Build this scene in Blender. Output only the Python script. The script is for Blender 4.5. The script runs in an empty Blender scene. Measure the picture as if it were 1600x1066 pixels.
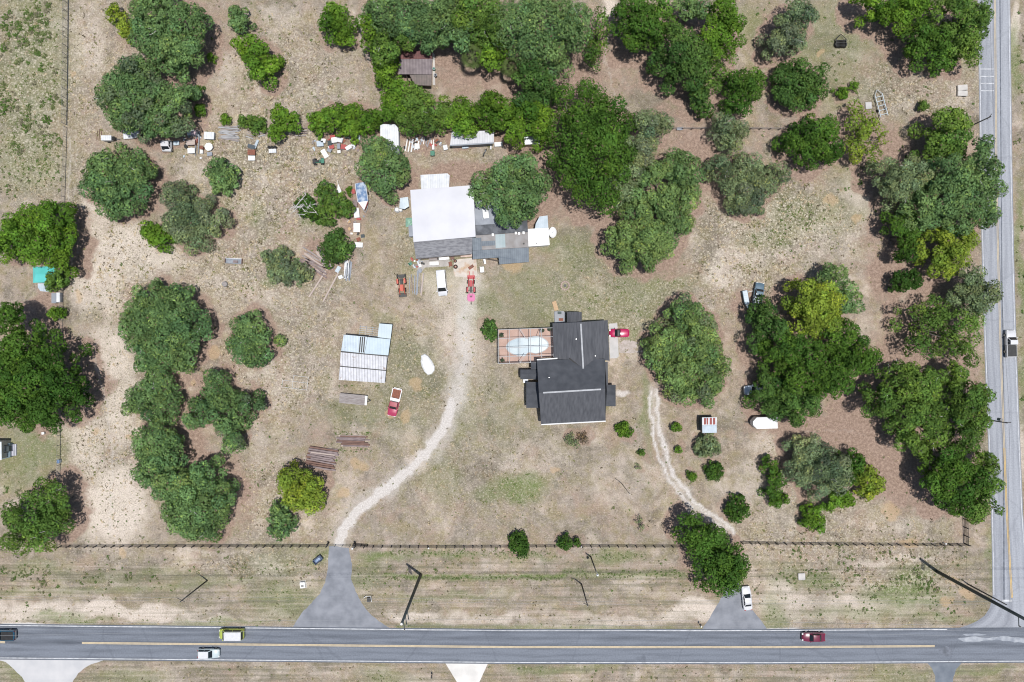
import bpy, bmesh, math, random
import numpy as np
from mathutils import Vector, Matrix

# ------------------------------------------------------------------ camera, sky, sun
S = bpy.context.scene
COL = S.collection
PXM = 0.13                 # metres of ground per photograph pixel
H = 138.67                 # drone height
cam_d = bpy.data.cameras.new('camera')
cam_d.sensor_width = 36.0
cam_d.lens = 24.0
cam_d.clip_start = 1.0
cam_d.clip_end = 8000.0
cam = bpy.data.objects.new('camera', cam_d)
COL.objects.link(cam)
cam.location = (0, 0, H)
S.camera = cam
SUNDIR = Vector((-0.117, 0.088, -1.0))
W = bpy.data.worlds.new('World')
S.world = W
W.use_nodes = True
wn = W.node_tree
bg = wn.nodes['Background']
sky = wn.nodes.new('ShaderNodeTexSky')
sky.sky_type = 'NISHITA'
sky.sun_disc = False
sky.sun_elevation = math.radians(81.7)
sky.sun_rotation = math.radians(127)
wn.links.new(sky.outputs[0], bg.inputs[0])
bg.inputs[1].default_value = 0.085
sun_d = bpy.data.lights.new('sun', 'SUN')
sun_d.energy = 4.2
sun_d.angle = math.radians(0.53)
sun_d.color = (1.0, 0.975, 0.935)
sun = bpy.data.objects.new('sun', sun_d)
COL.objects.link(sun)
sun.rotation_euler = SUNDIR.to_track_quat('-Z', 'Y').to_euler()
sun.location = (20, -15, 150)
S.view_settings.view_transform = 'Standard'
S.view_settings.look = 'None'
S.view_settings.exposure = 0.0
S.view_settings.gamma = 1.0
S.cycles.filter_width = 1.1
S.cycles.max_bounces = 6
S.cycles.transparent_max_bounces = 8

rng = np.random.default_rng(7)
R = math.radians

# ------------------------------------------------------------------ coordinates
def g(px, py, z=0.0):
    """point seen at photograph pixel (px, py) when it stands z metres above ground"""
    k = PXM * (H - z) / H
    return Vector(((px - 800) * k, (533 - py) * k, z))

# ------------------------------------------------------------------ object helpers
def tag(o, label=None, cat=None, group=None, kind=None):
    if label: o['label'] = label
    if cat: o['category'] = cat
    if group: o['group'] = group
    if kind: o['kind'] = kind
    return o

def thing(name, label, cat, loc=(0, 0, 0), rz=0.0, group=None):
    o = bpy.data.objects.new(name, None)
    o.empty_display_size = 0.3
    COL.objects.link(o)
    o.location = loc
    o.rotation_euler = (0, 0, R(rz))
    return tag(o, label, cat, group)

class MB:
    def __init__(s):
        s.v = []; s.f = []
    def add(s, pts, faces):
        b = len(s.v)
        s.v += [tuple(p) for p in pts]
        s.f += [tuple(b + i for i in f) for f in faces]
        return s
    def poly(s, pts):
        return s.add(pts, [tuple(range(len(pts)))])
    def slab(s, pts, t):
        """sheet of thickness t below the (sloping) polygon pts, given counter-clockwise from above"""
        n = len(pts)
        top = [tuple(p) for p in pts]
        bot = [(p[0], p[1], p[2] - t) for p in pts]
        fs = [tuple(range(n)), tuple(range(2 * n - 1, n - 1, -1))]
        fs += [(i, n + i, n + (i + 1) % n, (i + 1) % n) for i in range(n)]
        return s.add(top + bot, fs)
    def prism(s, pts, z0, z1):
        return s.slab([(p[0], p[1], z1) for p in pts], z1 - z0)
    def walls(s, pts, ztops):
        """vertical walls under a polygon from ground to the given heights"""
        n = len(pts)
        bot = [(p[0], p[1], -0.05) for p in pts]
        top = [(p[0], p[1], z) for p, z in zip(pts, ztops)]
        return s.add(bot + top, [(i, (i + 1) % n, n + (i + 1) % n, n + i) for i in range(n)])
    def box(s, c, d, rz=0.0, ry=0.0, rx=0.0, taper=1.0):
        x, y, z = d[0] / 2, d[1] / 2, d[2] / 2
        M = Matrix.Rotation(R(rz), 3, 'Z') @ Matrix.Rotation(R(ry), 3, 'Y') @ Matrix.Rotation(R(rx), 3, 'X')
        P = []
        for k, zz in ((1, -z), (taper, z)):
            for sx, sy in ((-1, -1), (1, -1), (1, 1), (-1, 1)):
                P.append(Vector(c) + M @ Vector((sx * x * k, sy * y * k, zz)))
        return s.add(P, [(3, 2, 1, 0), (4, 5, 6, 7), (0, 1, 5, 4), (1, 2, 6, 5), (2, 3, 7, 6), (3, 0, 4, 7)])
    def tube(s, p0, p1, r0, r1=None, n=8):
        r1 = r0 if r1 is None else r1
        p0, p1 = Vector(p0), Vector(p1)
        q = (p1 - p0).to_track_quat('Z', 'Y')
        P = []
        for p, r in ((p0, r0), (p1, r1)):
            for i in range(n):
                a = 2 * math.pi * i / n
                P.append(p + q @ Vector((r * math.cos(a), r * math.sin(a), 0)))
        fs = [(i, (i + 1) % n, n + (i + 1) % n, n + i) for i in range(n)]
        fs += [tuple(range(n - 1, -1, -1)), tuple(range(n, 2 * n))]
        return s.add(P, fs)
    def path(s, pts, rs, n=6):
        pts = [Vector(p) for p in pts]
        rings = []
        for k, p in enumerate(pts):
            d = pts[min(k + 1, len(pts) - 1)] - pts[max(k - 1, 0)]
            q = d.to_track_quat('Z', 'Y')
            rr = rs[k] if isinstance(rs, (list, tuple)) else rs
            rings.append([p + q @ Vector((rr * math.cos(2 * math.pi * i / n), rr * math.sin(2 * math.pi * i / n), 0)) for i in range(n)])
        return s.loft(rings)
    def loft(s, rings, cap=True):
        n = len(rings[0]); P = [p for r in rings for p in r]
        fs = []
        for k in range(len(rings) - 1):
            for i in range(n):
                fs.append((k * n + i, k * n + (i + 1) % n, (k + 1) * n + (i + 1) % n, (k + 1) * n + i))
        if cap:
            fs.append(tuple(range(n - 1, -1, -1)))
            fs.append(tuple(range((len(rings) - 1) * n, len(rings) * n)))
        return s.add(P, fs)
    def ring(s, c, r0, r1, z0, z1, n=16):
        P = []
        for r, z in ((r0, z0), (r1, z0), (r1, z1), (r0, z1)):
            P += [(c[0] + r * math.cos(2 * math.pi * i / n), c[1] + r * math.sin(2 * math.pi * i / n), z) for i in range(n)]
        fs = []
        for k in range(4):
            a, b = k * n, ((k + 1) % 4) * n
            fs += [(a + i, a + (i + 1) % n, b + (i + 1) % n, b + i) for i in range(n)]
        return s.add(P, fs)
    def build(s, name, mat, parent=None, smooth=False, bevel=0.0, origin=None):
        me = bpy.data.meshes.new(name)
        vs = s.v
        if origin is not None:
            vs = [(v[0] - origin[0], v[1] - origin[1], v[2] - origin[2]) for v in vs]
        me.from_pydata(vs, [], s.f)
        bm = bmesh.new(); bm.from_mesh(me)
        bmesh.ops.recalc_face_normals(bm, faces=bm.faces)
        if bevel > 0:
            es = [e for e in bm.edges if len(e.link_faces) == 2 and e.calc_face_angle(0) > 0.5]
            if es:
                bmesh.ops.bevel(bm, geom=es, offset=bevel, segments=2, affect='EDGES', clamp_overlap=True)
        bm.to_mesh(me); bm.free()
        me.materials.append(mat)
        if smooth:
            for p in me.polygons: p.use_smooth = True
        o = bpy.data.objects.new(name, me)
        COL.objects.link(o)
        if origin is not None: o.location = origin
        if parent is not None: o.parent = parent
        return o

# ------------------------------------------------------------------ materials
MATS = {}
def new_mat(name):
    m = bpy.data.materials.new(name); m.use_nodes = True
    nt = m.node_tree
    return m, nt, nt.nodes['Principled BSDF']

def pmat(name, c1, c2=None, scale=1.5, rough=0.6, metal=0.0, bump=0.0, stretch=(1, 1, 1), stripe=None, coat=0.0, detail=6, lo=0.35, hi=0.65, rust=None):
    """procedural paint / wood / metal: noise between two colours, optional ribs (stripe = (axis, spacing, depth)) and rust"""
    if name in MATS: return MATS[name]
    m, nt, b = new_mat(name)
    c2 = c2 or tuple(x * 0.8 for x in c1)
    tc = nt.nodes.new('ShaderNodeTexCoord')
    mp = nt.nodes.new('ShaderNodeMapping'); mp.inputs['Scale'].default_value = stretch
    nt.links.new(tc.outputs['Object'], mp.inputs['Vector'])
    nz = nt.nodes.new('ShaderNodeTexNoise'); nz.inputs['Scale'].default_value = scale; nz.inputs['Detail'].default_value = detail
    nt.links.new(mp.outputs[0], nz.inputs['Vector'])
    rp = nt.nodes.new('ShaderNodeValToRGB')
    rp.color_ramp.elements[0].position = lo; rp.color_ramp.elements[1].position = hi
    rp.color_ramp.elements[0].color = (*c1, 1); rp.color_ramp.elements[1].color = (*c2, 1)
    nt.links.new(nz.outputs['Fac'], rp.inputs['Fac'])
    out = rp.outputs['Color']
    if rust:
        n2 = nt.nodes.new('ShaderNodeTexNoise'); n2.inputs['Scale'].default_value = rust[1]; n2.inputs['Detail'].default_value = 8
        nt.links.new(mp.outputs[0], n2.inputs['Vector'])
        r2 = nt.nodes.new('ShaderNodeValToRGB')
        r2.color_ramp.elements[0].position = rust[2]; r2.color_ramp.elements[1].position = rust[2] + 0.12
        nt.links.new(n2.outputs['Fac'], r2.inputs['Fac'])
        mx = nt.nodes.new('ShaderNodeMix'); mx.data_type = 'RGBA'
        nt.links.new(r2.outputs['Color'], mx.inputs['Factor'])
        nt.links.new(out, mx.inputs['A']); mx.inputs['B'].default_value = (*rust[0], 1)
        out = mx.outputs['Result']
    h = nz.outputs['Fac']
    if stripe:
        wv = nt.nodes.new('ShaderNodeTexWave'); wv.bands_direction = stripe[0]
        wv.inputs['Scale'].default_value = 0.314 / stripe[1]; wv.inputs['Distortion'].default_value = 0.15
        nt.links.new(tc.outputs['Object'], wv.inputs['Vector'])
        rr = nt.nodes.new('ShaderNodeValToRGB')
        rr.color_ramp.elements[0].position = 0.0; rr.color_ramp.elements[1].position = 0.35
        k = 1 - stripe[2]
        rr.color_ramp.elements[0].color = (k, k, k, 1); rr.color_ramp.elements[1].color = (1, 1, 1, 1)
        nt.links.new(wv.outputs['Fac'], rr.inputs['Fac'])
        mm = nt.nodes.new('ShaderNodeMix'); mm.data_type = 'RGBA'; mm.blend_type = 'MULTIPLY'; mm.inputs['Factor'].default_value = 1
        nt.links.new(out, mm.inputs['A']); nt.links.new(rr.outputs['Color'], mm.inputs['B'])
        out = mm.outputs['Result']
        h = wv.outputs['Fac']
    nt.links.new(out, b.inputs['Base Color'])
    b.inputs['Roughness'].default_value = rough
    b.inputs['Metallic'].default_value = metal
    if coat: b.inputs['Coat Weight'].default_value = coat
    if bump:
        bp = nt.nodes.new('ShaderNodeBump'); bp.inputs['Strength'].default_value = bump; bp.inputs['Distance'].default_value = 0.05
        nt.links.new(h, bp.inputs['Height']); nt.links.new(bp.outputs['Normal'], b.inputs['Normal'])
    MATS[name] = m
    return m

def paint(name, c, rough=0.3, var=0.9):
    return pmat('paint_' + name, c, tuple(x * var for x in c), scale=2.0, rough=rough, coat=0.3)

M_GLASS = pmat('tinted_glass', (0.012, 0.016, 0.02), (0.02, 0.025, 0.03), rough=0.08)
M_TYRE = pmat('tyre_rubber', (0.015, 0.015, 0.015), (0.03, 0.03, 0.03), rough=0.85)
M_RIM = pmat('wheel_metal', (0.45, 0.45, 0.46), (0.35, 0.35, 0.36), rough=0.35, metal=0.8)
M_LAMP = pmat('lamp_lens', (0.75, 0.75, 0.72), (0.6, 0.6, 0.6), rough=0.1)
M_TAIL = pmat('tail_lens', (0.35, 0.01, 0.01), (0.25, 0.01, 0.01), rough=0.15)
M_BLACK = pmat('black_plastic', (0.012, 0.012, 0.013), (0.025, 0.025, 0.025), rough=0.5)
M_WHITE = pmat('white_paint', (0.78, 0.78, 0.78), (0.68, 0.68, 0.67), rough=0.45)
M_WHITEMETAL = pmat('white_sheet', (0.72, 0.73, 0.75), (0.58, 0.6, 0.63), scale=0.8, rough=0.4, stripe=('X', 0.45, 0.12), bump=0.2)
M_GREYMETAL = pmat('grey_steel', (0.3, 0.32, 0.35), (0.2, 0.22, 0.25), rough=0.45, metal=0.4)
M_DARKSTEEL = pmat('dark_weathered_steel', (0.03, 0.045, 0.05), (0.05, 0.065, 0.07), rough=0.6)
M_WOODGREY = pmat('weathered_grey_wood', (0.36, 0.33, 0.32), (0.2, 0.17, 0.16), scale=3, stretch=(0.3, 4, 4), rough=0.9)
M_WOODBROWN = pmat('brown_wood', (0.22, 0.13, 0.1), (0.13, 0.08, 0.07), scale=3, stretch=(0.3, 4, 4), rough=0.9)
M_WOODPALE = pmat('pale_wood', (0.55, 0.38, 0.22), (0.42, 0.28, 0.17), scale=3, stretch=(3, 0.4, 3), rough=0.8)
M_BLACKWOOD = pmat('black_stained_boards', (0.02, 0.02, 0.02), (0.045, 0.04, 0.038), scale=3, rough=0.8)
M_BARK = pmat('grey_bark', (0.2, 0.18, 0.16), (0.1, 0.085, 0.075), scale=5, rough=0.95, bump=0.4)
M_DEADWOOD = pmat('bleached_dead_wood', (0.6, 0.58, 0.56), (0.42, 0.4, 0.39), scale=4, rough=0.9)
M_RUST = pmat('rusty_metal', (0.28, 0.1, 0.06), (0.16, 0.07, 0.05), scale=4, rough=0.85)
M_REDJUNK = pmat('faded_red_plastic', (0.45, 0.08, 0.07), (0.3, 0.06, 0.06), scale=3, rough=0.6)
M_CONCRETE = pmat('concrete', (0.56, 0.53, 0.5), (0.44, 0.42, 0.4), scale=1.0, rough=0.9)
M_GREEN = pmat('green_plastic', (0.05, 0.2, 0.13), (0.03, 0.14, 0.1), rough=0.5)
M_BLUE = pmat('blue_tarp', (0.12, 0.2, 0.35), (0.4, 0.46, 0.55), scale=1.6, rough=0.6, lo=0.42, hi=0.62)
M_PALEBLUE = pmat('pale_blue_sheet', (0.5, 0.57, 0.63), (0.4, 0.47, 0.53), scale=1.0, rough=0.45, stripe=('X', 0.4, 0.1))
M_GRAVESTONE = pmat('grey_stone', (0.3, 0.29, 0.28), (0.2, 0.19, 0.19), scale=3, rough=0.9)

# ------------------------------------------------------------------ noise in numpy
_tab = rng.random((512, 512))
def vnoise(x, y, s, seed=0):
    x = np.asarray(x, float) / s + seed * 17.31; y = np.asarray(y, float) / s + seed * 9.77
    xi = np.floor(x).astype(int); yi = np.floor(y).astype(int)
    fx = x - xi; fy = y - yi
    fx = fx * fx * (3 - 2 * fx); fy = fy * fy * (3 - 2 * fy)
    a = _tab[xi % 512, yi % 512]; b = _tab[(xi + 1) % 512, yi % 512]
    c = _tab[xi % 512, (yi + 1) % 512]; d = _tab[(xi + 1) % 512, (yi + 1) % 512]
    return (a * (1 - fx) + b * fx) * (1 - fy) + (c * (1 - fx) + d * fx) * fy
def fbm(x, y, s, seed=0, o=4):
    t = 0; w = 0
    for k in range(o):
        t = t + vnoise(x, y, s / 2 ** k, seed + k) * 0.55 ** k; w += 0.55 ** k
    return t / w

# ------------------------------------------------------------------ trees: what stands where (pixels of the crown, metres of height)
# kind, label, height, lobes (px, py, r px), options
TREES = [
 ('oak', 'large grey-green oak at the top left edge, north of the junk row', 11, [(250,22,46),(292,38,36),(262,66,44),(226,52,26),(298,76,26),(268,92,24)], {}),
 ('bright', 'slim bright green sapling beside the top left oak', 4, [(178,20,15),(193,38,14),(200,55,10)], {}),
 ('oak', 'spreading mossy oak overhanging the white scrap at the west end of the junk row', 10, [(212,118,36),(180,150,34),(218,162,48),(256,166,44),(288,150,20),(196,182,27),(244,188,28),(228,192,18)], {'moss':.4}),
 ('oak', 'small round oak by itself at the top edge, right of the big oak', 5, [(372,28,18),(374,36,14)], {}),
 ('lime', 'bright green oak thicket alone in the dry field above the junk row', 6, [(382,72,20),(404,88,26),(416,106,22)], {}),
 ('lime', 'bright green upright clump in the dry field left of the wood', 6, [(523,22,18),(514,42,18),(534,44,18),(540,58,9)], {}),
 ('lime', 'bright shrub at the western edge of the top wood', 8, [(578,40,18),(586,66,20),(596,82,20)], {}),
 ('oak', 'blue-green oak at the northwest corner of the top wood', 12, [(600,18,32),(640,30,40),(656,44,30),(618,46,26)], {}),
 ('olive', 'olive green tree over the rusty roofed shed', 11, [(606,88,20),(604,70,18),(630,62,18)], {}),
 ('oak', 'rounded oak directly above the rusty roofed shed', 11, [(690,34,38),(714,52,28),(668,50,22),(702,14,26)], {}),
 ('olive', 'yellowish airy oak at the top middle of the wood', 12, [(744,20,38),(722,42,26),(762,46,30)], {}),
 ('oak', 'massive rounded oak at the top edge left of the sandy opening', 13, [(800,40,42),(846,32,46),(880,56,40),(836,78,38),(900,28,28),(862,92,26)], {'puff':1.35}),
 ('lime', 'bright green tree between the palm and the massive oak', 9, [(772,70,24),(766,94,18)], {}),
 ('olive', 'thin pale tree on the east flank of the massive oak', 9, [(930,34,24),(932,66,20),(924,86,12)], {'air':1}),
 ('lime', 'bright tree whose branches reach over the front of the rusty shed', 8, [(604,116,22),(620,144,24),(616,168,22)], {}),
 ('olive', 'olive hedge tree between rusty shed and white corrugated container', 8, [(650,164,32),(660,192,26),(690,176,24),(632,188,16)], {}),
 ('lime', 'bushy green tree at the middle of the hedge, left of the white mossy roof', 7, [(712,178,24),(738,180,22),(722,202,18)], {}),
 ('lime', 'bright green canopy behind the white mossy roof', 9, [(766,170,24),(790,176,24),(776,190,16)], {}),
 ('mid', 'feathery deep green tree left of the biggest dark oak', 10, [(826,124,26),(846,146,28),(826,162,20)], {}),
 ('lime', 'bright hedge tree right of the white mossy roof', 9, [(824,184,26),(806,206,20),(846,190,24),(848,212,16)], {}),
 ('dark', 'biggest dark green rounded oak, right of the barn tree', 15, [(914,164,42),(952,190,40),(900,210,42),(938,236,48),(900,256,38),(960,250,32),(922,288,34),(944,302,24)], {'puff':1.5}),
 ('sage', 'grey-green loose tree against the east side of the biggest dark oak', 10, [(1008,204,30),(1032,200,20),(1000,236,32),(978,274,28),(972,300,22)], {'moss':.3}),
 ('pale', 'wide light green oak filling the gap between the barn and the east field', 10, [(1062,266,34),(1030,290,44),(1066,306,34),(1010,336,46),(1054,342,34),(976,372,32),(1008,384,36),(976,396,24),(1030,376,30)], {}),
 ('oak', 'oak with bare grey limbs leaning over the barn roof', 10, [(816,266,28),(786,276,28),(836,282,24),(748,290,18),(806,306,34),(774,312,24),(834,312,20),(794,344,18)], {'limbs':14}),
 ('oak', 'round oak beside the north end of the covered boat', 8, [(590,238,26),(580,262,22),(614,258,26),(624,276,18),(604,292,20)], {}),
 ('lime', 'long bright green thicket above the middle junk heap', 5, [(500,190,20),(524,186,24),(550,184,25),(578,190,20),(548,202,16)], {}),
 ('lime', 'bright green shrub between two grey lumber heaps', 5, [(440,184,22),(452,194,16),(428,210,14)], {}),
 ('olive', 'low shrub behind the grey board heap', 3, [(382,190,12),(400,194,14)], {}),
 ('lime', 'very small bush north of the grey board heap', 2, [(352,186,9)], {}),
 ('oak', 'dark green small oak south of the grey board heap', 5, [(338,266,20),(356,274,18),(344,286,18)], {}),
 ('oak', 'broad green oak west of the sage thicket, below the junk row', 7, [(170,262,36),(206,264,30),(156,288,30),(190,298,38),(222,280,22),(176,326,20)], {'bri':.2}),
 ('sage', 'silvery sage oak thicket in the left field', 6, [(276,308,26),(292,336,32),(316,322,20),(298,364,26),(334,346,22),(270,352,18)], {'moss':.5}),
 ('lime', 'small green bush touching the silvery sage thicket', 4, [(234,362,18),(252,372,20)], {}),
 ('lime', 'yellow-green tree at the left edge above the teal shed', 9, [(80,344,32),(34,356,32),(60,378,34),(94,376,22),(12,384,28),(92,408,18)], {}),
 ('olive', 'bush hugging the southeast corner of the teal shed', 4, [(88,434,14),(82,446,12),(96,422,10)], {}),
 ('lime', 'lone small bush on the wire fence below the teal shed', 2.5, [(86,490,11),(94,488,8)], {}),
 ('dark', 'huge dark oak at the left edge overhanging the wire fence', 13, [(18,500,30),(34,548,40),(84,566,32),(50,600,52),(104,602,30),(20,636,42),(78,634,38),(4,580,40)], {}),
 ('olive', 'olive domed tree at the lower left corner beside the black fence', 9, [(76,778,32),(42,806,34),(84,812,28),(28,836,28),(66,838,24)], {'puff':1.3}),
 ('oak', 'largest round grey-green oak in the left field', 8, [(240,476,38),(272,480,36),(300,508,30),(222,508,40),(262,520,46),(238,552,36),(280,550,32),(240,572,20)], {'bri':.1}),
 ('oak', 'round oak standing alone right of the largest left field oak', 6, [(390,514,28),(376,538,24),(406,538,26),(392,556,22)], {'bri':.1}),
 ('oak', 'ragged oak directly below the largest left field oak', 6, [(246,604,28),(222,624,22),(260,632,24),(240,648,18),(204,634,12)], {'moss':.2}),
 ('oak', 'open branched oak with a notched outline in the left field', 6, [(336,596,22),(318,640,26),(350,626,24),(388,632,22),(356,664,24),(366,690,12),(304,654,16)], {'moss':.2}),
 ('oak', 'northern half of the two-lobed oak above the black fence', 8, [(240,692,36),(262,712,34),(242,732,34),(266,752,30)], {'bri':.1}),
 ('oak', 'southern half of the two-lobed oak above the black fence', 8, [(322,744,30),(288,766,36),(336,780,34),(306,806,40),(276,800,28),(324,824,26)], {'bri':.1}),
 ('bright', 'yellow-green tree beside the lower timber stack', 7, [(460,748,26),(482,764,24),(456,776,22),(478,788,18)], {}),
 ('oak', 'small dense oak near the black fence, left of the gate', 5, [(436,808,22),(440,826,20)], {'bri':.2}),
 ('olive', 'bright shrub beside the small white sailboat', 5, [(510,306,20),(524,318,20),(508,334,18),(538,326,14)], {}),
 ('dark', 'dark shrub topped by bleached dead branches', 4, [(478,322,18),(490,332,14)], {'dead':12}),
 ('mid', 'rounded deep green shrub beside the scrap boards', 5, [(524,378,20),(518,394,20),(534,394,16)], {}),
 ('sage', 'tangled sage shrub at the west end of the scrap boards', 4, [(438,408,22),(430,424,18),(456,428,20),(474,424,13),(418,402,12)], {'moss':.4}),
 ('mid', 'round bush at the west corner of the pool cage', 2.5, [(764,512,13),(766,522,11)], {}),
 ('pale', 'big pale green oak between the house and the east drive', 8, [(1072,492,30),(1096,510,30),(1042,540,34),(1088,544,42),(1116,574,26),(1060,570,38),(1098,598,36),(1070,606,28),(1030,560,20)], {'bri':.3, 'moss':.2}),
 ('lime', 'round shrub off the southeast corner of the house', 2.5, [(974,672,13),(980,676,10)], {}),
 ('sage', 'pale straggly shrub in front of the house', 2, [(890,688,9),(898,694,8),(893,682,6)], {'air':1}),
 ('brown', 'brownish dying shrub in front of the house', 2, [(912,688,9),(910,680,6)], {'air':1}),
 ('sage', 'loose dark grey-green shrub below the striped shed', 3.5, [(1106,694,17),(1115,704,14),(1098,704,12)], {}),
 ('ball', 'tight dark ball shrub below the loose grey-green shrub', 2.6, [(1117,736,16)], {'tight':1}),
 ('ball', 'larger dark ball shrub nearest the gate of the east drive', 3.2, [(1153,795,21)], {'tight':1}),
 ('lime', 'small shrub at the east side of the sandy track, level with the striped shed', 2, [(1056,668,9)], {}),
 ('lime', 'little shrub at the east side of the track, second below the pale oak', 1.6, [(1060,703,6)], {}),
 ('lime', 'little shrub at the bend of the sandy track, left of the ball shrub', 1.8, [(1081,744,8)], {}),
 ('olive', 'tiny olive bush at the west side of the sandy track', 1.4, [(1003,708,6)], {}),
 ('sage', 'tiny grey bush at the west side of the sandy track', 1.2, [(997,730,5)], {'air':1}),
 ('dark', 'dark evergreen towering over the mouth of the east drive', 10, [(1080,832,28),(1096,846,30),(1118,868,34),(1142,876,30),(1128,894,38),(1112,842,24),(1146,898,24)], {'puff':1.2}),
 ('ball', 'round dark bush growing in the black fence, west one of the pair', 3, [(811,850,17),(814,859,14)], {'tight':1}),
 ('ball', 'round dark bush in the black fence, east one of the pair', 3, [(884,848,13),(902,848,6)], {'tight':1}),
 ('sage', 'thin leggy shrub on the lawn left of the east drive tree', 2, [(998,812,7),(1002,824,6)], {'air':1}),
 ('bright', 'brightest yellow-green tree at the north of the east grove', 10, [(1262,462,32),(1286,476,34),(1264,494,30),(1294,500,24)], {}),
 ('oak', 'dark leafy oak on the northeast side of the brightest grove tree', 8, [(1302,432,18),(1316,452,18),(1326,476,16)], {}),
 ('mid', 'grove oak overhanging the pair of old boats', 8, [(1192,490,22),(1204,512,24),(1184,536,18)], {}),
 ('dark', 'broad dark oak at the heart of the east grove', 10, [(1222,548,36),(1258,560,36),(1240,590,34),(1284,592,30)], {}),
 ('dark', 'eastern dark oak of the grove facing the road trees', 9, [(1312,524,32),(1344,556,30),(1316,568,34),(1310,598,24)], {}),
 ('mid', 'low grove oak beside the white vehicle at the grove edge', 8, [(1202,598,22),(1196,626,20),(1226,620,28),(1240,648,18),(1260,632,24),(1216,642,14)], {}),
 ('sage', 'grey-green roadside oak at the west of the northern road thicket', 9, [(1392,268,26),(1410,292,30),(1436,276,32),(1398,300,20)], {}),
 ('olive', 'olive tree at the top of the northern road thicket', 9, [(1474,196,28),(1490,222,28),(1460,232,26),(1504,198,20)], {}),
 ('oak', 'tall oak in the middle of the northern road thicket', 12, [(1480,276,38),(1466,314,38),(1510,300,36),(1440,330,30),(1500,338,34)], {}),
 ('oak', 'oak whose leaves hang over the pavement of the side road', 11, [(1528,272,28),(1540,302,20),(1532,334,24),(1524,240,22)], {}),
 ('dark', 'dark lower oak at the southwest of the northern road thicket', 8, [(1408,350,24),(1424,374,22),(1412,396,16)], {}),
 ('bright', 'yellow-green tree at the south end of the northern road thicket', 9, [(1462,386,28),(1486,400,28),(1500,376,24),(1470,420,20)], {}),
 ('ball', 'dark ball-shaped tree alone between the grove and the side road', 5, [(1408,440,16),(1424,438,17)], {'tight':1}),
 ('sage', 'dull grey-green oak leaning over the side road at mid height of the photo', 9, [(1514,440,26),(1534,462,24),(1516,478,24),(1506,458,20)], {}),
 ('olive', 'sparse olive tree at the top of the southern road thicket', 8, [(1424,490,24),(1444,512,28),(1462,488,26),(1434,540,24),(1466,530,24)], {'air':.6}),
 ('olive', 'second sparse olive tree, nearest the road edge', 8, [(1490,506,28),(1512,524,24),(1484,540,26),(1504,558,24),(1520,500,16)], {'air':.6}),
 ('olive', 'large olive oak in the middle of the southern road thicket', 11, [(1404,598,34),(1436,604,34),(1416,638,36),(1448,648,32),(1376,628,26),(1438,680,28),(1420,690,18)], {}),
 ('olive', 'olive tree close to the pole with a transformer', 9, [(1490,588,24),(1510,618,28),(1486,640,28),(1524,650,24),(1508,680,26),(1530,620,18)], {}),
 ('dark', 'dark tree at the south end of the southern road thicket', 11, [(1482,726,34),(1468,752,28),(1508,754,34),(1494,782,28)], {}),
 ('olive', 'yellowish tree right beside the side road above the fence corner', 9, [(1530,728,26),(1544,756,18),(1526,782,24),(1512,798,16)], {}),
 ('sage', 'large silvery tree in the middle of the southeast ring of shrubs', 7, [(1258,706,28),(1280,728,32),(1304,744,28),(1250,738,26),(1312,722,20),(1276,762,20)], {'moss':.5}),
 ('dark', 'dark shrub at the west end of the southeast ring', 4, [(1204,728,15),(1212,748,15),(1208,768,13)], {}),
 ('lime', 'leggy shrub at the southwest of the ring near its bare ground', 3, [(1212,782,12),(1226,780,9)], {}),
 ('lime', 'shrub at the bottom of the southeast ring', 3.5, [(1268,802,15),(1280,820,13),(1262,816,10)], {}),
 ('dark', 'dark shrub between the silvery tree and its bright neighbour', 5, [(1334,722,20),(1322,744,18)], {}),
 ('bright', 'bright yellow-green shrub at the east end of the southeast ring', 4.5, [(1352,744,20),(1366,756,18),(1354,770,16)], {}),
 ('lime', 'green shrub inside the southeast ring below the silvery tree', 3.5, [(1312,776,17),(1326,782,12),(1298,790,9)], {}),
 ('dark', 'deep green oak at the top edge right of the sandy opening', 11, [(988,22,30),(1006,44,36),(1030,22,28),(990,56,20)], {}),
 ('oak', 'small grey-green oak at the top edge between two dark ones', 8, [(1072,10,20),(1090,18,16)], {}),
 ('lime', 'bright rounded tree at the top edge, east side of the north grove', 10, [(1126,26,26),(1142,48,24),(1116,54,24),(1130,76,18)], {}),
 ('mid', 'leafy tree in the middle of the north grove', 10, [(1056,66,30),(1050,96,32),(1084,82,28),(1076,116,28)], {}),
 ('olive', 'airy olive tree at the south side of the north grove', 8, [(1106,104,26),(1126,116,22),(1100,134,22),(1138,94,18)], {'air':1}),
 ('mid', 'bright shrub at the foot of the north grove', 5, [(1090,150,18),(1100,168,14)], {}),
 ('dark', 'dark oak at the southeast foot of the north grove', 7, [(1150,128,22),(1172,142,20),(1154,158,22),(1180,122,14)], {}),
 ('sage', 'blue-grey tree by itself right of the north grove', 8, [(1236,22,24),(1222,50,24),(1258,26,20),(1240,60,22),(1214,72,16)], {'moss':.6}),
 ('mid', 'spreading bright oak southeast of the blue-grey tree', 6, [(1226,122,22),(1248,112,20),(1274,126,22),(1244,146,24),(1270,150,18),(1224,146,14)], {}),
 ('lime', 'bright tree at the top edge left of the road corner wood', 8, [(1352,10,24),(1384,20,24),(1404,32,22),(1420,8,24),(1448,6,16)], {}),
 ('dark', 'dark oak at the top right below its olive neighbour', 8, [(1436,58,26),(1462,74,28),(1432,82,18),(1476,92,18)], {}),
 ('olive', 'olive tree at the top right touching the side road', 10, [(1488,22,30),(1514,40,26),(1500,64,26),(1522,22,22),(1516,84,16)], {}),
 ('dark', 'dark oak touching the bright feathery tree in the northeast', 7, [(1258,210,24),(1284,202,26),(1272,238,28),(1302,232,20),(1236,226,16)], {}),
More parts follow.
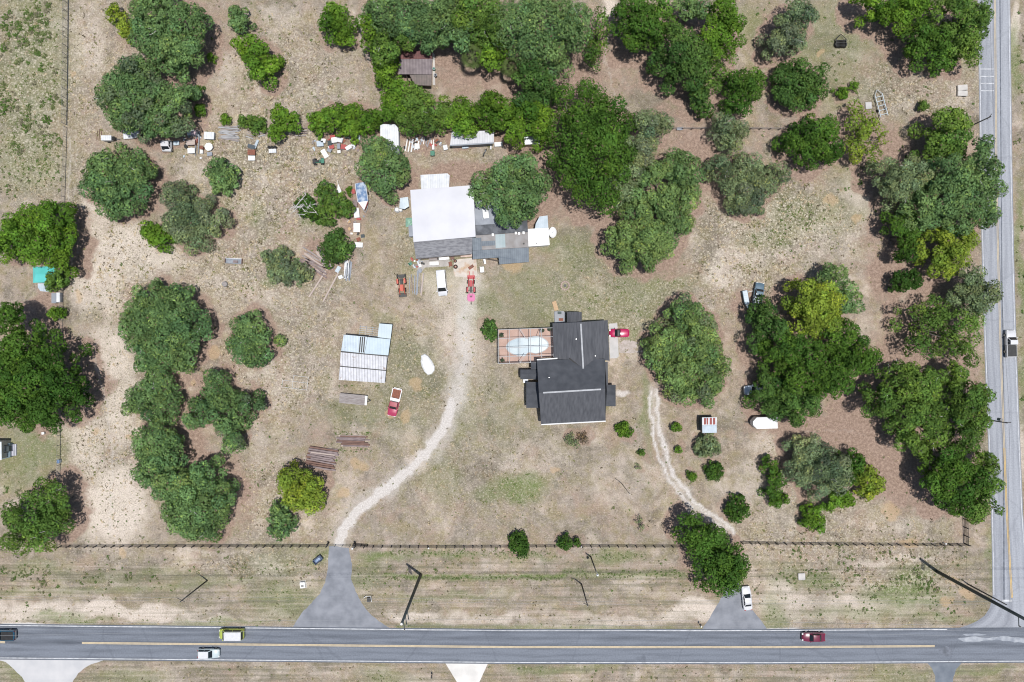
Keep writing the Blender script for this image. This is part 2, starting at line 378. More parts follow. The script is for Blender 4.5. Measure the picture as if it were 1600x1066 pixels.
 ('bright', 'bright feathery tree beside the metal frame trailer', 6, [(1346,186,26),(1366,208,24),(1340,220,26),(1358,240,20),(1332,240,14)], {'air':.5}),
 ('sage', 'grey-green tree on the north wire fence', 6, [(1128,196,20),(1148,206,20),(1146,228,16)], {'moss':.3}),
 ('sage', 'wide grey-green oak below the north wire fence', 6, [(1126,264,22),(1166,266,26),(1154,296,28),(1192,284,26),(1216,272,18),(1182,314,18),(1160,322,14)], {'moss':.3}),
 ('lime', 'small bush between the bright oak and the frame trailer', 2, [(1316,144,11)], {}),
 ('lime', 'smaller bush right of the small bush by the frame trailer', 1.6, [(1336,134,8)], {}),
 ('olive', 'small yellowish bush near the concrete blocks', 2, [(1443,166,9)], {}),
 ('lime', 'tiny shrub north of the covered boat', 2, [(545,296,5),(546,303,4)], {}),
 ('lime', 'small bush below the left oak at the end of the truck cab', 2.5, [(312,172,10)], {}),
 ('lime', 'weedy bush at the right of the two top left oaks', 2, [(330,90,8)], {}),
 ('dark', 'scrubby bush at the right end of the mossy oak', 2.5, [(302,148,11),(310,138,7)], {}),
]
PALMS = [('cabbage palm with a wide fan crown, in the clearing beside the rusty shed', 738, 88, 6.0, 2.3),
         ('cabbage palm half hidden under the massive oak, east of the clearing palm', 800, 106, 5.5, 2.1)]

PAL = {'oak': (0.152, 0.254, 0.094), 'dark': (0.077, 0.162, 0.026), 'lime': (0.128, 0.245, 0.03), 'bright': (0.225, 0.31, 0.045), 'olive': (0.126, 0.222, 0.045), 'mid': (0.087, 0.172, 0.042), 'pale': (0.195, 0.298, 0.102), 'ball': (0.061, 0.133, 0.024), 'sage': (0.213, 0.279, 0.138), 'brown': (0.207, 0.159, 0.102)}

# ------------------------------------------------------------------ ground regions (pixel coordinates, painted where each soil really lies)
def seg_dist(X, Y, pts):
    d = np.full(X.shape, 1e9)
    for (x0, y0), (x1, y1) in zip(pts[:-1], pts[1:]):
        vx, vy = x1 - x0, y1 - y0
        t = np.clip(((X - x0) * vx + (Y - y0) * vy) / (vx * vx + vy * vy), 0, 1)
        d = np.minimum(d, np.hypot(X - x0 - t * vx, Y - y0 - t * vy))
    return d
def disc(X, Y, cx, cy, r, soft=0.5, ry=None):
    d = np.hypot((X - cx) / r, (Y - cy) / (ry or r))
    return np.clip((1 - d) / soft + 0.5, 0, 1)
def line(X, Y, pts, w, soft):
    return np.clip((w - seg_dist(X, Y, pts)) / soft + 0.5, 0, 1)

TRACK_W = [(530,850),(540,822),(560,796),(600,766),(640,736),(672,700),(698,664),(706,630)]
TRACK_W2 = [(706,630),(716,585),(724,540),(732,490),(738,440)]
TRACK_E = [(1021,612),(1022,640),(1027,680),(1038,720),(1056,756),(1082,786),(1112,806),(1142,832)]
TREE_G = []           # (px, py, r px, weight) of every crown's footprint, for the litter below
for k, lab, h, lobes, op in TREES:
    big = max(l[2] for l in lobes)
    for (x, y, r) in lobes:
        kk = (H - 0.6 * h) / H
        TREE_G.append((800 + (x - 800) * kk, 533 + (y - 533) * kk, r, 1.0 if big > 22 else 0.5))

def regions(X, Y):
    mx, my = X * PXM, Y * PXM
    wx = X + (fbm(mx, my, 6, 1) - .5) * 34 + (fbm(mx, my, 1.3, 3, 3) - .5) * 9
    wy = Y + (fbm(mx, my, 6, 2) - .5) * 34 + (fbm(mx, my, 1.3, 4, 3) - .5) * 9
    z = np.zeros(X.shape)
    lit = z.copy()
    for x, y, r, w in TREE_G:
        s = np.hypot(X - x, Y - y) < r * 2 + 40
        lit[s] = np.maximum(lit[s], w * disc(wx[s], wy[s], x, y, r * 1.12 + 3, .45))
    for x, y, rx, ry, w in [(750,268,110,22,.8),(640,300,40,50,.4),(700,330,60,60,.4),(860,280,34,60,.9),(905,330,70,22,.5),(1090,250,50,60,.75),(1080,230,60,60,.6),(900,110,60,40,.7),(980,110,60,50,.5),
                            (1090,180,70,16,.6),(1340,665,60,60,.9),(1270,668,90,22,.8),(1420,735,70,60,.8),(1390,700,60,40,.8),(1385,260,36,70,.8),(1370,360,30,60,.6),
                            (1385,430,30,60,.7),(1440,440,50,40,.6),(1410,560,60,90,.8),(1480,600,80,140,.5),(1180,640,20,30,.6),(1160,480,24,30,.7),(1140,560,14,80,.25),
                            (75,500,26,60,.9),(60,455,50,30,.4),(112,560,14,60,.6),(290,600,80,14,.9),(300,690,40,30,.9),(380,790,30,60,.6),(370,640,60,40,.4),(310,540,50,60,.5),(430,560,30,50,.3),
                            (340,30,20,50,.6),(320,90,26,60,.5),(250,225,60,14,.7),(490,410,40,34,.7),(550,330,22,50,.6),(720,120,50,30,.55),(790,140,40,30,.5),(1000,330,30,40,.6),(955,380,24,40,.4),(1050,420,60,16,.5),
                            (1210,210,50,30,.4),(1300,250,60,30,.4),(1470,140,60,30,.4),(1400,100,80,50,.4),(620,430,60,30,.15),(480,690,60,30,.35),(500,640,50,40,.25),(560,760,40,20,.3)]:
        lit = np.maximum(lit, w * disc(wx, wy, x, y, rx, .9, ry))
    lit = lit * np.where(X < 480, .62 + .2 * fbm(mx, my, 14, 51, 2), 1.0) * (.72 + .56 * fbm(mx, my, 5, 52, 3))
    sand = z.copy()
    for x, y, rx, ry, w in [(650,958,60,9,.7),(760,966,90,9,.6),(960,966,100,10,.55),(1095,950,36,14,.9),(1290,962,90,8,.5),(1215,935,20,30,.6),(300,970,80,9,.6),(420,882,30,16,.5),(1400,875,90,6,.5),(330,860,120,5,.4),(180,790,60,70,.85),(140,700,40,60,.6),(190,640,30,60,.65),(170,560,40,60,.65),(150,440,40,60,.6),(190,380,60,30,.7),(230,400,80,40,.6),(720,500,50,70,.55),(700,450,50,30,.6),(745,560,30,60,.4),(150,330,20,60,.6),(140,60,40,80,.4),(350,110,40,50,.4),
                            (440,30,50,30,.4),(330,440,40,16,.4),(400,470,90,30,.35),(430,600,60,60,.35),(420,700,50,60,.3),(1160,400,50,30,.5),(1130,430,40,30,.5),(1180,340,60,40,.35),(1290,380,80,40,.4),(1350,300,30,50,.5),(1360,340,26,40,.45),(1200,690,40,30,.5),(1170,760,30,60,.4),
                            (1230,800,60,40,.35),(1400,800,60,40,.35),(840,720,70,50,.35),(960,750,60,60,.35),(680,760,50,40,.25),(60,960,100,16,.75),(200,955,120,14,.8),(420,965,60,10,.4),(700,965,80,12,.5),(900,975,120,10,.4),(1080,960,60,16,.7),(1230,940,60,26,.6),(1360,945,120,22,.55),
                            (1440,905,40,16,.4),(690,460,40,30,.45),(740,450,30,30,.5),(820,440,30,20,.2),(700,540,30,70,.35),(730,620,34,60,.3),(950,15,14,40,.9),(1590,40,10,40,1),(1594,700,8,60,.6),(1010,640,20,60,.25),(930,590,24,30,.3),(760,125,30,24,.3),
                            (640,1060,60,20,.4),(500,1058,40,10,.4),(1280,1060,60,20,.3),(240,1055,70,14,.35)]:
        sand = np.maximum(sand, w * disc(wx, wy, x, y, rx, .9, ry))
    sx = X + (fbm(mx, my, 1.2, 7, 3) - .5) * 10; sy = Y + (fbm(mx, my, 1.2, 8, 3) - .5) * 10
    big = fbm(mx, my, 9, 41, 3)
    grav = line(sx, sy, TRACK_W, 6 + 5 * big, 8)
    grav = np.maximum(grav, .42 * line(wx, wy, TRACK_W, 20, 24))
    grav = np.maximum(grav, .62 * line(wx, wy, TRACK_W2, 15, 28))
    grav = np.maximum(grav, .5 * line(sx, sy, [(p[0] - 8, p[1]) for p in TRACK_W2], 3, 7)); grav = np.maximum(grav, .5 * line(sx, sy, [(p[0] + 7, p[1]) for p in TRACK_W2], 3, 7))
    for dx, w in ((-6, 2.4), (5.5, 3.0)):
        grav = np.maximum(grav, .95 * line(sx, sy, [(p[0] + dx, p[1]) for p in TRACK_E], w, 5))
    grav = np.maximum(grav, .48 * line(wx, wy, TRACK_E, 9, 20))
    for pts, w in (([(148,560),(168,640),(176,720),(170,830)], .5), ([(160,556),(182,640),(190,720)], .35), ([(128,470),(124,560),(134,640)], .35), ([(140,468),(136,560)], .3),
                   ([(110,215),(108,300),(112,420),(120,470)], .5), ([(119,215),(118,300),(124,420)], .35), ([(1150,560),(1166,640),(1172,760)], .3), ([(1162,560),(1178,640),(1184,760)], .3),
                   ([(1215,700),(1260,676),(1330,672),(1400,700)], .35), ([(1215,712),(1262,688),(1330,684)], .3), ([(1340,664),(1290,650),(1230,690)], .25),
                   ([(690,460),(680,520),(690,560)], .3), ([(760,460),(860,440),(980,470),(1040,440)], .25), ([(540,300),(420,330),(300,400),(200,420)], .3), ([(650,490),(600,470),(520,470)], .25),
                   ([(1050,430),(1140,330),(1240,320),(1330,300)], .28), ([(960,20),(945,90),(960,150)], .5), ([(565,10),(562,60),(590,130)], .5), ([(556,10),(552,60)], .35),
                   ([(640,840),(760,820),(900,830)], .2), ([(700,780),(760,700),(800,690)], .2)):
        grav = np.maximum(grav, w * line(sx, sy, pts, 2.2, 6))
    grav = np.maximum(grav, .75 * disc(sx, sy, 972, 616, 15, .8, 5))
    orange = z.copy()
    for x, y, r in [(1298,315,11),(1332,340,8),(1424,842,12),(1400,795,14),(130,460,9),(640,650,10),(560,725,11),(538,772,11),(617,640,10),(650,600,10),(1280,85,7),(806,412,20),(870,740,8),(190,865,9),(152,675,5),(205,680,7),(1505,925,14),(1478,938,10),(338,552,9),(310,605,6),(108,120,6),(1490,900,9)]:
        orange = np.maximum(orange, disc(wx, wy, x, y, r, .8))
    green = z.copy()
    for x, y, rx, ry, w in [(680,400,60,60,.3),(900,480,120,60,.35),(1000,450,60,60,.4),(760,640,80,60,.2),(640,620,70,60,.25),(50,100,60,140,.4),(50,240,60,60,.4),(1290,80,100,70,.3),(1260,330,90,30,.3),(1000,480,60,60,.3),(450,940,50,30,.5),(1210,960,20,30,.5),(580,890,30,20,.4),(700,930,90,5,.4),(200,1060,60,14,.4),(810,765,46,20,.75),(770,770,30,14,.5),(60,700,50,30,.55),(30,720,40,30,.5),(30,745,40,18,.4),(840,450,60,40,.35),(900,400,40,40,.35),(960,480,40,40,.35),(1030,440,60,20,.4),(990,530,20,20,.5),(760,480,40,40,.35),(640,560,40,40,.3),(560,640,60,20,.3),(860,380,20,16,.45),
                            (1008,640,8,60,.5),(720,650,20,60,.25),(690,740,30,40,.3),(900,640,60,10,.2),(1250,340,60,30,.35),(1350,250,60,40,.35),(1230,90,40,60,.45),(1290,40,60,40,.35),(1300,130,60,40,.35),(1330,60,20,60,.4),(1170,40,30,30,.4),(1200,370,40,16,.35),(1410,930,60,22,.75),(1430,900,40,16,.6),(1280,905,40,14,.55),(1240,900,30,20,.4),
                            (1350,960,100,8,.4),(1480,965,60,6,.5),(600,870,40,6,.7),(700,865,60,6,.5),(820,868,50,8,.4),(960,870,40,10,.55),(1130,880,20,8,.5),(430,880,50,20,.3),(440,930,40,40,.35),(560,905,40,12,.45),(500,868,20,10,.6),(60,890,60,10,.4),(200,900,100,10,.35),(300,905,60,10,.3),
                            (90,965,40,6,.6),(120,972,60,5,.6),(330,972,100,5,.5),(600,1055,40,16,.4),(860,1045,60,8,.5),(920,1045,40,8,.4),(1400,1055,60,16,.4),(1530,1045,60,6,.5),(1590,90,10,60,.6),(1592,400,8,120,.6),(1594,600,8,60,.5),(1541,520,8,200,.35),(1500,60,30,60,.3),(30,1055,30,20,.5),(330,320,30,20,.3),(490,350,20,12,.5),(400,330,12,30,.35),(420,440,16,10,.45),(600,500,20,10,.3),(450,855,60,4,.3),(1550,860,8,60,.5)]:
        green = np.maximum(green, w * disc(wx, wy, x, y, rx, .9, ry))
    # the ditch of lush grass along the verge and the mown strips
    green = np.maximum(green, .9 * line(sx, sy, [(600,898),(640,902),(800,902),(880,901)], 3.5, 4))
    green = np.maximum(green, .6 * line(sx, sy, [(880,895),(1000,898),(1090,896)], 5, 8))
    green = np.maximum(green, .5 * line(sx, sy, [(620,979),(900,982),(1100,984)], 4, 6))
    green = np.maximum(green, .5 * line(sx, sy, [(0,926),(240,920),(400,905)], 4, 10))
    strip = np.clip((Y - 868) / 14, 0, 1) * np.clip((Y - 850) / 4, 0, 1)
    # how coarse and pale the bunch grass is
    bunch = np.zeros(X.shape)
    for x, y, rx, ry, w in [(50,150,60,180,.75),(440,270,130,90,1),(450,140,110,110,.7),(400,420,130,70,.85),(420,590,90,70,.8),(200,420,90,80,.8),(1200,350,110,80,1),(1150,420,70,60,1),(1300,360,90,50,.6),(960,490,90,60,.5),(740,740,150,80,.3),(1240,740,60,60,.7),(430,780,70,70,.7),(400,880,110,20,.6),
                            (170,700,70,140,.7),(1440,140,90,50,.8),(1040,320,10,10,0),(680,580,120,100,.35),(470,530,80,80,.6),(700,240,80,20,.4),(1300,840,180,50,.6),(1400,890,100,40,.7),(120,100,90,120,.6),(140,280,40,80,.5),(330,380,80,60,.8),(630,350,30,80,.4),(920,440,70,50,.3),(1060,460,70,40,.5)]:
        bunch = np.maximum(bunch, w * disc(wx, wy, x, y, rx, .9, ry))
    return lit, sand, grav, orange, green, strip, bunch

def axis(lo, hi, step, far):
    mid = np.arange(lo, hi + step, step)
    out, d, x = [], step, 0.0
    while x < far:
        d *= 1.35; x += d; out.append(x)
    out = np.array(out)
    return np.concatenate([(lo - out)[::-1], mid, mid[-1] + out])
gx = axis(-116, 116, 0.36, 2600); gy = axis(-80, 80, 0.36, 2600)
GX, GY = np.meshgrid(gx, gy)
PX, PY = GX / PXM + 800, 533 - GY / PXM
lit, sand, grav, orange, green, strip, bunch = regions(PX, PY)
nx, ny = len(gx), len(gy)

def fast_mesh(name, co, faces_n, idx, attrs=None, smooth=False):
    """mesh from numpy: co (n,3), idx flat quad indices"""
    me = bpy.data.meshes.new(name)
    me.vertices.add(len(co)); me.vertices.foreach_set('co', np.ascontiguousarray(co, np.float32).ravel())
    nf = len(idx) // faces_n
    me.loops.add(len(idx)); me.loops.foreach_set('vertex_index', np.ascontiguousarray(idx, np.int32))
    me.polygons.add(nf)
    me.polygons.foreach_set('loop_start', np.arange(0, nf * faces_n, faces_n, dtype=np.int32))
    for an, dom, arr in attrs or []:
        a = me.attributes.new(an, 'FLOAT_COLOR', dom)
        full = np.ones((len(arr), 4), np.float32); full[:, :arr.shape[1]] = arr
        a.data.foreach_set('color', full.ravel())
    me.update(calc_edges=True)
    return me

ii = (np.arange(ny - 1)[:, None] * nx + np.arange(nx - 1)[None, :]).ravel()
idx = np.stack([ii, ii + 1, ii + nx + 1, ii + nx], 1).ravel()
co = np.stack([GX.ravel(), GY.ravel(), np.zeros(GX.size)], 1)
A = np.stack([lit.ravel(), sand.ravel(), grav.ravel(), orange.ravel()], 1)
B = np.stack([green.ravel(), strip.ravel(), bunch.ravel()], 1)
gme = fast_mesh('ground', co, 4, idx, [('soilA', 'POINT', A), ('soilB', 'POINT', B)])

def ground_material():
    m, nt, b = new_mat('sandy_ground')
    N, L = nt.nodes, nt.links
    tc = N.new('ShaderNodeTexCoord')
    def noise(scale, detail=5, rough=.55, vec=None, dist=0):
        n = N.new('ShaderNodeTexNoise'); n.inputs['Scale'].default_value = scale; n.inputs['Detail'].default_value = detail
        n.inputs['Roughness'].default_value = rough; n.inputs['Distortion'].default_value = dist
        L.new(vec or tc.outputs['Object'], n.inputs['Vector']); return n.outputs['Fac']
    def ramp(f, stops):
        r = N.new('ShaderNodeValToRGB'); e = r.color_ramp.elements
        while len(e) < len(stops): e.new(0.5)
        for q, (p, c) in zip(e, stops):
            q.position = p; q.color = (*c, 1) if isinstance(c, tuple) else (c, c, c, 1)
        L.new(f, r.inputs[0]); return r.outputs[0]
    def mix(f, a, c, mode='MIX'):
        x = N.new('ShaderNodeMix'); x.data_type = 'RGBA'; x.blend_type = mode
        for sock, v in (('Factor', f), ('A', a), ('B', c)):
            if isinstance(v, (int, float)): x.inputs[sock].default_value = v
            elif isinstance(v, tuple): x.inputs[sock].default_value = (*v, 1)
            else: L.new(v, x.inputs[sock])
        return x.outputs['Result']
    def math_(op, a, c, clamp=True):
        x = N.new('ShaderNodeMath'); x.operation = op; x.use_clamp = clamp
        for i, v in enumerate((a, c)):
            if isinstance(v, (int, float)): x.inputs[i].default_value = v
            else: L.new(v, x.inputs[i])
        return x.outputs[0]
    at = N.new('ShaderNodeAttribute'); at.attribute_name = 'soilA'
    sa = N.new('ShaderNodeSeparateColor'); L.new(at.outputs['Color'], sa.inputs[0])
    at2 = N.new('ShaderNodeAttribute'); at2.attribute_name = 'soilB'
    sb = N.new('ShaderNodeSeparateColor'); L.new(at2.outputs['Color'], sb.inputs[0])
    litm, sandm, gravm = sa.outputs[0], sa.outputs[1], sa.outputs[2]
    orm = at.outputs['Alpha']
    grm, stm, bum = sb.outputs[0], sb.outputs[1], sb.outputs[2]
    # dry soil and thatch
    base = ramp(noise(.13, 6, .6), [(.34, (.185, .158, .13)), (.44, (.325, .272, .226)), (.53, (.235, .2, .162)), (.64, (.44, .375, .318))])
    base = mix(ramp(noise(.3, 7, .7), [(.47, 0.), (.6, .6)]), base, (.24, .21, .11))
    base = mix(ramp(noise(1.3, 5, .6), [(.5, 0.), (.7, .5)]), base, (.45, .38, .31))
    base = mix(1.0, base, ramp(noise(.075, 6, .62, dist=.6), [(.38, (.72, .72, .69)), (.47, (1.06, 1.06, 1.07)), (.56, (1.0, .95, .9)), (.66, (1.4, 1.39, 1.4))]), 'MULTIPLY')
    base = mix(ramp(noise(.19, 5, .65, dist=.5), [(.52, 0.), (.66, .55)]), base, (.34, .24, .19))
    sandf = ramp(math_('ADD', sandm, math_('MULTIPLY', math_('SUBTRACT', noise(.28, 7, .7), .5, False), .9, False)), [(.25, 0.), (.75, 1.)])
    base = mix(sandf, base, mix(noise(.7, 6, .75), (.72, .635, .555), (.47, .395, .335)))
    gcol = ramp(noise(1.1, 6, .6), [(.3, (.09, .145, .035)), (.55, (.14, .185, .06)), (.75, (.23, .235, .12))])
    base = mix(math_('MULTIPLY', grm, ramp(noise(.9, 5, .7), [(.3, .75), (.6, 1.25)])), base, gcol)
    # bunches of bleached grass between dark bare spots
    vo = N.new('ShaderNodeTexVoronoi'); vo.inputs['Scale'].default_value = 1.8
    wv = N.new('ShaderNodeMix'); wv.data_type = 'VECTOR'; wv.inputs['Factor'].default_value = .25
    nv = N.new('ShaderNodeTexNoise'); nv.inputs['Scale'].default_value = 1.6; L.new(tc.outputs['Object'], nv.inputs['Vector'])
    L.new(tc.outputs['Object'], wv.inputs['A']); L.new(nv.outputs['Color'], wv.inputs['B']); L.new(wv.outputs['Result'], vo.inputs['Vector'])
    spots = ramp(vo.outputs['Distance'], [(.12, 1.), (.42, 0.)])
    base = mix(math_('MULTIPLY', math_('MULTIPLY', spots, bum), .8), base, (.61, .55, .44))
    fine = noise(2.1, 4, .8)
    fine2 = noise(3.0, 4, .8)
    fine3 = noise(2.1, 4, .75, dist=.4)
    mott = ramp(noise(.11, 4, .6), [(.38, .25), (.6, 1.)])
    base = mix(math_('MULTIPLY', ramp(fine, [(.4, 1.), (.48, 0.)]), math_('MULTIPLY', mott, math_('ADD', math_('MULTIPLY', bum, .7), .4))), base, (.12, .105, .065))
    base = mix(math_('MULTIPLY', ramp(fine3, [(.52, 0.), (.6, 1.)]), math_('MULTIPLY', mott, .5)), base, (.21, .19, .1))
    base = mix(math_('MULTIPLY', ramp(fine2, [(.54, 0.), (.62, 1.)]), math_('ADD', math_('MULTIPLY', bum, .6), .35)), base, (.62, .55, .455))
    # mown verge: streaks along the road
    mp = N.new('ShaderNodeMapping'); mp.inputs['Scale'].default_value = (.05, 1.1, 1); L.new(tc.outputs['Object'], mp.inputs['Vector'])
    stk = noise(1.0, 6, .65, mp.outputs[0])
    base = mix(math_('MULTIPLY', ramp(stk, [(.36, .75), (.5, 0.)]), math_('SUBTRACT', stm, math_('MULTIPLY', sandm, .6))), base, (.16, .15, .1))
    base = mix(math_('MULTIPLY', ramp(stk, [(.53, 0.), (.68, .5)]), stm), base, (.48, .41, .345))
    # fallen leaves under the trees
    lc = ramp(noise(1.8, 6, .65), [(.3, (.19, .13, .1)), (.5, (.285, .202, .16)), (.7, (.41, .305, .245))])
    lf = ramp(math_('ADD', litm, math_('MULTIPLY', math_('SUBTRACT', noise(.9, 6, .7), .5, False), .9, False)), [(.28, 0.), (.62, .92)])
    base = mix(lf, base, lc)
    base = mix(ramp(math_('MULTIPLY', orm, math_('ADD', noise(.9, 7, .8), .2)), [(.34, 0.), (.66, .6)]), base, (.45, .32, .19))
    gr = ramp(noise(2.2, 6, .7), [(.3, (.48, .44, .405)), (.5, (.56, .52, .485)), (.7, (.64, .605, .575))])
    base = mix(ramp(math_('ADD', gravm, math_('MULTIPLY', math_('SUBTRACT', noise(1.6, 5, .7), .5, False), .38, False)), [(.2, 0.), (.8, .95)]), base, gr)
    # grain everywhere
    base = mix(1.0, base, ramp(noise(4.5, 5, .8), [(.3, .6), (.5, 1.), (.7, 1.3)]), 'MULTIPLY')
    L.new(base, b.inputs['Base Color'])
    b.inputs['Roughness'].default_value = 1.0
    b.inputs['Specular IOR Level'].default_value = .15
    bp = N.new('ShaderNodeBump'); bp.inputs['Strength'].default_value = .6; bp.inputs['Distance'].default_value = .12
    L.new(fine, bp.inputs['Height']); L.new(bp.outputs['Normal'], b.inputs['Normal'])
    return m
gme.materials.append(ground_material())
ground = bpy.data.objects.new('ground', gme); COL.objects.link(ground)
tag(ground, 'sandy ground with dry grass and leaf litter', kind='structure')

# ------------------------------------------------------------------ roads
def road_material(name, c1, c2, dark, seed, wear=1.0):
    m, nt, b = new_mat(name)
    N, L = nt.nodes, nt.links
    uv = N.new('ShaderNodeAttribute'); uv.attribute_name = 'lane'
    sp = N.new('ShaderNodeSeparateColor'); L.new(uv.outputs['Color'], sp.inputs[0])
    tc = N.new('ShaderNodeTexCoord')
    cr = N.new('ShaderNodeValToRGB'); e = cr.color_ramp.elements       # wheel tracks polished paler across each lane
    stops = [(0, 0.15), (.1, .35), (.17, .75), (.27, .3), (.38, .8), (.48, .2), (.53, .2), (.62, 1.), (.73, .6), (.84, 1.), (.92, .5), (1, .25)]
    while len(e) < len(stops): e.new(.5)
    for q, (p, c) in zip(e, stops): q.position = p; q.color = (c, c, c, 1)
    L.new(sp.outputs[1], cr.inputs[0])
    cb = N.new('ShaderNodeCombineXYZ')
    m1 = N.new('ShaderNodeMath'); m1.operation = 'MULTIPLY'; L.new(sp.outputs[0], m1.inputs[0]); m1.inputs[1].default_value = 1.6
    m2 = N.new('ShaderNodeMath'); m2.operation = 'MULTIPLY'; L.new(sp.outputs[1], m2.inputs[0]); m2.inputs[1].default_value = 11
    L.new(m1.outputs[0], cb.inputs[0]); L.new(m2.outputs[0], cb.inputs[1]); cb.inputs[2].default_value = seed
    n1 = N.new('ShaderNodeTexNoise'); n1.inputs['Scale'].default_value = 1; n1.inputs['Detail'].default_value = 6; L.new(cb.outputs[0], n1.inputs['Vector'])
    n2 = N.new('ShaderNodeTexNoise'); n2.inputs['Scale'].default_value = 3.5; n2.inputs['Detail'].default_value = 5; L.new(tc.outputs['Object'], n2.inputs['Vector'])
    a = N.new('ShaderNodeMath'); a.operation = 'MULTIPLY_ADD'; L.new(n1.outputs['Fac'], a.inputs[0]); a.inputs[1].default_value = 1.0
    k = N.new('ShaderNodeMath'); k.operation = 'MULTIPLY'; L.new(cr.outputs[0], k.inputs[0]); k.inputs[1].default_value = .55 * wear
    L.new(k.outputs[0], a.inputs[2])
    rp = N.new('ShaderNodeValToRGB'); rp.color_ramp.elements[0].position = .4; rp.color_ramp.elements[1].position = 1.05
    rp.color_ramp.elements[0].color = (*c1, 1); rp.color_ramp.elements[1].color = (*c2, 1)
    L.new(a.outputs[0], rp.inputs[0])
    r2 = N.new('ShaderNodeValToRGB'); r2.color_ramp.elements[0].position = .3; r2.color_ramp.elements[1].position = .7
    r2.color_ramp.elements[0].color = (.86, .86, .86, 1); r2.color_ramp.elements[1].color = (1.1, 1.1, 1.1, 1)
    L.new(n2.outputs['Fac'], r2.inputs[0])
    mx = N.new('ShaderNodeMix'); mx.data_type = 'RGBA'; mx.blend_type = 'MULTIPLY'; mx.inputs['Factor'].default_value = 1
    L.new(rp.outputs[0], mx.inputs['A']); L.new(r2.outputs[0], mx.inputs['B'])
    # a few tar patches
    n3 = N.new('ShaderNodeTexNoise'); n3.inputs['Scale'].default_value = .16; n3.inputs['Detail'].default_value = 7; L.new(tc.outputs['Object'], n3.inputs['Vector'])
    r3 = N.new('ShaderNodeValToRGB'); r3.color_ramp.elements[0].position = .66; r3.color_ramp.elements[1].position = .7
    r3.color_ramp.elements[0].color = (0, 0, 0, 1); r3.color_ramp.elements[1].color = (.5, .5, .5, 1)
    L.new(n3.outputs['Fac'], r3.inputs[0])
    m3 = N.new('ShaderNodeMix'); m3.data_type = 'RGBA'; L.new(r3.outputs[0], m3.inputs['Factor']); L.new(mx.outputs['Result'], m3.inputs['A']); m3.inputs['B'].default_value = (*dark, 1)
    wn_ = N.new('ShaderNodeTexNoise'); wn_.inputs['Scale'].default_value = .5; L.new(tc.outputs['Object'], wn_.inputs['Vector'])
    wx_ = N.new('ShaderNodeMix'); wx_.data_type = 'VECTOR'; wx_.inputs['Factor'].default_value = .5
    L.new(tc.outputs['Object'], wx_.inputs['A']); L.new(wn_.outputs['Color'], wx_.inputs['B'])
    vc = N.new('ShaderNodeTexVoronoi'); vc.feature = 'DISTANCE_TO_EDGE'; vc.inputs['Scale'].default_value = .11; L.new(wx_.outputs['Result'], vc.inputs['Vector'])
    rc = N.new('ShaderNodeValToRGB'); rc.color_ramp.elements[0].position = .004; rc.color_ramp.elements[1].position = .012
    rc.color_ramp.elements[0].color = (.22, .22, .22, 1); rc.color_ramp.elements[1].color = (0, 0, 0, 1); L.new(vc.outputs['Distance'], rc.inputs[0])
    m4 = N.new('ShaderNodeMix'); m4.data_type = 'RGBA'; L.new(rc.outputs[0], m4.inputs['Factor']); L.new(m3.outputs['Result'], m4.inputs['A']); m4.inputs['B'].default_value = (*dark, 1)
    L.new(m4.outputs['Result'], b.inputs['Base Color'])
    b.inputs['Roughness'].default_value = .85
    return m

def interp(pts, n=None, step=24):
    P = [Vector((*p, 0)) for p in pts]; out = []
    for a, c in zip(P[:-1], P[1:]):
        k = max(1, int((c - a).length / step))
        out += [a.lerp(c, i / k) for i in range(k)]
    out.append(P[-1]); return [(p.x, p.y) for p in out]
def at_x(pts, x):
    for (x0, y0), (x1, y1) in zip(pts[:-1], pts[1:]):
        if x0 <= x <= x1: return y0 + (y1 - y0) * (x - x0) / (x1 - x0)
    (x0, y0), (x1, y1) = (pts[0], pts[1]) if x < pts[0][0] else (pts[-2], pts[-1])
    return y0 + (y1 - y0) * (x - x0) / (x1 - x0)
def band(name, mat, us, ea, eb, z, swap=False, across=6, kind='structure', label=None, parent=None, v0=0., v1=1., drop=0.0):
    """strip between two edge curves ea(u), eb(u); writes the lane coordinate (along, across)"""
    V, Lc = [], []
    for u in us:
        a, c = ea(u), eb(u)
        for j in range(across + 1):
            t = j / across; w = a + (c - a) * t
            p = g(w, u) if swap else g(u, w)
            V.append((p.x, p.y, z)); Lc.append((u / 100., v0 + (v1 - v0) * t, 0))
    n = across + 1; F = []
    for i in range(len(us) - 1):
        for j in range(across): F.append((i * n + j, (i + 1) * n + j, (i + 1) * n + j + 1, i * n + j + 1))
    me = bpy.data.meshes.new(name); me.from_pydata(V, [], F)
    bm = bmesh.new(); bm.from_mesh(me); bmesh.ops.recalc_face_normals(bm, faces=bm.faces)
    if bm.faces and sum(f.normal.z for f in bm.faces) < 0: bmesh.ops.reverse_faces(bm, faces=bm.faces)
    bm.to_mesh(me); bm.free()
    a = me.attributes.new('lane', 'FLOAT_COLOR', 'POINT')
    a.data.foreach_set('color', np.array([(*l, 1) for l in Lc], np.float32).ravel())
    me.materials.append(mat)
    o = bpy.data.objects.new(name, me); COL.objects.link(o)
    if parent: o.parent = parent
    else: tag(o, label, kind=kind)
    return o

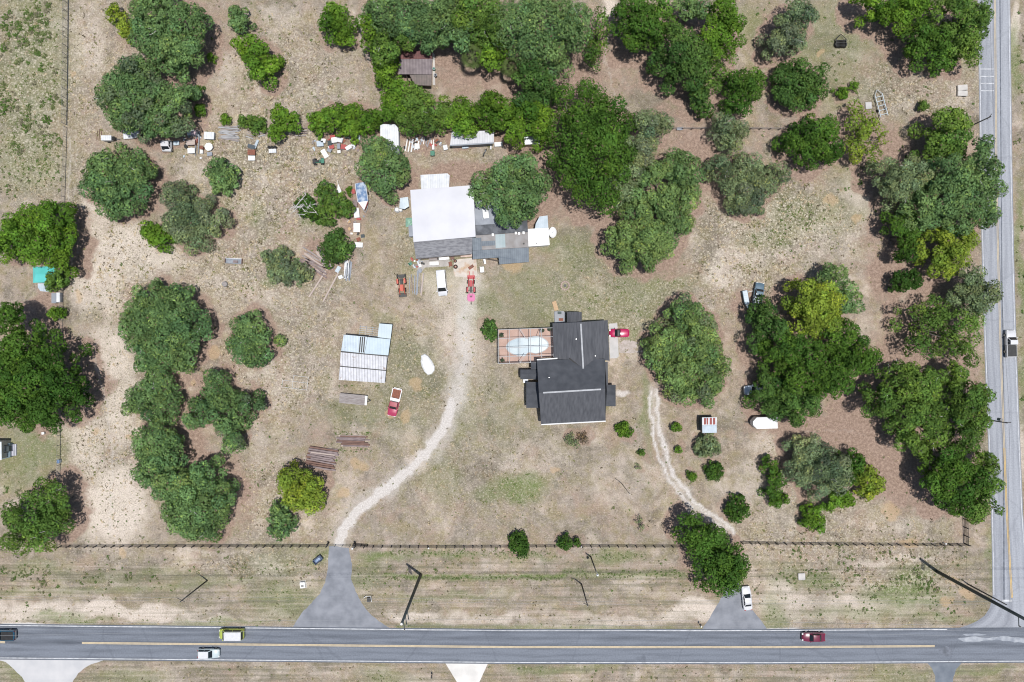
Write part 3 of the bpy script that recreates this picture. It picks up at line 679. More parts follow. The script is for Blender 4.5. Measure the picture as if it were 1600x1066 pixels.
N_EDGE = [(-400,970),(-60,976),(0,977),(400,981),(800,985.2),(1200,985),(1600,982.5),(2000,978)]
S_EDGE = [(-400,1021),(0,1028.5),(400,1032),(800,1035.6),(1200,1036),(1600,1033.5),(2000,1030)]
M_ROAD = road_material('grey_asphalt', (.078,.088,.108), (.175,.193,.228), (.07,.08,.1), 1.0)
M_ROAD2 = road_material('pale_asphalt', (.2,.21,.24), (.34,.355,.39), (.16,.17,.19), 2.0)
us = list(np.arange(-400, 2001, 20))
road = band('road', M_ROAD, us, lambda u: at_x(N_EDGE, u) - 2.2, lambda u: at_x(S_EDGE, u) + 2.2, .010, across=14, label='two-lane grey asphalt road along the bottom')
W_EDGE = [(-400,1521),(0,1529),(270,1533),(400,1535.5),(530,1539),(660,1544),(800,1550),(900,1552),(932,1552.5),(950,1548),(962,1540),(972,1526),(979,1508),(984,1490)]
E_EDGE = [(-400,1569),(0,1577),(270,1580.5),(400,1583),(530,1586.5),(660,1591.5),(800,1597),(932,1606),(960,1612),(984,1640)]
vs = list(np.arange(-400, 930, 20)) + list(np.arange(930, 985, 4)) + [984]
side = band('side_road', M_ROAD2, vs, lambda v: at_x(W_EDGE, v) - 1.5, lambda v: at_x(E_EDGE, v) + 1.5, .006, swap=True, across=12, label='pale asphalt side road meeting the road at the lower right')
def white_line_mat(name, c, worn):
    return pmat(name, c, tuple(x * worn for x in c), scale=1.2, rough=.8, lo=.4, hi=.7)
M_LINE = white_line_mat('white_road_paint', (.6,.61,.63), .6)
M_YLINE = white_line_mat('yellow_road_paint', (.56,.46,.31), .8)
M_YLINE2 = white_line_mat('bright_yellow_road_paint', (.62,.42,.14), .8)
u2 = list(np.arange(-400, 1520, 20)); u3 = list(np.arange(-400, 2001, 20))
band('edge_line', M_LINE, list(np.arange(-400, 1500, 20)), lambda u: at_x(N_EDGE, u) - .3, lambda u: at_x(N_EDGE, u) + 1.1, .014, across=1, parent=road)
band('edge_line', M_LINE, u3, lambda u: at_x(S_EDGE, u) - 1.0, lambda u: at_x(S_EDGE, u) + .3, .014, across=1, parent=road)
cl = lambda u: at_x(N_EDGE, u) * .5 + at_x(S_EDGE, u) * .5 + .9
yu = list(np.arange(128, 1461, 20.5))
for dy in (-1.6, .15):
    band('centre_line', M_YLINE, yu, lambda u: cl(u) + dy, lambda u: cl(u) + dy + 1.35, .014, across=1, parent=road)
    band('centre_line', M_YLINE, [-400, -200, 8], lambda u: cl(u) + dy, lambda u: cl(u) + dy + 1.35, .014, across=1, parent=road)
Y2 = [(-400,1545),(0,1554.5),(270,1557),(400,1559.5),(530,1563),(660,1567.5),(800,1573),(900,1579),(934,1581)]
v2 = list(np.arange(-400, 934, 20)) + [934]
for dx in (-1.3, .5):
    band('centre_line', M_YLINE, [v for v in v2 if v <= 700] + [700], lambda v: at_x(Y2, v) + dx, lambda v: at_x(Y2, v) + dx + .9, .010, swap=True, across=1, parent=side)
    band('centre_line', M_YLINE2, [700] + [v for v in v2 if v > 700], lambda v: at_x(Y2, v) + dx, lambda v: at_x(Y2, v) + dx + 1.0, .010, swap=True, across=1, parent=side)
band('edge_line', M_LINE, [v for v in vs if v <= 930], lambda v: at_x(W_EDGE, v), lambda v: at_x(W_EDGE, v) + 1.1, .010, swap=True, across=1, parent=side)
band('edge_line', M_LINE, [v for v in vs if v <= 930], lambda v: at_x(E_EDGE, v) - 1.1, lambda v: at_x(E_EDGE, v), .010, swap=True, across=1, parent=side)
for y in (108, 119.5, 130.5, 142):
    band('rumble_bar', M_LINE, [y - .6, y + .6], lambda v: 1531.5, lambda v: 1553.2, .010, swap=True, across=1, parent=side)
band('stop_bar', M_LINE, [937.2, 940.6], lambda v: 1566, lambda v: 1581.5, .010, swap=True, across=1, parent=side)

def patch(name, pts, mat, z, label=None, jit=0.0, seed=0, parent=None):
    """flat sheet with a slightly ragged outline"""
    pr = random.Random(seed)
    P = interp(pts + [pts[0]], step=5)[:-1]
    V = []
    for x, y in P:
        p = g(x + pr.uniform(-jit, jit), y + pr.uniform(-jit, jit)); V.append((p.x, p.y, z))
    me = bpy.data.meshes.new(name); me.from_pydata(V, [], [tuple(range(len(V)))])
    bm = bmesh.new(); bm.from_mesh(me)
    bmesh.ops.triangulate(bm, faces=bm.faces, ngon_method='EAR_CLIP')
    bmesh.ops.recalc_face_normals(bm, faces=bm.faces)
    if sum(f.normal.z * f.calc_area() for f in bm.faces) < 0: bmesh.ops.reverse_faces(bm, faces=bm.faces)
    bm.to_mesh(me); bm.free(); me.materials.append(mat)
    o = bpy.data.objects.new(name, me); COL.objects.link(o)
    if parent: o.parent = parent
    elif label: tag(o, label, kind='structure')
    return o
M_DRIVE = pmat('driveway_asphalt', (.18,.19,.215), (.26,.27,.3), scale=.45, rough=.9, bump=.1)
M_DRIVE2 = pmat('dark_driveway_asphalt', (.13,.15,.18), (.19,.21,.24), scale=.5, rough=.9)
M_SHELL = pmat('white_concrete', (.72,.69,.65), (.58,.56,.53), scale=.35, rough=.9)
M_PALECON = pmat('pale_concrete', (.55,.54,.54), (.46,.46,.47), scale=.3, rough=.9)
patch('driveway', [(514,853),(512,890),(508,910),(500,928),(486,943),(471,958),(457,980),(612,983),(592,971),(577,958),(566,944),(556,924),(549,905),(550,882),(545,856)], M_DRIVE, .006, 'grey asphalt apron from the black gate to the road', .5, 1)
patch('driveway', [(1130,930),(1120,946),(1109,965),(1097,984),(1199,984),(1186,966),(1172,949),(1160,926),(1150,900),(1132,900)], M_DRIVE, .006, 'grey asphalt apron of the east drive below the dark tree', .5, 2)
patch('driveway', [(695,1035),(763,1035),(749,1066),(742,1110),(722,1110),(714,1066)], M_SHELL, .004, 'white concrete apron south of the road, middle', .2, 3)
patch('driveway', [(-10,1030),(8,1034),(22,1046),(34,1058),(42,1070),(44,1110),(108,1110),(112,1068),(122,1052),(138,1040),(162,1032),(166,1028)], M_PALECON, .004, 'pale concrete apron at the lower left corner', .4, 4)
patch('driveway', [(1448,1035),(1456,1044),(1461,1056),(1462,1110),(1488,1110),(1489,1060),(1494,1046),(1504,1035)], M_DRIVE2, .004, 'dark asphalt apron south of the road at the right', .3, 5)
M_SCUFF = pmat('pale_worn_asphalt', (.4,.42,.45), (.24,.26,.3), scale=.8, rough=.9)
patch('worn_patch', [(1495,998),(1520,994),(1540,997),(1570,994),(1610,998),(1612,1006),(1580,1003),(1556,999.5),(1530,1002),(1505,1003)], M_SCUFF, .016, None, .8, 6, parent=road)
patch('worn_patch', [(1504,991.5),(1525,990),(1542,991.5),(1530,993.5),(1510,993.6)], M_SCUFF, .016, None, .5, 7, parent=road)
M_STAIN = pmat('oil_stained_asphalt', (.1,.11,.13), (.17,.185,.22), scale=1.2, rough=.8)
patch('tar_patch', [(1470,1012),(1480,1010),(1487,1016),(1483,1026),(1473,1024),(1468,1018)], M_STAIN, .0155, None, 1.6, 8, parent=road)
patch('tar_patch', [(1560,-200),(1562,-200),(1566,400),(1569,640),(1570,940),(1567.5,940),(1566,640)], M_STAIN, .0098, None, 0, 9, parent=None if False else side)
M_SHOULDER = pmat('pale_gravel_shoulder', (.56,.54,.52), (.46,.44,.42), scale=1.5, rough=.95)
patch('gravel_shoulder', [(-60,974),(0,974.5),(44,973),(72,975.2),(130,976.4),(130,979),(-60,978)], M_SHOULDER, .004, 'pale gravel shoulder at the left end of the road', .4, 10)
patch('gravel_shoulder', [(1180,982.2),(1236,981.6),(1265,983),(1265,985.4),(1180,985.4)], M_SHOULDER, .004, 'pale gravel shoulder above the maroon car', .4, 11)

# ------------------------------------------------------------------ foliage
def leaf_material():
    m = bpy.data.materials.new('leaves'); m.use_nodes = True
    nt = m.node_tree; N, L = nt.nodes, nt.links
    b = N['Principled BSDF']; out = N['Material Output']
    at = N.new('ShaderNodeAttribute'); at.attribute_name = 'leaf'
    L.new(at.outputs['Color'], b.inputs['Base Color'])
    b.inputs['Roughness'].default_value = .7
    b.inputs['Specular IOR Level'].default_value = .12
    tr = N.new('ShaderNodeBsdfTranslucent'); L.new(at.outputs['Color'], tr.inputs['Color'])
    mx = N.new('ShaderNodeMixShader'); mx.inputs[0].default_value = .3
    L.new(b.outputs[0], mx.inputs[1]); L.new(tr.outputs[0], mx.inputs[2]); L.new(mx.outputs[0], out.inputs['Surface'])
    return m
M_LEAF = leaf_material()

def unit(v): return v / (np.linalg.norm(v, axis=1, keepdims=True) + 1e-9)
def leaf_quads(c, nrm, size, col, r, aspect=.55):
    """one diamond leaf spray per row"""
    n = len(c)
    t = unit(np.cross(nrm, unit(r.normal(size=(n, 3)))))
    bt = np.cross(nrm, t)
    a = size[:, None]; b = a * aspect
    bend = nrm * a * .18
    co = np.stack([c - t * a - bend, c - bt * b, c + t * a - bend, c + bt * b], 1).reshape(-1, 3)
    return co, np.arange(n * 4), col

def crown(lobes, h, kind, op, r):
    """lobes: (x, y, radius m). Clumps of leaf sprays spread over and inside the lobes."""
    base = np.array(PAL[kind])
    puff = op.get('puff', 1.0); air = op.get('air', 0); tight = op.get('tight', 0); moss = op.get('moss', 0)
    rm = max(l[2] for l in lobes)
    zc = .9 if h < 5 else h * .22
    C, RC, TOP = [], [], []
    info = []
    for (x, y, rl) in lobes:
        top = h * (.72 + .28 * rl / rm) * r.uniform(.92, 1.04)
        bot = max(.35 if h < 5 else zc, top - 1.7 * rl - .6)
        info.append((x, y, rl, top, bot))
    if tight: rc0 = max(.28, rm * .3)
    else: rc0 = (1.35 if h > 5 else max(.3, min(.85, rm * .36))) * puff
    sp = rc0 * (1.32 if not air else 1.5)
    for (x, y, rl, top, bot) in info:
        n = max(5, int(math.pi * rl * rl / (sp * sp) * 1.05))
        k = np.arange(n) + .5
        d = np.sqrt(k / n) * (1.0 if not tight else .96); a = k * 2.39996 + r.uniform(0, 6.28)
        d = np.clip(d + r.normal(0, .06, n) + (r.random(n) < (.0 if tight else .1)) * (d > .7) * r.uniform(0, .3, n), 0, 1.22)
        rr = np.maximum(rl - rc0 * .42, rl * .5)
        cx = x + np.cos(a) * d * rr + r.normal(0, .2 * rc0, n); cy = y + np.sin(a) * d * rr + r.normal(0, .2 * rc0, n)
        prof = np.sqrt(np.clip(1 - np.clip(d, 0, 1) ** 2 * .96, .0, 1))
        cz = bot + (top - bot) * prof - rc0 * .55 + r.normal(0, .42 * rc0 if not tight else .05, n)
        hid = np.zeros(n, bool)
        for (x2, y2, r2, t2, b2) in info:
            if x2 == x and y2 == y: continue
            d2 = np.hypot(cx - x2, cy - y2) / r2
            zz = b2 + (t2 - b2) * np.sqrt(np.clip(1 - d2 ** 2, 0, 1)) - rc0
            hid |= (d2 < .92) & (cz < zz - 1.1 * rc0)
        keep = ~hid
        keep &= r.random(n) > (.22 if air else 0 if tight else .07)
        C.append(np.stack([cx, cy, cz], 1)[keep]); RC.append(r.uniform(.72, 1.3, keep.sum()) * rc0)
        # inner and lower foliage, so that gaps open onto shaded leaves
        m = int(n * (.45 if not air else .15))
        a = r.uniform(0, 6.28, m); d = np.sqrt(r.random(m)) * .85
        ci = np.stack([x + np.cos(a) * d * rl, y + np.sin(a) * d * rl, bot + (top - bot) * np.sqrt(1 - d * d) * r.uniform(.25, .75, m)], 1)
        C.append(ci); RC.append(r.uniform(.7, 1.1, m) * rc0)
    C = np.concatenate(C); RC = np.concatenate(RC)
    C[:, 2] = np.maximum(C[:, 2], RC * .55)
    ls = .25 if h > 5 else max(.13, min(.28, rc0 * .34))
    if kind == 'sage': ls *= .85
    dens = 26 if h > 5 else 30
    M = np.clip((RC ** 2 / ls ** 2 * (6.6 if not air else 3.6)), 12, 300).astype(int)
    tot = M.sum(); ci = np.repeat(np.arange(len(C)), M)
    dr = r.normal(size=(tot, 3)); dr[:, 2] = dr[:, 2] * .8 + .35; dr = unit(dr)
    rad = RC[ci] * r.uniform(.5, 1.08, tot) ** .6
    p = C[ci] + dr * rad[:, None] * np.array([1, 1, .72])
    nrm = unit(dr * .95 + r.normal(size=(tot, 3)) * .36 + np.array([0, 0, .3]))
    size = ls * (.5 + .95 * r.random(tot) ** 1.6)
    # leaf colour: differs from clump to clump and leaf to leaf, as the leaves themselves do
    hue = r.normal(0, 1, len(C)); val = r.normal(0, 1, len(C))
    cc = base[None] * (1 + .14 * val[:, None]) * (1 + hue[:, None] * np.array([.07, .015, -.03]))
    if moss:
        mm = (r.random(len(C)) < moss * .55)[:, None]
        cc = np.where(mm, cc * .45 + np.array([.135, .16, .115]) * .6, cc)
    lobe_of = np.argmin([np.hypot(C[:, 0] - q[0], C[:, 1] - q[1]) / q[2] for q in info], axis=0)
    lv = r.normal(0, .11, (len(info), 1)) * np.array([[1.25, 1, .9]])
    cc = cc * (1 + lv[lobe_of])
    cl = cc[ci] * (1 + r.normal(0, .17, tot)[:, None])
    young = r.random(tot) < .08 + .18 * op.get('bri', 0)
    cl = np.where(young[:, None], cl * np.array([1.5, 1.35, 1.0]), cl)
    dead = r.random(tot) < .012
    cl = np.where(dead[:, None], np.array([.2, .15, .1]), cl)
    p[:, 2] = np.maximum(p[:, 2], .05)
    return leaf_quads(p, nrm, size, np.clip(cl, .004, .6), r) + (C,)

NLEAF = 0
SHRUB_WORDS = ('shrub', 'bush', 'thicket', 'clump', 'sapling')
def tree(i, kind, label, h, lobes_px, op):
    global NLEAF
    r = np.random.default_rng(100 + i)
    zc = .6 * h
    L = [(*g(px, py, zc)[:2], rp * PXM * (H - zc) / H * 1.02) for px, py, rp in lobes_px]
    wsum = sum(l[2] ** 2 for l in L)
    bx = sum(l[0] * l[2] ** 2 for l in L) / wsum; by = sum(l[1] * l[2] ** 2 for l in L) / wsum
    is_shrub = any(w in label for w in SHRUB_WORDS) or h < 5
    cat = 'shrub' if is_shrub else 'tree'
    root = thing('shrub' if is_shrub else ('oak_tree' if 'oak' in label else 'leafy_tree'), label, cat, (bx, by, 0))
    LL = [(x - bx, y - by, rr) for x, y, rr in L]
    co, idx, col, C = crown(LL, h, kind, op, r)
    NLEAF += len(col)
    me = fast_mesh('crown', co, 4, idx, [('leaf', 'FACE', col)])
    me.materials.append(M_LEAF)
    o = bpy.data.objects.new('crown', me); COL.objects.link(o); o.parent = root
    # trunk with limbs reaching into the crown
    tb = MB()
    rt = max(.05, min(.42, .035 * h + .02 * max(l[2] for l in L)))
    fork = h * .28
    bend = Vector((r.normal(0, .03 * h), r.normal(0, .03 * h), 0))
    tb.path([(0, 0, -.1), bend * .5 + Vector((0, 0, fork * .5)), bend + Vector((0, 0, fork))], [rt * 1.35, rt, rt * .85], 8)
    nl = min(len(C), 4 + op.get('limbs', 0) + (4 if h > 6 else 0) + len(L))
    order = r.permutation(len(C))[:nl]
    for q in order:
        e = Vector(C[q]); mid = (bend + Vector((0, 0, fork))).lerp(e, .5) + Vector((r.normal(0, .3), r.normal(0, .3), -.04 * h))
        tb.path([bend + Vector((0, 0, fork * .9)), mid, e], [rt * .55, rt * .34, rt * .1], 5)
    tb.build('trunk', M_BARK, root, smooth=True)
    nb = op.get('limbs', 0) + (int(len(L) * 1.4) if (kind in ('oak', 'sage', 'olive') and h >= 6 and not op.get('air')) else 0)
    if nb or op.get('dead'):
        top = C[np.argsort(-C[:, 2])]; top = top[:max(6, len(top) // 2)]
        for q in range(op.get('dead', 0) or nb):
            e = Vector(top[r.integers(len(top))]); s = e - Vector((0, 0, .8))
            db = MB(); k = 1.6 if op.get('dead') else 1.0
            pts = [s]; d = Vector((r.normal(), r.normal(), .35 if not op.get('dead') else .5)).normalized()
            up = (1.1 if not op.get('dead') else 1.3)
            p = e + Vector((0, 0, .15 if not op.get('dead') else .5))
            pts.append(p)
            for _ in range(3):
                d = (d + Vector((r.normal(0, .45), r.normal(0, .45), 0))).normalized(); d.z = .12
                p = p + d * .55 * k; pts.append(p.copy())
            db.path(pts, [.07 * k, .06 * k, .05 * k, .035 * k, .012], 5)
            if op.get('dead'):
                for _ in range(2):
                    s2 = pts[r.integers(1, 4)]; d2 = Vector((r.normal(), r.normal(), .2)).normalized()
                    db.path([s2, s2 + d2 * .6, s2 + d2 * 1.0 + Vector((r.normal(0, .2), r.normal(0, .2), 0))], [.05, .04, .01], 4)
            db.build('dead_branch', M_DEADWOOD, root)
    return root
for i, (k, lab, h, lobes, op) in enumerate(TREES):
    tree(i, k, lab, h, lobes, op)

def palm(label, px, py, h, rad, seed):
    r = np.random.default_rng(seed)
    p = g(px, py, h)
    root = thing('cabbage_palm', label, 'palm', (p.x, p.y, 0))
    MB().path([(0, 0, -.1), (.05, .03, h * .5), (0, 0, h - .2)], [.2, .17, .15], 10).build('trunk', M_BARK, root, smooth=True)
    cs, ns, sz = [], [], []
    co_all, col_all = [], []
    for q in range(26):
        a = q * 2.39996; el = r.uniform(-.35, .75)
        d = np.array([math.cos(a) * math.cos(el), math.sin(a) * math.cos(el), math.sin(el)])
        L0 = rad * r.uniform(.5, .62)
        hub = d * L0 + np.array([0, 0, h])
        side = np.cross(d, [0, 0, 1]); side /= np.linalg.norm(side) + 1e-6
        upv = np.cross(side, d)
        tone = np.array([.115, .16, .05]) * r.uniform(.7, 1.35)
        for b in range(13):
            f = (b - 6) / 6 * 1.35
            dd = d * math.cos(f) + side * math.sin(f)
            tip = hub + dd * rad * .55 * (1 - .12 * abs(f)) - np.array([0, 0, .12 * rad * (1 + abs(f))])
            mid = hub + dd * rad * .28
            w = np.cross(dd, upv); w = w / (np.linalg.norm(w) + 1e-6) * .05
            co_all.append([hub, mid - w, tip, mid + w]); col_all.append(tone * r.uniform(.85, 1.15))
        w = side * .03
        co_all.append([np.array([0, 0, h]) - w, hub - w, hub + w, np.array([0, 0, h]) + w]); col_all.append(tone * 1.2)
    co = np.array(co_all).reshape(-1, 3)
    me = fast_mesh('crown', co, 4, np.arange(len(co)), [('leaf', 'FACE', np.array(col_all))])
    me.materials.append(M_LEAF)
    o = bpy.data.objects.new('crown', me); COL.objects.link(o); o.parent = root
for i, a in enumerate(PALMS): palm(*a, 900 + i)

# ------------------------------------------------------------------ grass tufts and weeds (nobody could count them)
BUILT = [(640,285,745,405),(740,335,870,415),(778,485,968,664),(526,503,616,600),(528,612,578,637)]
def free(px, py, pad=2):
    ok = np.ones(len(px), bool)
    for x0, y0, x1, y1 in BUILT: ok &= ~((px > x0 - pad) & (px < x1 + pad) & (py > y0 - pad) & (py < y1 + pad))
    ok &= ~((py > np.interp(px, [p[0] for p in N_EDGE], [p[1] for p in N_EDGE]) - 4) & (py < np.interp(px, [p[0] for p in S_EDGE], [p[1] for p in S_EDGE]) + 5))
    ok &= ~((px > np.interp(py, [p[0] for p in W_EDGE], [p[1] for p in W_EDGE]) - 4) & (px < np.interp(py, [p[0] for p in E_EDGE], [p[1] for p in E_EDGE]) + 5))
    def apron(cx, yy, ww): return np.abs(px - np.interp(py, yy, cx)) < np.interp(py, yy, ww)
    ok &= ~(apron([530,528,530,534], [852,905,945,982], [20,24,52,82]) & (py > 850) & (py < 984))
    ok &= ~(apron([1148,1147], [905,984], [20,56]) & (py > 905) & (py < 984))
    ok &= ~((py > 1030) & (np.abs(px - 730) < np.interp(py, [1034,1066], [36,20])))
    ok &= ~((py > 1030) & (np.abs(px - 76) < np.interp(py, [1030,1070], [88,38])))
    ok &= ~((py > 1030) & (np.abs(px - 1476) < np.interp(py, [1034,1050], [30,18])))
    return ok
def tufts(name, px, py, size, hgt, cols, blades, r, label):
    n = len(px)
    cx = (px - 800) * PXM; cy = (533 - py) * PXM
    k = np.repeat(np.arange(n), blades); m = n * blades
    a = r.uniform(0, 6.283, m); s = size[k] * r.uniform(.5, 1.1, m)
    d = np.stack([np.cos(a), np.sin(a)], 1); q = np.stack([-d[:, 1], d[:, 0]], 1)
    w = s * r.uniform(.16, .34, m)
    hh = hgt[k] * r.uniform(.5, 1.1, m)
    b = np.stack([cx[k], cy[k]], 1) + d * (s * .12)[:, None]
    z0 = np.full(m, .012)
    P0 = np.column_stack([b, z0]); P1 = np.column_stack([b + d * (s * .5)[:, None] - q * w[:, None], hh * .8])
    P2 = np.column_stack([b + d * s[:, None], hh * r.uniform(.5, 1.0, m)]); P3 = np.column_stack([b + d * (s * .5)[:, None] + q * w[:, None], hh * .85])
    co = np.stack([P0, P1, P2, P3], 1).reshape(-1, 3)
    col = cols[k] * (1 + r.normal(0, .12, m)[:, None])
    me = fast_mesh(name, co, 4, np.arange(m * 4), [('leaf', 'FACE', np.clip(col, .01, .8))])
    me.materials.append(M_LEAF)
    o = bpy.data.objects.new(name, me); COL.objects.link(o)
    tag(o, label, kind='stuff')
r = np.random.default_rng(5)
n = 120000
px = r.uniform(-70, 1670, n); py = r.uniform(-60, 1126, n)
l_, s_, g_, o_, gr_, st_, bu_ = regions(px, py)
cl_ = fbm(px * PXM, py * PXM, 2.2, 21, 3)
pr = (.10 + .62 * bu_ + .15 * st_) * (1 - .85 * l_) * (1 - .95 * g_) * (1 - .55 * s_) * np.clip((cl_ - .3) * 3.2, .15, 1.2)
ok = (r.random(n) < pr) & free(px, py)
px, py, bu_, gr_, s_ = px[ok], py[ok], bu_[ok], gr_[ok], s_[ok]
n = len(px)
pick = r.random(n)[:, None]
straw, tan, olive, dk = np.array([.6, .5, .34]), np.array([.42, .33, .23]), np.array([.2, .2, .075]), np.array([.12, .1, .06])
cols = np.where(pick < .38, straw, np.where(pick < .6, tan, np.where(pick < .84, olive, dk)))
cols = np.where((gr_ > .3)[:, None] & (r.random(n) < .7)[:, None], np.array([.13, .18, .05]), cols)
tufts('dry_grass', px, py, r.uniform(.14, .34, n) * (1 + .45 * bu_), r.uniform(.06, .18, n), cols, 5, r, 'dry bunch grass and small weeds over the sandy ground')
# greener weed clumps: dense in the top left field, along the verge and scattered
WX, WY, WS = [], [], []
def scatter(x0, y0, x1, y1, n, s0, s1, thr=.5, seed=31, sc=3.5):
    x = r.uniform(x0, x1, n); y = r.uniform(y0, y1, n)
    k = (fbm(x * PXM, y * PXM, sc, seed, 3) > thr) & free(x, y)
    WX.append(x[k]); WY.append(y[k]); WS.append(r.uniform(s0, s1, k.sum()))
scatter(-60, -50, 98, 215, 900, .25, .75, .52)
scatter(-60, 180, 98, 310, 260, .2, .45, .5)
scatter(-60, 868, 520, 975, 520, .15, .45, .55)
scatter(560, 868, 1130, 930, 420, .15, .4, .55)
scatter(1170, 862, 1530, 965, 800, .2, .5, .5)
scatter(100, 420, 220, 850, 700, .12, .3, .48)
scatter(300, 200, 560, 720, 900, .14, .42, .57)
scatter(330, 640, 540, 850, 350, .15, .4, .55)
scatter(1100, 320, 1340, 470, 420, .15, .4, .56)
scatter(1180, 640, 1520, 850, 420, .15, .4, .55)
scatter(960, 640, 1190, 850, 160, .12, .35, .55)
scatter(560, 650, 1010, 850, 200, .12, .3, .6)
scatter(1580, -40, 1660, 1000, 420, .3, .8, .42)
scatter(-60, 1036, 1660, 1120, 700, .15, .45, .55)
scatter(1180, -50, 1530, 330, 700, .2, .6, .52)
scatter(330, -50, 580, 200, 420, .15, .5, .55)
for x, y, rr in [(128,908,.9),(201,901,1.2),(170,870,.6),(354,871,.7),(340,864,.4),(70,908,1.1),(240,905,1.0),(20,902,.8),(40,900,.7),(222,838,.6),(436,890,.8),(408,895,.5),(610,888,.7),(680,893,.7),(775,861,.8),(1403,873,.7),(1431,892,.9),(1472,857,.8),(1310,855,1.1),(1296,857,.8),(1260,896,1.3),(1270,894,1.2),(1290,893,1.0),(1235,905,1.1),(1271,910,.8),(1244,858,1.1),(1224,863,.7),(1424,861,.6),
                (1440,900,1.2),(1448,906,1.3),(1456,914,1.3),(1465,922,1.1),(1446,918,1.2),(1430,912,1.0),(1420,905,1.0),(1404,905,.9),(1380,918,.9),(1366,915,.8),(1350,910,.8),(950,448,.7),(570,690,.6),(878,738,.5),(958,793,.5),(190,413,.4),(28,770,.9),(8,765,1.0),(60,20,1.0),(45,28,1.6),(30,40,1.2),(70,35,1.2),(75,55,1.1),(55,48,1.3),(62,58,1.3),(30,235,1.2),(26,228,1.0),(72,230,1.0),(92,221,.9),(65,163,.9),(48,165,.8)]:
    q = max(3, int(rr * rr * 9))
    a = r.uniform(0, 6.28, q); d = np.sqrt(r.random(q)) * rr / PXM * .8
    WX.append(x + np.cos(a) * d); WY.append(y + np.sin(a) * d); WS.append(r.uniform(.28, .5, q))
for x0, x1, y, w in [(528,602,602,4),(526,580,637,3),(520,580,677,4),(525,580,704,4),(640,652,400,12),(562,575,398,10),(746,775,418,5),(784,796,572,2),(1010,1014,640,24),(612,618,542,12),(545,580,515,5),(600,880,903,4),(880,1090,898,7),(610,860,864,5),(0,80,892,8),(920,1010,868,7)]:
    q = int((x1 - x0) * .9)
    WX.append(r.uniform(x0, x1, q)); WY.append(y + r.normal(0, w * .5, q)); WS.append(r.uniform(.15, .32, q))
WX, WY, WS = map(np.concatenate, (WX, WY, WS))
kf = free(WX, WY); WX, WY, WS = WX[kf], WY[kf], WS[kf]
n = len(WX)
pick = r.random(n)[:, None]
cols = np.where(pick < .4, np.array([.1, .17, .04]), np.where(pick < .75, np.array([.16, .19, .075]), np.array([.2, .19, .12])))
WS = WS * np.where(WX < 100, .95, .72)
kp = (r.random(n) < np.where((WX < 100) & (WY < 320), 1, .75)); WX, WY, WS, cols = WX[kp], WY[kp], WS[kp], cols[kp]; n = len(WX)
tufts('weeds', WX, WY, WS, WS * r.uniform(.3, .6, n), cols, 12, r, 'green weed clumps over the field, verge and roadsides')

# ------------------------------------------------------------------ vehicles (local x points forward, origin on the ground)
def at(name, label, cat, px, py, deg, zmid=.7, group=None):
    p = g(px, py, zmid)
    return thing(name, label, cat, (p.x, p.y, 0), deg, group)
def wheels(root, xs, ys, rad, wid, rim=M_RIM):
    for x in xs:
        for y in ys:
            t = MB().tube((x, y - wid / 2, rad), (x, y + wid / 2, rad), rad, n=16).build('wheel', M_TYRE, root, bevel=.02)
            s = 1 if y > 0 else -1
            MB().tube((x, y + s * wid * .3, rad), (x, y + s * (wid / 2 + .012), rad), rad * .6, n=12).build('rim', rim, t)
def body_loft(st, zlow):
    """st: stations (x, half width, z top) from rear to front"""
    rings = []
    for x, w, zt in st:
        sh = zlow + (zt - zlow) * .62
        rings.append([(x, -w * .93, zlow), (x, w * .93, zlow), (x, w, zlow + .18), (x, w, sh), (x, w * .96, zt - .05), (x, w * .84, zt),
                      (x, 0, zt + .03), (x, -w * .84, zt), (x, -w * .96, zt - .05), (x, -w, sh), (x, -w, zlow + .18)])
    return MB().loft(rings)
def cabin(root, mat, xb0, xb1, xr0, xr1, wb, wr, zb, zr, roof_mat=None, roof_name='roof'):
    """glazed cabin: pillars in the body colour, each pane its own part, a domed roof skin on top"""
    P = lambda x, w, z: [(x, -w, z), (x, w, z)]
    rings = []
    for t in (0, 1):
        x0 = xb0 + (xr0 - xb0) * t; x1 = xb1 + (xr1 - xb1) * t; w = wb + (wr - wb) * t; z = zb + (zr - zb) * t
        rings.append([(x0, -w, z), (x1, -w, z), (x1, w, z), (x0, w, z)])
    MB().loft(rings).build('cabin', mat, root, bevel=.05)
    def pt(u, v, w):      # u along, v up, w side
        x0 = xb0 + (xr0 - xb0) * v; x1 = xb1 + (xr1 - xb1) * v
        return Vector((x0 + (x1 - x0) * u, w * (wb + (wr - wb) * v), zb + (zr - zb) * v))
    def pane(name, q, off):
        MB().slab([p + off for p in q], .02).build(name, M_GLASS, root)
    o = .022
    f = Vector((o, 0, o)); r_ = Vector((-o, 0, o))
    pane('windscreen', [pt(1, .06, -.88), pt(1, .06, .88), pt(1, .95, .84), pt(1, .95, -.84)], f)
    pane('rear_window', [pt(0, .1, .86), pt(0, .1, -.86), pt(0, .92, -.82), pt(0, .92, .82)], r_)
    for s in (-1, 1):
        for u0, u1 in ((.07, .48), (.53, .93)):
            pane('side_window', [pt(u0, .12, s), pt(u1, .12, s), pt(u1, .88, s), pt(u0, .88, s)], Vector((0, s * o, 0)))
    rr = [[(x, -wr * k, zr + dz) for k in (1, .6, 0, -.6, -1)] for x, dz in ((xr0, .0), (xr0 * .7 + xr1 * .3, .035), (xr0 * .3 + xr1 * .7, .035), (xr1, .0))]
    m = MB()
    V = [(p[0], p[1], p[2] + .012 + (.03 if 0 < i % 5 < 4 else 0)) for i, p in enumerate(sum(rr, []))]
    m.add(V, [(a * 5 + b, a * 5 + b + 1, a * 5 + b + 6, a * 5 + b + 5) for a in range(3) for b in range(4)])
    m.build(roof_name, roof_mat or mat, root, smooth=True)
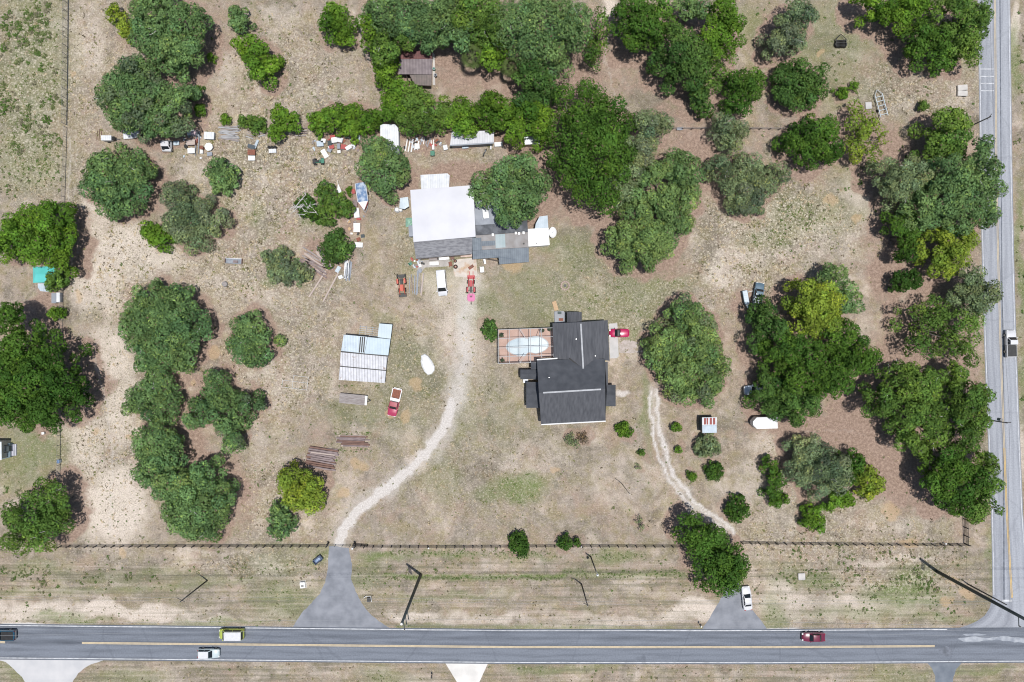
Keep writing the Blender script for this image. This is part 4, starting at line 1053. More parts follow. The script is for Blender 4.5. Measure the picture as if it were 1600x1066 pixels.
def trim(root, L, wf, wr_, zf, zr_, mat):
    for s in (-1, 1):
        MB().box((L / 2 - .12, s * wf * .72, zf), (.3, .34, .16)).build('headlight', M_LAMP, root, bevel=.03)
        MB().box((-L / 2 + .1, s * wr_ * .76, zr_), (.22, .3, .2)).build('tail_light', M_TAIL, root, bevel=.03)
def mirrors(root, x, w, z, mat):
    for s in (-1, 1):
        MB().box((x, s * (w + .1), z), (.16, .2, .16)).build('wing_mirror', mat, root, bevel=.03)

def sedan(root, mat, L=4.8, Wd=1.84, roof=None):
    w = Wd / 2
    body_loft([(-L/2, w*.78, .8), (-L/2+.18, w*.92, .93), (-L/2+.9, w, .98), (-.9, w, .97), (.7, w, .96), (L/2-.9, w*.98, .86), (L/2-.3, w*.9, .76), (L/2, w*.72, .62)], .24).build('body', mat, root, smooth=True)
    cabin(root, mat, -L*.33, L*.2, -L*.2, L*.055, w*.86, w*.68, .93, 1.43, roof)
    wheels(root, (-L*.29, L*.29), (-w+.09, w-.09), .33, .22)
    trim(root, L, w*.9, w*.9, .66, .8, mat); mirrors(root, L*.14, w*.9, 1.0, mat)
    for x in (L/2 - .02, -L/2 + .02):
        MB().box((x, 0, .42), (.14, Wd * .8, .22)).build('bumper', M_BLACK if x > 0 else mat, root, bevel=.04)
def suv(root, mat, L=4.7, Wd=1.9, H_=1.72, roof=None):
    w = Wd / 2
    body_loft([(-L/2, w*.88, 1.0), (-L/2+.15, w*.97, 1.08), (-1, w, 1.1), (L*.15, w, 1.09), (L/2-.9, w*.98, 1.02), (L/2-.2, w*.92, .92), (L/2, w*.78, .75)], .3).build('body', mat, root, smooth=True)
    cabin(root, mat, -L*.475, L*.2, -L*.4, L*.05, w*.9, w*.76, 1.06, H_, roof)
    wheels(root, (-L*.29, L*.3), (-w+.09, w-.09), .37, .24)
    trim(root, L, w*.9, w*.95, .8, .95, mat); mirrors(root, L*.15, w*.93, 1.12, mat)
def pickup(root, mat, L=5.7, Wd=2.0, roof=None, bed_mat=None, wall_mat=None, cover=None, hood=None, cab=(-.1, .6), tailgate=None):
    w = Wd / 2; zb = 1.12
    xc0 = L * (-.06); xc1 = L * .22
    body_loft([(xc0 - .02, w, zb), (xc0 + .4, w, zb), (xc1, w, zb), (L/2-.9, w*.98, 1.08), (L/2-.15, w*.93, 1.0), (L/2, w*.86, .8)], .38).build('body', hood or mat, root, smooth=True)
    cabin(root, mat, xc0, xc1 + .12, xc0 + .16, xc1 - .5, w*.88, w*.74, zb - .05, 1.78, roof)
    wm = wall_mat or mat
    b = MB(); b.box(((-L/2 + xc0) / 2, 0, .62), (xc0 + L/2, Wd * .96, .3))
    b.build('bed_floor', bed_mat or M_BLACK, root)
    for s in (-1, 1):
        MB().box(((-L/2 + xc0) / 2 - .02, s * (w - .07), .9), (xc0 + L/2 - .06, .14, .56)).build('bed_side', wm, root, bevel=.03)
    MB().box((-L/2 + .05, 0, .9), (.1, Wd * .84, .54)).build('tailgate', tailgate or wm, root, bevel=.02)
    if cover: MB().slab([(-L/2 + .08, -w * .9, 1.21), (xc0 - .06, -w * .9, 1.21), (xc0 - .06, w * .9, 1.21), (-L/2 + .08, w * .9, 1.21)], .05).build('bed_cover', cover, root, bevel=.015)
    wheels(root, (-L*.3, L*.31), (-w+.11, w-.11), .39, .26)
    trim(root, L, w*.95, w*1.02, .84, .95, mat); mirrors(root, xc1 - .05, w*.92, 1.25, mat)
    MB().box((L/2 - .02, 0, .5), (.16, Wd * .9, .24)).build('bumper', M_RIM, root, bevel=.04)
    MB().box((-L/2 - .06, 0, .55), (.16, Wd * .85, .2)).build('bumper', M_RIM, root, bevel=.04)
def van(root, mat, L=5.3, Wd=2.0, H_=2.15, roof=None, hoodlen=.95, ribs=False):
    w = Wd / 2
    body_loft([(-L/2, w*.93, 1.25), (-L/2+.12, w, 1.3), (L*.1, w, 1.3), (L/2-hoodlen, w*.99, 1.22), (L/2-.2, w*.93, 1.02), (L/2, w*.82, .8)], .3).build('body', mat, root, smooth=True)
    cabin(root, mat, -L*.49, L/2 - hoodlen + .12, -L*.465, L/2 - hoodlen - .62, w*.97, w*.84, 1.22, H_, roof)
    if ribs:
        for k in range(7):
            y = (k - 3) * w * .22
            MB().box((-.3, y, H_ + .06), (L * .6, .06, .04)).build('roof_rib', roof or mat, root)
    wheels(root, (-L*.3, L*.33), (-w+.1, w-.1), .36, .22)
    trim(root, L, w*.92, w*.98, .82, 1.1, mat); mirrors(root, L/2 - hoodlen, w*.99, 1.3, mat)
    MB().box((L/2 - .02, 0, .45), (.14, Wd * .84, .22)).build('bumper', M_BLACK, root, bevel=.04)

P_WHITE = paint('white', (.66, .66, .68)); P_MAROON = paint('maroon', (.16, .02, .05)); P_LIME = paint('lime', (.45, .52, .1))
P_BLUE = paint('deep_blue', (.03, .13, .22)); P_RED = paint('pinkish_red', (.42, .05, .11)); P_FADED = paint('faded_red', (.38, .08, .1), .5)
P_PEARL = paint('pearl', (.5,.58,.6)); P_ROAD = paint('magenta_red', (.45, .015, .09))
v = at('van', 'white passenger van parked in the yard south of the barn', 'van', 690, 442, -85, 1.2); van(v, P_WHITE, 5.2, 2.0, 2.1)
v = at('minivan', 'lime green van with a ribbed white roof on the road', 'van', 361, 991.5, 180, 1.1); van(v, P_LIME, 5.0, 2.0, 2.1, P_WHITE, .9, True)
v = at('sport_utility_car', 'white car in the far lane, nearest the bottom edge of the photo', 'car', 325.5, 1021.5, 0, .9); suv(v, P_PEARL, 4.4, 1.82, 1.6, P_WHITE)
v = at('sedan_car', 'maroon sedan driving along the road at the right', 'car', 1271, 995.5, 180, .7); sedan(v, P_MAROON, 4.6, 1.85)
v = at('sedan_car', 'white sedan parked on the asphalt apron of the east drive', 'car', 1167, 935, 96, .7); sedan(v, P_WHITE, 4.8, 1.84)
v = at('pickup_truck', 'white pickup with a black bed cover on the side road', 'pickup truck', 1580, 537, 91, .9); pickup(v, P_WHITE, 5.4, 2.0, cover=M_BLACK)
v = at('pickup_truck', 'dark blue pickup cut by the left edge of the photo', 'pickup truck', 0, 993, 180, .9); pickup(v, P_BLUE, 5.8, 2.05, cover=M_BLACK)
v = at('pickup_truck', 'red and white pickup with a rusty bed beside the metal carport', 'pickup truck', 616.5, 629, -103, .8); pickup(v, P_FADED, 5.6, 1.95, roof=P_FADED, bed_mat=M_RUST, wall_mat=M_WHITE, hood=P_RED)
MB().box((-.55, 0, 1.2), (.7, 1.7, .06)).build('cab_cover', M_WHITE, v, bevel=.02)
v = at('convertible_car', 'small crimson convertible with a black top beside the house', 'car', 967.5, 520.5, 180, .6)
w_ = .86; L_ = 4.0
body_loft([(-L_/2, w_*.78, .8), (-L_/2+.3, w_*.95, .88), (-.7, w_, .9), (.5, w_, .88), (L_/2-.7, w_*.97, .8), (L_/2-.2, w_*.85, .68), (L_/2, w_*.66, .55)], .22).build('body', P_ROAD, v, smooth=True)
cabin(v, M_BLACK, -.25, .95, -.0, .42, .76, .6, .84, 1.24, M_BLACK, 'soft_top')
wheels(v, (-1.2, 1.22), (-.76, .76), .31, .2); trim(v, L_, .78, .8, .62, .72, P_ROAD); mirrors(v, .75, .8, .92, P_ROAD)

# tractors
P_TRED = paint('tractor_red', (.42, .02, .03), .5); P_ORANGE = paint('tractor_orange', (.55, .09, .05), .5); P_PINK = paint('pink', (.6, .17, .34), .6)
def tractor(root, mat, bucket_mat, forks=False, deck=None, sc=1.0):
    k = sc
    MB().box((.75*k, 0, .95*k), (1.35*k, .62*k, .55*k)).build('hood', mat, root, bevel=.1)
    MB().box((-.35*k, 0, .62*k), (1.5*k, .5*k, .4*k)).build('chassis', M_BLACK, root, bevel=.04)
    for s in (-1, 1):
        t = MB().tube((-.55*k, s*.58*k, .66*k), (-.55*k, s*.95*k, .66*k), .66*k, n=20).build('rear_wheel', M_TYRE, root, bevel=.04)
        MB().tube((-.55*k, s*.7*k, .66*k), (-.55*k, s*.97*k, .66*k), .3*k, n=12).build('rim', mat, t)
        t = MB().tube((1.15*k, s*.5*k, .4*k), (1.15*k, s*.76*k, .4*k), .4*k, n=16).build('front_wheel', M_TYRE, root, bevel=.03)
        MB().tube((1.15*k, s*.6*k, .4*k), (1.15*k, s*.78*k, .4*k), .18*k, n=10).build('rim', mat, t)
        MB().box((-.55*k, s*.7*k, 1.36*k), (.95*k, .34*k, .07*k)).build('fender', mat, root, bevel=.03)
        MB().path([(.1*k, s*.5*k, 1.0*k), (.7*k, s*.5*k, 1.28*k), (1.5*k, s*.5*k, 1.0*k), (2.05*k, s*.5*k, .35*k)], .07*k, 6).build('loader_arm', mat, root)
        MB().path([(-.75*k, s*.45*k, .9*k), (-.8*k, s*.45*k, 2.0*k)], .045*k, 6).build('roll_bar_post', M_BLACK, root)
    MB().box((-.8*k, 0, 2.0*k), (.09*k, .98*k, .09*k)).build('roll_bar', M_BLACK, root, bevel=.02)
    st = MB(); st.box((-.5*k, 0, 1.05*k), (.5*k, .5*k, .12*k)); st.box((-.74*k, 0, 1.28*k), (.1*k, .48*k, .4*k)); st.build('seat', M_BLACK, root, bevel=.04)
    MB().ring((.02*k, 0), .15*k, .2*k, 1.28*k, 1.32*k).build('steering_wheel', M_BLACK, root)
    b = MB(); b.box((2.15*k, 0, .12), (.75*k, 1.5*k, .07)); b.box((1.83*k, 0, .38*k), (.07, 1.5*k, .5*k)); b.box((2.15*k, .74*k, .32*k), (.7*k, .05, .4*k)); b.box((2.15*k, -.74*k, .32*k), (.7*k, .05, .4*k))
    b.build('loader_bucket', bucket_mat, root)
    if forks:
        for s in (-1, 1): MB().box((2.9*k, s*.38*k, .14), (.9*k, .12, .08)).build('fork', mat, root)
    if deck:
        m = MB(); pts = [(-1.25, -.55), (-1.25, .55), (-1.6, .78), (-2.5, .78), (-2.85, .5), (-2.85, -.5), (-2.5, -.78), (-1.6, -.78)]
        m.prism(pts, .18, .5); m.build('mower_deck', deck, root, bevel=.05)
        MB().box((-1.85, 0, .62), (.36, .3, .26)).build('gear_box', M_BLACK, root, bevel=.05)
        MB().path([(-2.7, 0, .5), (-3.15, 0, .4)], .05).build('tail_arm', M_BLACK, root)
        MB().tube((-3.25, -.07, .22), (-3.25, .07, .22), .22, n=12).build('tail_wheel', M_TYRE, root)
        for s in (-1, 1): MB().path([(-.9, s*.4, .5), (-2.0, s*.3, .56)], .05).build('hitch_arm', deck, root)
t = at('tractor', 'dark red tractor with a pink mower deck behind it, facing the concrete pad', 'tractor', 736, 449, 90, .8); tractor(t, P_TRED, P_TRED, True, P_PINK, .98)
t = at('tractor', 'orange tractor with a black bucket, parked west of the white van', 'tractor', 627.5, 444, -86, .8); tractor(t, P_ORANGE, M_BLACK, False, None, 1.02)
b = MB(); b.box((-1.7, 0, .55), (.5, 1.9, .4)); b.box((-1.35, 0, .5), (.3, .9, .2)); b.build('rear_blade', M_BLACK, t, bevel=.03)
for s in (-.8, .8): MB().tube((-1.7, s - .12, .4), (-1.7, s + .12, .4), .4, n=16).build('gauge_wheel', M_TYRE, t, bevel=.03)

# boats
def hull(root, L, Wd, Hh, mat, n=9, bow=.42, z0=.35):
    rings = []
    for k in range(n):
        x = -L/2 + L * k / (n - 1); u = k / (n - 1)
        w = Wd/2 * (1 if u < bow else max(.03, 1 - ((u - bow) / (1 - bow)) ** 1.7))
        zk = z0 + (0 if u < .6 else (u - .6) ** 2 * 1.6)
        zt = z0 + Hh + .2 * max(0, u - .5)
        rings.append([(x, -w*.15, zk), (x, w*.15, zk), (x, w*.8, zk + Hh*.35), (x, w, zt - .04), (x, w * .96, zt), (x, -w * .96, zt), (x, -w, zt - .04), (x, -w*.8, zk + Hh*.35)])
    MB().loft(rings).build('hull', mat, root, smooth=False)
def trailer_frame(root, L, Wd):
    f = MB()
    for s in (-1, 1): f.box((0, s * Wd * .3, .42), (L * .9, .1, .1))
    for x in (-L*.4, 0, L*.3): f.box((x, 0, .42), (.1, Wd * .7, .1))
    f.path([(L*.42, Wd*.3, .42), (L*.62, 0, .42)], .06); f.path([(L*.42, -Wd*.3, .42), (L*.62, 0, .42)], .06)
    f.build('trailer_frame', M_GREYMETAL, root)
    for s in (-1, 1): MB().tube((-L*.15, s*Wd*.48, .32), (-L*.15, s*Wd*.62, .32), .32, n=14).build('wheel', M_TYRE, root, bevel=.03)
P_HULLRED = paint('hull_red', (.28, .04, .04), .6)
bt = at('motor_boat', 'red hulled boat under a patchy blue tarp, white bow pointing down the photo', 'boat', 566.5, 307.5, -82, 1.2)
hull(bt, 5.4, 2.1, .95, P_HULLRED, bow=.66); trailer_frame(bt, 5.0, 1.9)
MB().slab([(1.0, -1.0, 1.5), (2.72, -.05, 1.6), (2.72, .05, 1.6), (1.0, 1.0, 1.5)], .08).build('bow_deck', M_WHITE, bt)
tp = MB()
V, F = [], []
rr_ = random.Random(4)
for i in range(9):
    for j in range(6):
        x = -2.75 + 3.8 * i / 8; y = -1.08 + 2.16 * j / 5
        V.append((x, y, 1.5 + .16 * math.sin(math.pi * j / 5) + rr_.uniform(0, .08) - (.1 if j in (0, 5) else 0)))
F = [(i * 6 + j, i * 6 + j + 1, (i + 1) * 6 + j + 1, (i + 1) * 6 + j) for i in range(8) for j in range(5)]
tp.add(V, F).build('tarp', M_BLUE, bt)
for s in (-1, 1): MB().path([(-2.7, s * 1.07, 1.56), (1.0, s * 1.04, 1.58)], .05).build('gunwale_rail', M_WHITE, bt)
bt = at('sail_dinghy', 'small white pointed boat beside the olive shrub', 'boat', 530.5, 302, 98, .5)
hull(bt, 3.8, 1.15, .45, M_WHITE, bow=.3, z0=.1)
for x in (-.2, -1.1): MB().box((x, 0, .6), (.22, 1.05, .06)).build('thwart', M_BLACK, bt)
MB().path([(1.8, 0, .6), (2.6, 0, .68)], .04).build('bowsprit', M_WHITE, bt)
bt = at('old_boat', 'narrow blue and white boat on blocks at the edge of the grove', 'boat', 1166, 468, -80, 1.0)
hull(bt, 3.6, 1.0, .8, paint('boat_grey_blue', (.3, .42, .5), .6), bow=.6, z0=.3)
MB().slab([(-1.75, -.42, 1.14), (.6, -.42, 1.16), (.6, .42, 1.16), (-1.75, .42, 1.14)], .06).build('deck', M_PALEBLUE, bt)
MB().box((1.1, 0, 1.3), (.5, .6, .3), taper=.7).build('bow_cover', M_WHITE, bt, bevel=.05)
MB().path([(-1.4, .5, 1.3), (-1.45, 1.5, 1.35)], .05).build('boom', M_WHITE, bt)
v = at('covered_truck', 'blue-grey truck half hidden under the grove, right of the narrow boat', 'truck', 1185, 461, 80, 1.0)
pickup(v, paint('truck_blue_grey', (.1, .16, .21), .5), 5.0, 1.9, bed_mat=M_GREYMETAL)
v = at('camper_van', 'white vehicle with blue windows nosing out from under the grove', 'car', 1181, 609, 184, .9); suv(v, paint('icy_white', (.52,.6,.7)), 4.6, 1.9, 1.75, M_WHITE)
v = at('truck_cab', 'white truck cab with a missing bonnet in the junk row', 'truck cab', 260, 228, -90, .9)
body_loft([(-1.05, .95, 1.0), (-.6, 1.0, 1.12), (.3, 1.0, 1.12), (.75, .95, 1.05), (1.1, .86, .95)], .35).build('body', P_WHITE, v, smooth=True)
cabin(v, P_WHITE, -.95, .75, -.75, .25, .92, .78, 1.08, 1.7)
wheels(v, (-.7, .75), (-.9, .9), .38, .22)
MB().box((.55, -.5, 1.2), (.7, .5, .12), rz=20).build('engine_cover', M_BLACK, v, bevel=.04)
v = at('quad_bike', 'dark green quad bike in the dry field below the middle junk heap', 'quad bike', 498, 252.5, 4, .5)
for x in (-.72, .72):
    for s in (-1, 1):
        t_ = MB().tube((x, s * .38, .33), (x, s * .66, .33), .33, n=14).build('wheel', M_TYRE, v, bevel=.04)
        MB().tube((x, s * .5, .33), (x, s * .67, .33), .14, n=10).build('rim', M_RIM, t_)
MB().box((.1, 0, .62), (1.9, .5, .3)).build('body', M_GREEN, v, bevel=.08)
MB().box((-.25, 0, .86), (.85, .38, .16)).build('seat', M_BLACK, v, bevel=.05)
MB().box((.85, 0, .84), (.65, .95, .06)).build('front_rack', M_GREEN, v, bevel=.02)
MB().box((-.9, 0, .84), (.55, .9, .06)).build('rear_rack', M_BLACK, v, bevel=.02)
MB().path([(.35, -.42, 1.05), (.42, 0, 1.0), (.35, .42, 1.05)], .03).build('handlebar', M_BLACK, v)

# trailers
tr = at('cargo_trailer', 'white enclosed trailer with a pointed nose below the grove', 'trailer', 1193, 660, 181.5, 1.2)
pts = [(-2.4, -1.15), (-2.4, 1.15), (1.75, 1.15), (2.5, .35), (2.5, -.35), (1.75, -1.15)]
MB().prism(pts, .5, 2.35).build('body', M_WHITE, tr, bevel=.04)
MB().slab([(p[0] * 1.0, p[1] * .98, 2.38) for p in [(-2.38, -1.15), (1.72, -1.15), (1.95, -.9), (1.95, .9), (1.72, 1.15), (-2.38, 1.15)]], .03).build('roof', P_WHITE, tr)
MB().slab([(1.98, -.88, 2.33), (2.52, -.34, 1.9), (2.52, .34, 1.9), (1.98, .88, 2.33)], .03).build('nose_panel', M_GREYMETAL, tr)
MB().path([(2.4, 0, .5), (3.4, 0, .5)], .07).build('tongue', M_BLACK, tr)
for s in (-1, 1):
    for x in (-.5, .3): MB().tube((x, s * .95, .33), (x, s * 1.17, .33), .33, n=14).build('wheel', M_TYRE, tr, bevel=.03)
tr = at('flat_trailer', 'long low trailer under a weathered grey board deck, south of the carport', 'trailer', 552.5, 624, -5.5, .9)
MB().box((-.2, 0, .85), (5.3, 1.95, .12)).build('deck', M_WOODGREY, tr)
for k in range(7): MB().box((-.2, -.87 + k * .29, .925), (5.3 + .1 * (k % 2), .25, .04)).build('deck_board', M_WOODGREY, tr)
MB().box((2.55, 0, .95), (.42, 1.9, .22)).build('front_box', M_WHITE, tr, bevel=.03)
f = MB(); f.box((-.2, .7, .6), (5.2, .14, .24)); f.box((-.2, -.7, .6), (5.2, .14, .24)); f.path([(2.3, .5, .55), (3.4, 0, .5)], .06); f.path([(2.3, -.5, .55), (3.4, 0, .5)], .06); f.build('frame', M_BLACK, tr)
for s in (-1, 1):
    for x in (-.9, -.1): MB().tube((x, s * .8, .34), (x, s * 1.0, .34), .34, n=14).build('wheel', M_TYRE, tr, bevel=.03)
def frame_trailer(name, label, px, py, deg, L, Wd, mat, rails=6):
    t = at(name, label, 'trailer', px, py, deg, .5)
    for s in (-1, 1):
        MB().box((0, s * Wd/2, .55), (L, .16, .2)).build('side_rail', mat, t, bevel=.02)
        MB().tube((-L*.18, s*(Wd/2 + .05), .3), (-L*.18, s*(Wd/2 + .25), .3), .3, n=12).build('wheel', M_TYRE, t)
        MB().path([(L/2, s * Wd/2, .55), (L/2 + 1.0, 0, .5)], .06).build('tongue_bar', mat, t)
    for k in range(rails): MB().box((-L/2 + L * (k + .5) / rails, 0, .52), (.12, Wd, .12)).build('cross_bar', mat, t)
    return t
frame_trailer('frame_trailer', 'empty silver frame trailer beside the bright feathery tree', 1377, 165, 105, 4.6, 1.5, pmat('silver_steel', (.55, .6, .62), (.42, .47, .5), rough=.4, metal=.3), 5)
t = frame_trailer('harrow', 'black tined implement with an A-shaped hitch in the northeast field', 1314, 67, 90, 1.5, 2.0, M_BLACK, 3)
for k in range(9): MB().box((-.2, -.95 + k * .24, .3), (1.5, .07, .5)).build('tine', M_BLACK, t)

# ------------------------------------------------------------------ buildings
M_SHINGLE = pmat('charcoal_shingles', (.05, .055, .066), (.085, .09, .103), scale=.7, rough=.85, stripe=('Y', .22, .16), bump=.15, lo=.3, hi=.7)
M_SHINGLE_W = pmat('charcoal_shingles_across', (.06, .063, .073), (.105, .108, .12), scale=1.1, rough=.85, stretch=(2.4, .35, 1), stripe=('X', .22, .2), bump=.15, lo=.3, hi=.7)
M_RIDGE = pmat('white_ridge_vent', (.4, .41, .43), (.3, .31, .33), scale=2, rough=.6)
M_STUCCO = pmat('pale_stucco', (.55, .53, .5), (.46, .45, .43), scale=1.0, rough=.9)
M_FASCIA = pmat('white_fascia', (.7, .7, .7), (.6, .6, .6), rough=.6)
M_BARNROOF = pmat('white_membrane_roof', (.57, .57, .6), (.51, .51, .545), scale=.25, rough=.55)
M_GREYSH = pmat('worn_grey_shingles', (.27, .27, .285), (.17, .17, .185), scale=2.2, rough=.9, stretch=(.5, 1.6, 1), stripe=('Y', .2, .25), bump=.2, lo=.4, hi=.62)
M_SLATE = pmat('blue_grey_sheet', (.1, .125, .155), (.15, .18, .21), scale=.9, rough=.6, stripe=('X', .4, .14), bump=.15)
M_DKSLATE = pmat('dark_patched_felt', (.07, .075, .085), (.16, .17, .19), scale=.5, rough=.85, lo=.4, hi=.6)
M_LTFELT = pmat('silvery_felt', (.3, .32, .36), (.2, .22, .255), scale=.5, rough=.7)
M_BROWNFELT = pmat('brown_stained_felt', (.24, .22, .21), (.32, .31, .31), scale=.6, rough=.85)
M_AQUA = pmat('pale_aqua_sheet', (.2, .28, .3), (.28, .34, .36), scale=.6, rough=.5, stripe=('X', .3, .1))
M_TIN = pmat('silver_tin', (.5, .58, .64), (.42, .49, .55), scale=.9, rough=.45, stripe=('X', .55, .1), bump=.15, rust=((.1, .1, .11), 1.2, .68))
M_TINW = pmat('chalky_tin', (.62, .62, .66), (.5, .5, .52), scale=1.2, rough=.6, stripe=('X', .55, .38), bump=.2, rust=((.33, .27, .24), .9, .62))
M_RUSTROOF = pmat('rust_red_sheet', (.11, .04, .04), (.16, .06, .055), scale=1.0, rough=.7, stripe=('X', .5, .2))
M_GREYROOF = pmat('mauve_grey_sheet', (.24, .2, .21), (.16, .13, .14), scale=1.0, rough=.7, stripe=('X', .6, .35))
M_TEAL = pmat('teal_sheet', (.1, .5, .47), (.13, .56, .54), scale=.6, rough=.5)
M_WALLTAN = pmat('tan_board_wall', (.35, .28, .22), (.27, .22, .18), rough=.9)

def house_root(name, label, cat, px, py, group=None):
    p = g(px, py, 2.5)
    r0 = thing(name, label, cat, (p.x, p.y, 0), 0, group); r0['_o'] = (p.x, p.y); return r0
def loc(root, P):
    o = root.location
    return [Vector((p[0] - o.x, p[1] - o.y, p[2])) for p in P]
def ccw(P):
    a = sum(P[i][0] * P[(i + 1) % len(P)][1] - P[(i + 1) % len(P)][0] * P[i][1] for i in range(len(P)))
    return P if a > 0 else P[::-1]
def inset2(P, d):
    c = Vector((sum(p[0] for p in P) / len(P), sum(p[1] for p in P) / len(P), 0))
    out = []
    for p in P:
        v = Vector((p[0] - c.x, p[1] - c.y, 0)); l = v.length
        out.append((c.x + v.x * (l - d) / l, c.y + v.y * (l - d) / l, p[2]))
    return out
def roof_panel(root, name, pts, mat, t=.12):
    """pts: (px, py, z)"""
    P = ccw(loc(root, [g(*p) for p in pts]))
    return MB().slab(P, t).build(name, mat, root)
def wall_block(root, name, pts, mat, d=.35):
    P = ccw(inset2(loc(root, [g(*p) for p in pts]), d))
    return MB().walls(P, [p[2] - .13 for p in P]).build(name, mat, root)
def strip(root, name, a, b, w, mat, lift=.04):
    P = loc(root, [g(*a), g(*b)]); d = (P[1] - P[0]); n = Vector((-d.y, d.x, 0)).normalized() * w / 2
    up = Vector((0, 0, lift + .05))
    return MB().slab(ccw([P[0] - n + up, P[1] - n + up, P[1] + n + up, P[0] + n + up]), .07).build(name, mat, root)

hs = house_root('house', 'charcoal shingled house with white ridge lines beside the caged pool', 'house', 895, 590)
EZ, RZ = 4.2, 7.4        # main eave, main ridge
WE, WR = 3.2, 5.05       # wing eave, wing ridge
A_, B_, C_, D_ = (839, 563, EZ), (945.5, 561, EZ), (946.3, 657.5, EZ - .3), (845.5, 663, EZ - .3)
rW, rE = (842, 614.2, RZ), (945.8, 608, RZ)
roof_panel(hs, 'roof', [A_, B_, rE, rW], M_SHINGLE)
roof_panel(hs, 'roof', [rW, rE, C_, D_], M_SHINGLE_W)
wall_block(hs, 'wall', [A_, B_, C_, D_], M_STUCCO, .5)
m = MB(); PL = loc(hs, [g(*p) for p in (A_, D_, rW)])
for tri in ((A_, rW, D_), (B_, rE, C_)):
    T = inset2(loc(hs, [g(*p) for p in tri]), .4); T = [Vector((t[0], t[1], t[2] - .18)) for t in T]
    m.poly(T)
m.build('gable', M_STUCCO, hs)
wTL, wTR, wBR, wBL = (863.3, 505.3, WE), (949.5, 500.3, WE), (952.6, 564, WE), (866, 566, WE)
wrN, wrS = (907.3, 503.5, WR), (911.5, 578, WR)
roof_panel(hs, 'wing_roof', [wTL, wrN, wrS, (891, 562, 4.15), (888, 566, WE)if False else (866, 564, WE)], M_SHINGLE_W)
roof_panel(hs, 'wing_roof', [wrN, wTR, wBR, (931, 561, 4.12), wrS], M_SHINGLE_W)
wall_block(hs, 'wing_wall', [wTL, wTR, wBR, wBL], M_STUCCO, .45)
T = inset2(loc(hs, [g(*p) for p in (wTL, wTR, wrN)]), .3)
MB().poly([Vector((t[0], t[1] - .4, t[2] - .2)) for t in T]).build('wing_gable', M_STUCCO, hs)
strip(hs, 'ridge_vent', (848.5, 613.8, RZ), (939, 608.4, RZ), .3, M_RIDGE)
strip(hs, 'ridge_vent', (907.5, 506, WR), (911.3, 576, WR), .3, M_RIDGE)
for a_, b_ in (((911.5, 577.8, 5.02), (889.5, 560, 4.12)), ((911.5, 577.8, 5.02), (930, 557, 4.0))): strip(hs, 'valley_shade', a_, b_, .28, M_BLACK, .03)  # black strips painting in the shade line where wing and main slopes meet
strip(hs, 'gutter', (845.8, 663.6, EZ - .38), (946.3, 658.2, EZ - .38), .22, M_FASCIA)
strip(hs, 'gutter', (838.8, 562.2, EZ - .08), (871, 560, EZ - .08), .25, M_FASCIA)
# lower eave strip and small gabled bays
def bay(name, x0, y0, x1, y1, ze, zr, horiz, mat=M_SHINGLE):
    w = wall_block(hs, name, [(x0, y0, ze), (x1, y0, ze), (x1, y1, ze), (x0, y1, ze)], M_STUCCO, .3)
    if horiz:
        ym = (y0 + y1) / 2
        Q = [[(x0, y0, ze), (x1, y0, ze), (x1, ym, zr), (x0, ym, zr)], [(x0, ym, zr), (x1, ym, zr), (x1, y1, ze), (x0, y1, ze)]]
    else:
        xm = (x0 + x1) / 2
        Q = [[(x0, y0, ze), (xm, y0, zr), (xm, y1, zr), (x0, y1, ze)], [(xm, y0, zr), (x1, y0, ze), (x1, y1, ze), (xm, y1, zr)]]
    for q in Q:
        P = ccw(loc(hs, [g(*p) for p in q])); MB().slab(P, .1).build('bay_roof', mat, hs)
    return w
bay('bay_wall', 813, 577.5, 840, 593, 2.9, 3.6, True)
bay('bay_wall', 829.5, 566.5, 841, 577.3, 3.0, 3.2, False)
bay('bay_wall', 822.3, 597, 844, 637.5, 2.9, 3.9, True)
bay('bay_wall', 945, 601.5, 962, 635, 2.9, 3.8, True)
bay('bay_wall', 886, 487.5, 909, 506, 2.8, 3.5, False, M_SHINGLE_W)
roof_panel(hs, 'lower_eave', [(943.5, 566, 3.5), (949.6, 565.6, 3.2), (950, 601, 3.2), (945, 604, 3.5)], M_SHINGLE_W)
MB().prism(loc(hs, [g(*p) for p in [(866, 487, 0), (880, 486.2, 0), (883, 489, 0), (883.2, 504, 0), (866.5, 505, 0)]]), 0, .35).build('back_landing', pmat('grey_painted_slab', (.33, .34, .36), (.28, .29, .31), rough=.8), hs)
P = loc(hs, [g(872, 489, .4), g(875, 499.5, .4)])
MB().box((P[0].x + .3, P[0].y, .45), (.75, .5, .2)).build('hatch', pmat('dark_green_lid', (.02, .05, .05), (.04, .07, .07)), hs, bevel=.03)
MB().box((P[1].x + .2, P[1].y, .43), (.9, .55, .16)).build('door_mat', M_RUST, hs, bevel=.02)
for px_, py_ in ((866, 543), (885, 650)):
    q = loc(hs, [g(px_, py_, 4.6 if py_ < 600 else 5.0)])[0]
for px_, py_, z_ in ((930, 556, 4.0), (858, 590, 5.6), (900, 530, 4.8)):
    q = loc(hs, [g(px_, py_, z_)])[0]; MB().tube(q - Vector((0, 0, .6)), q + Vector((0, 0, .35)), .08, n=8).build('vent_pipe', M_RIM, hs)
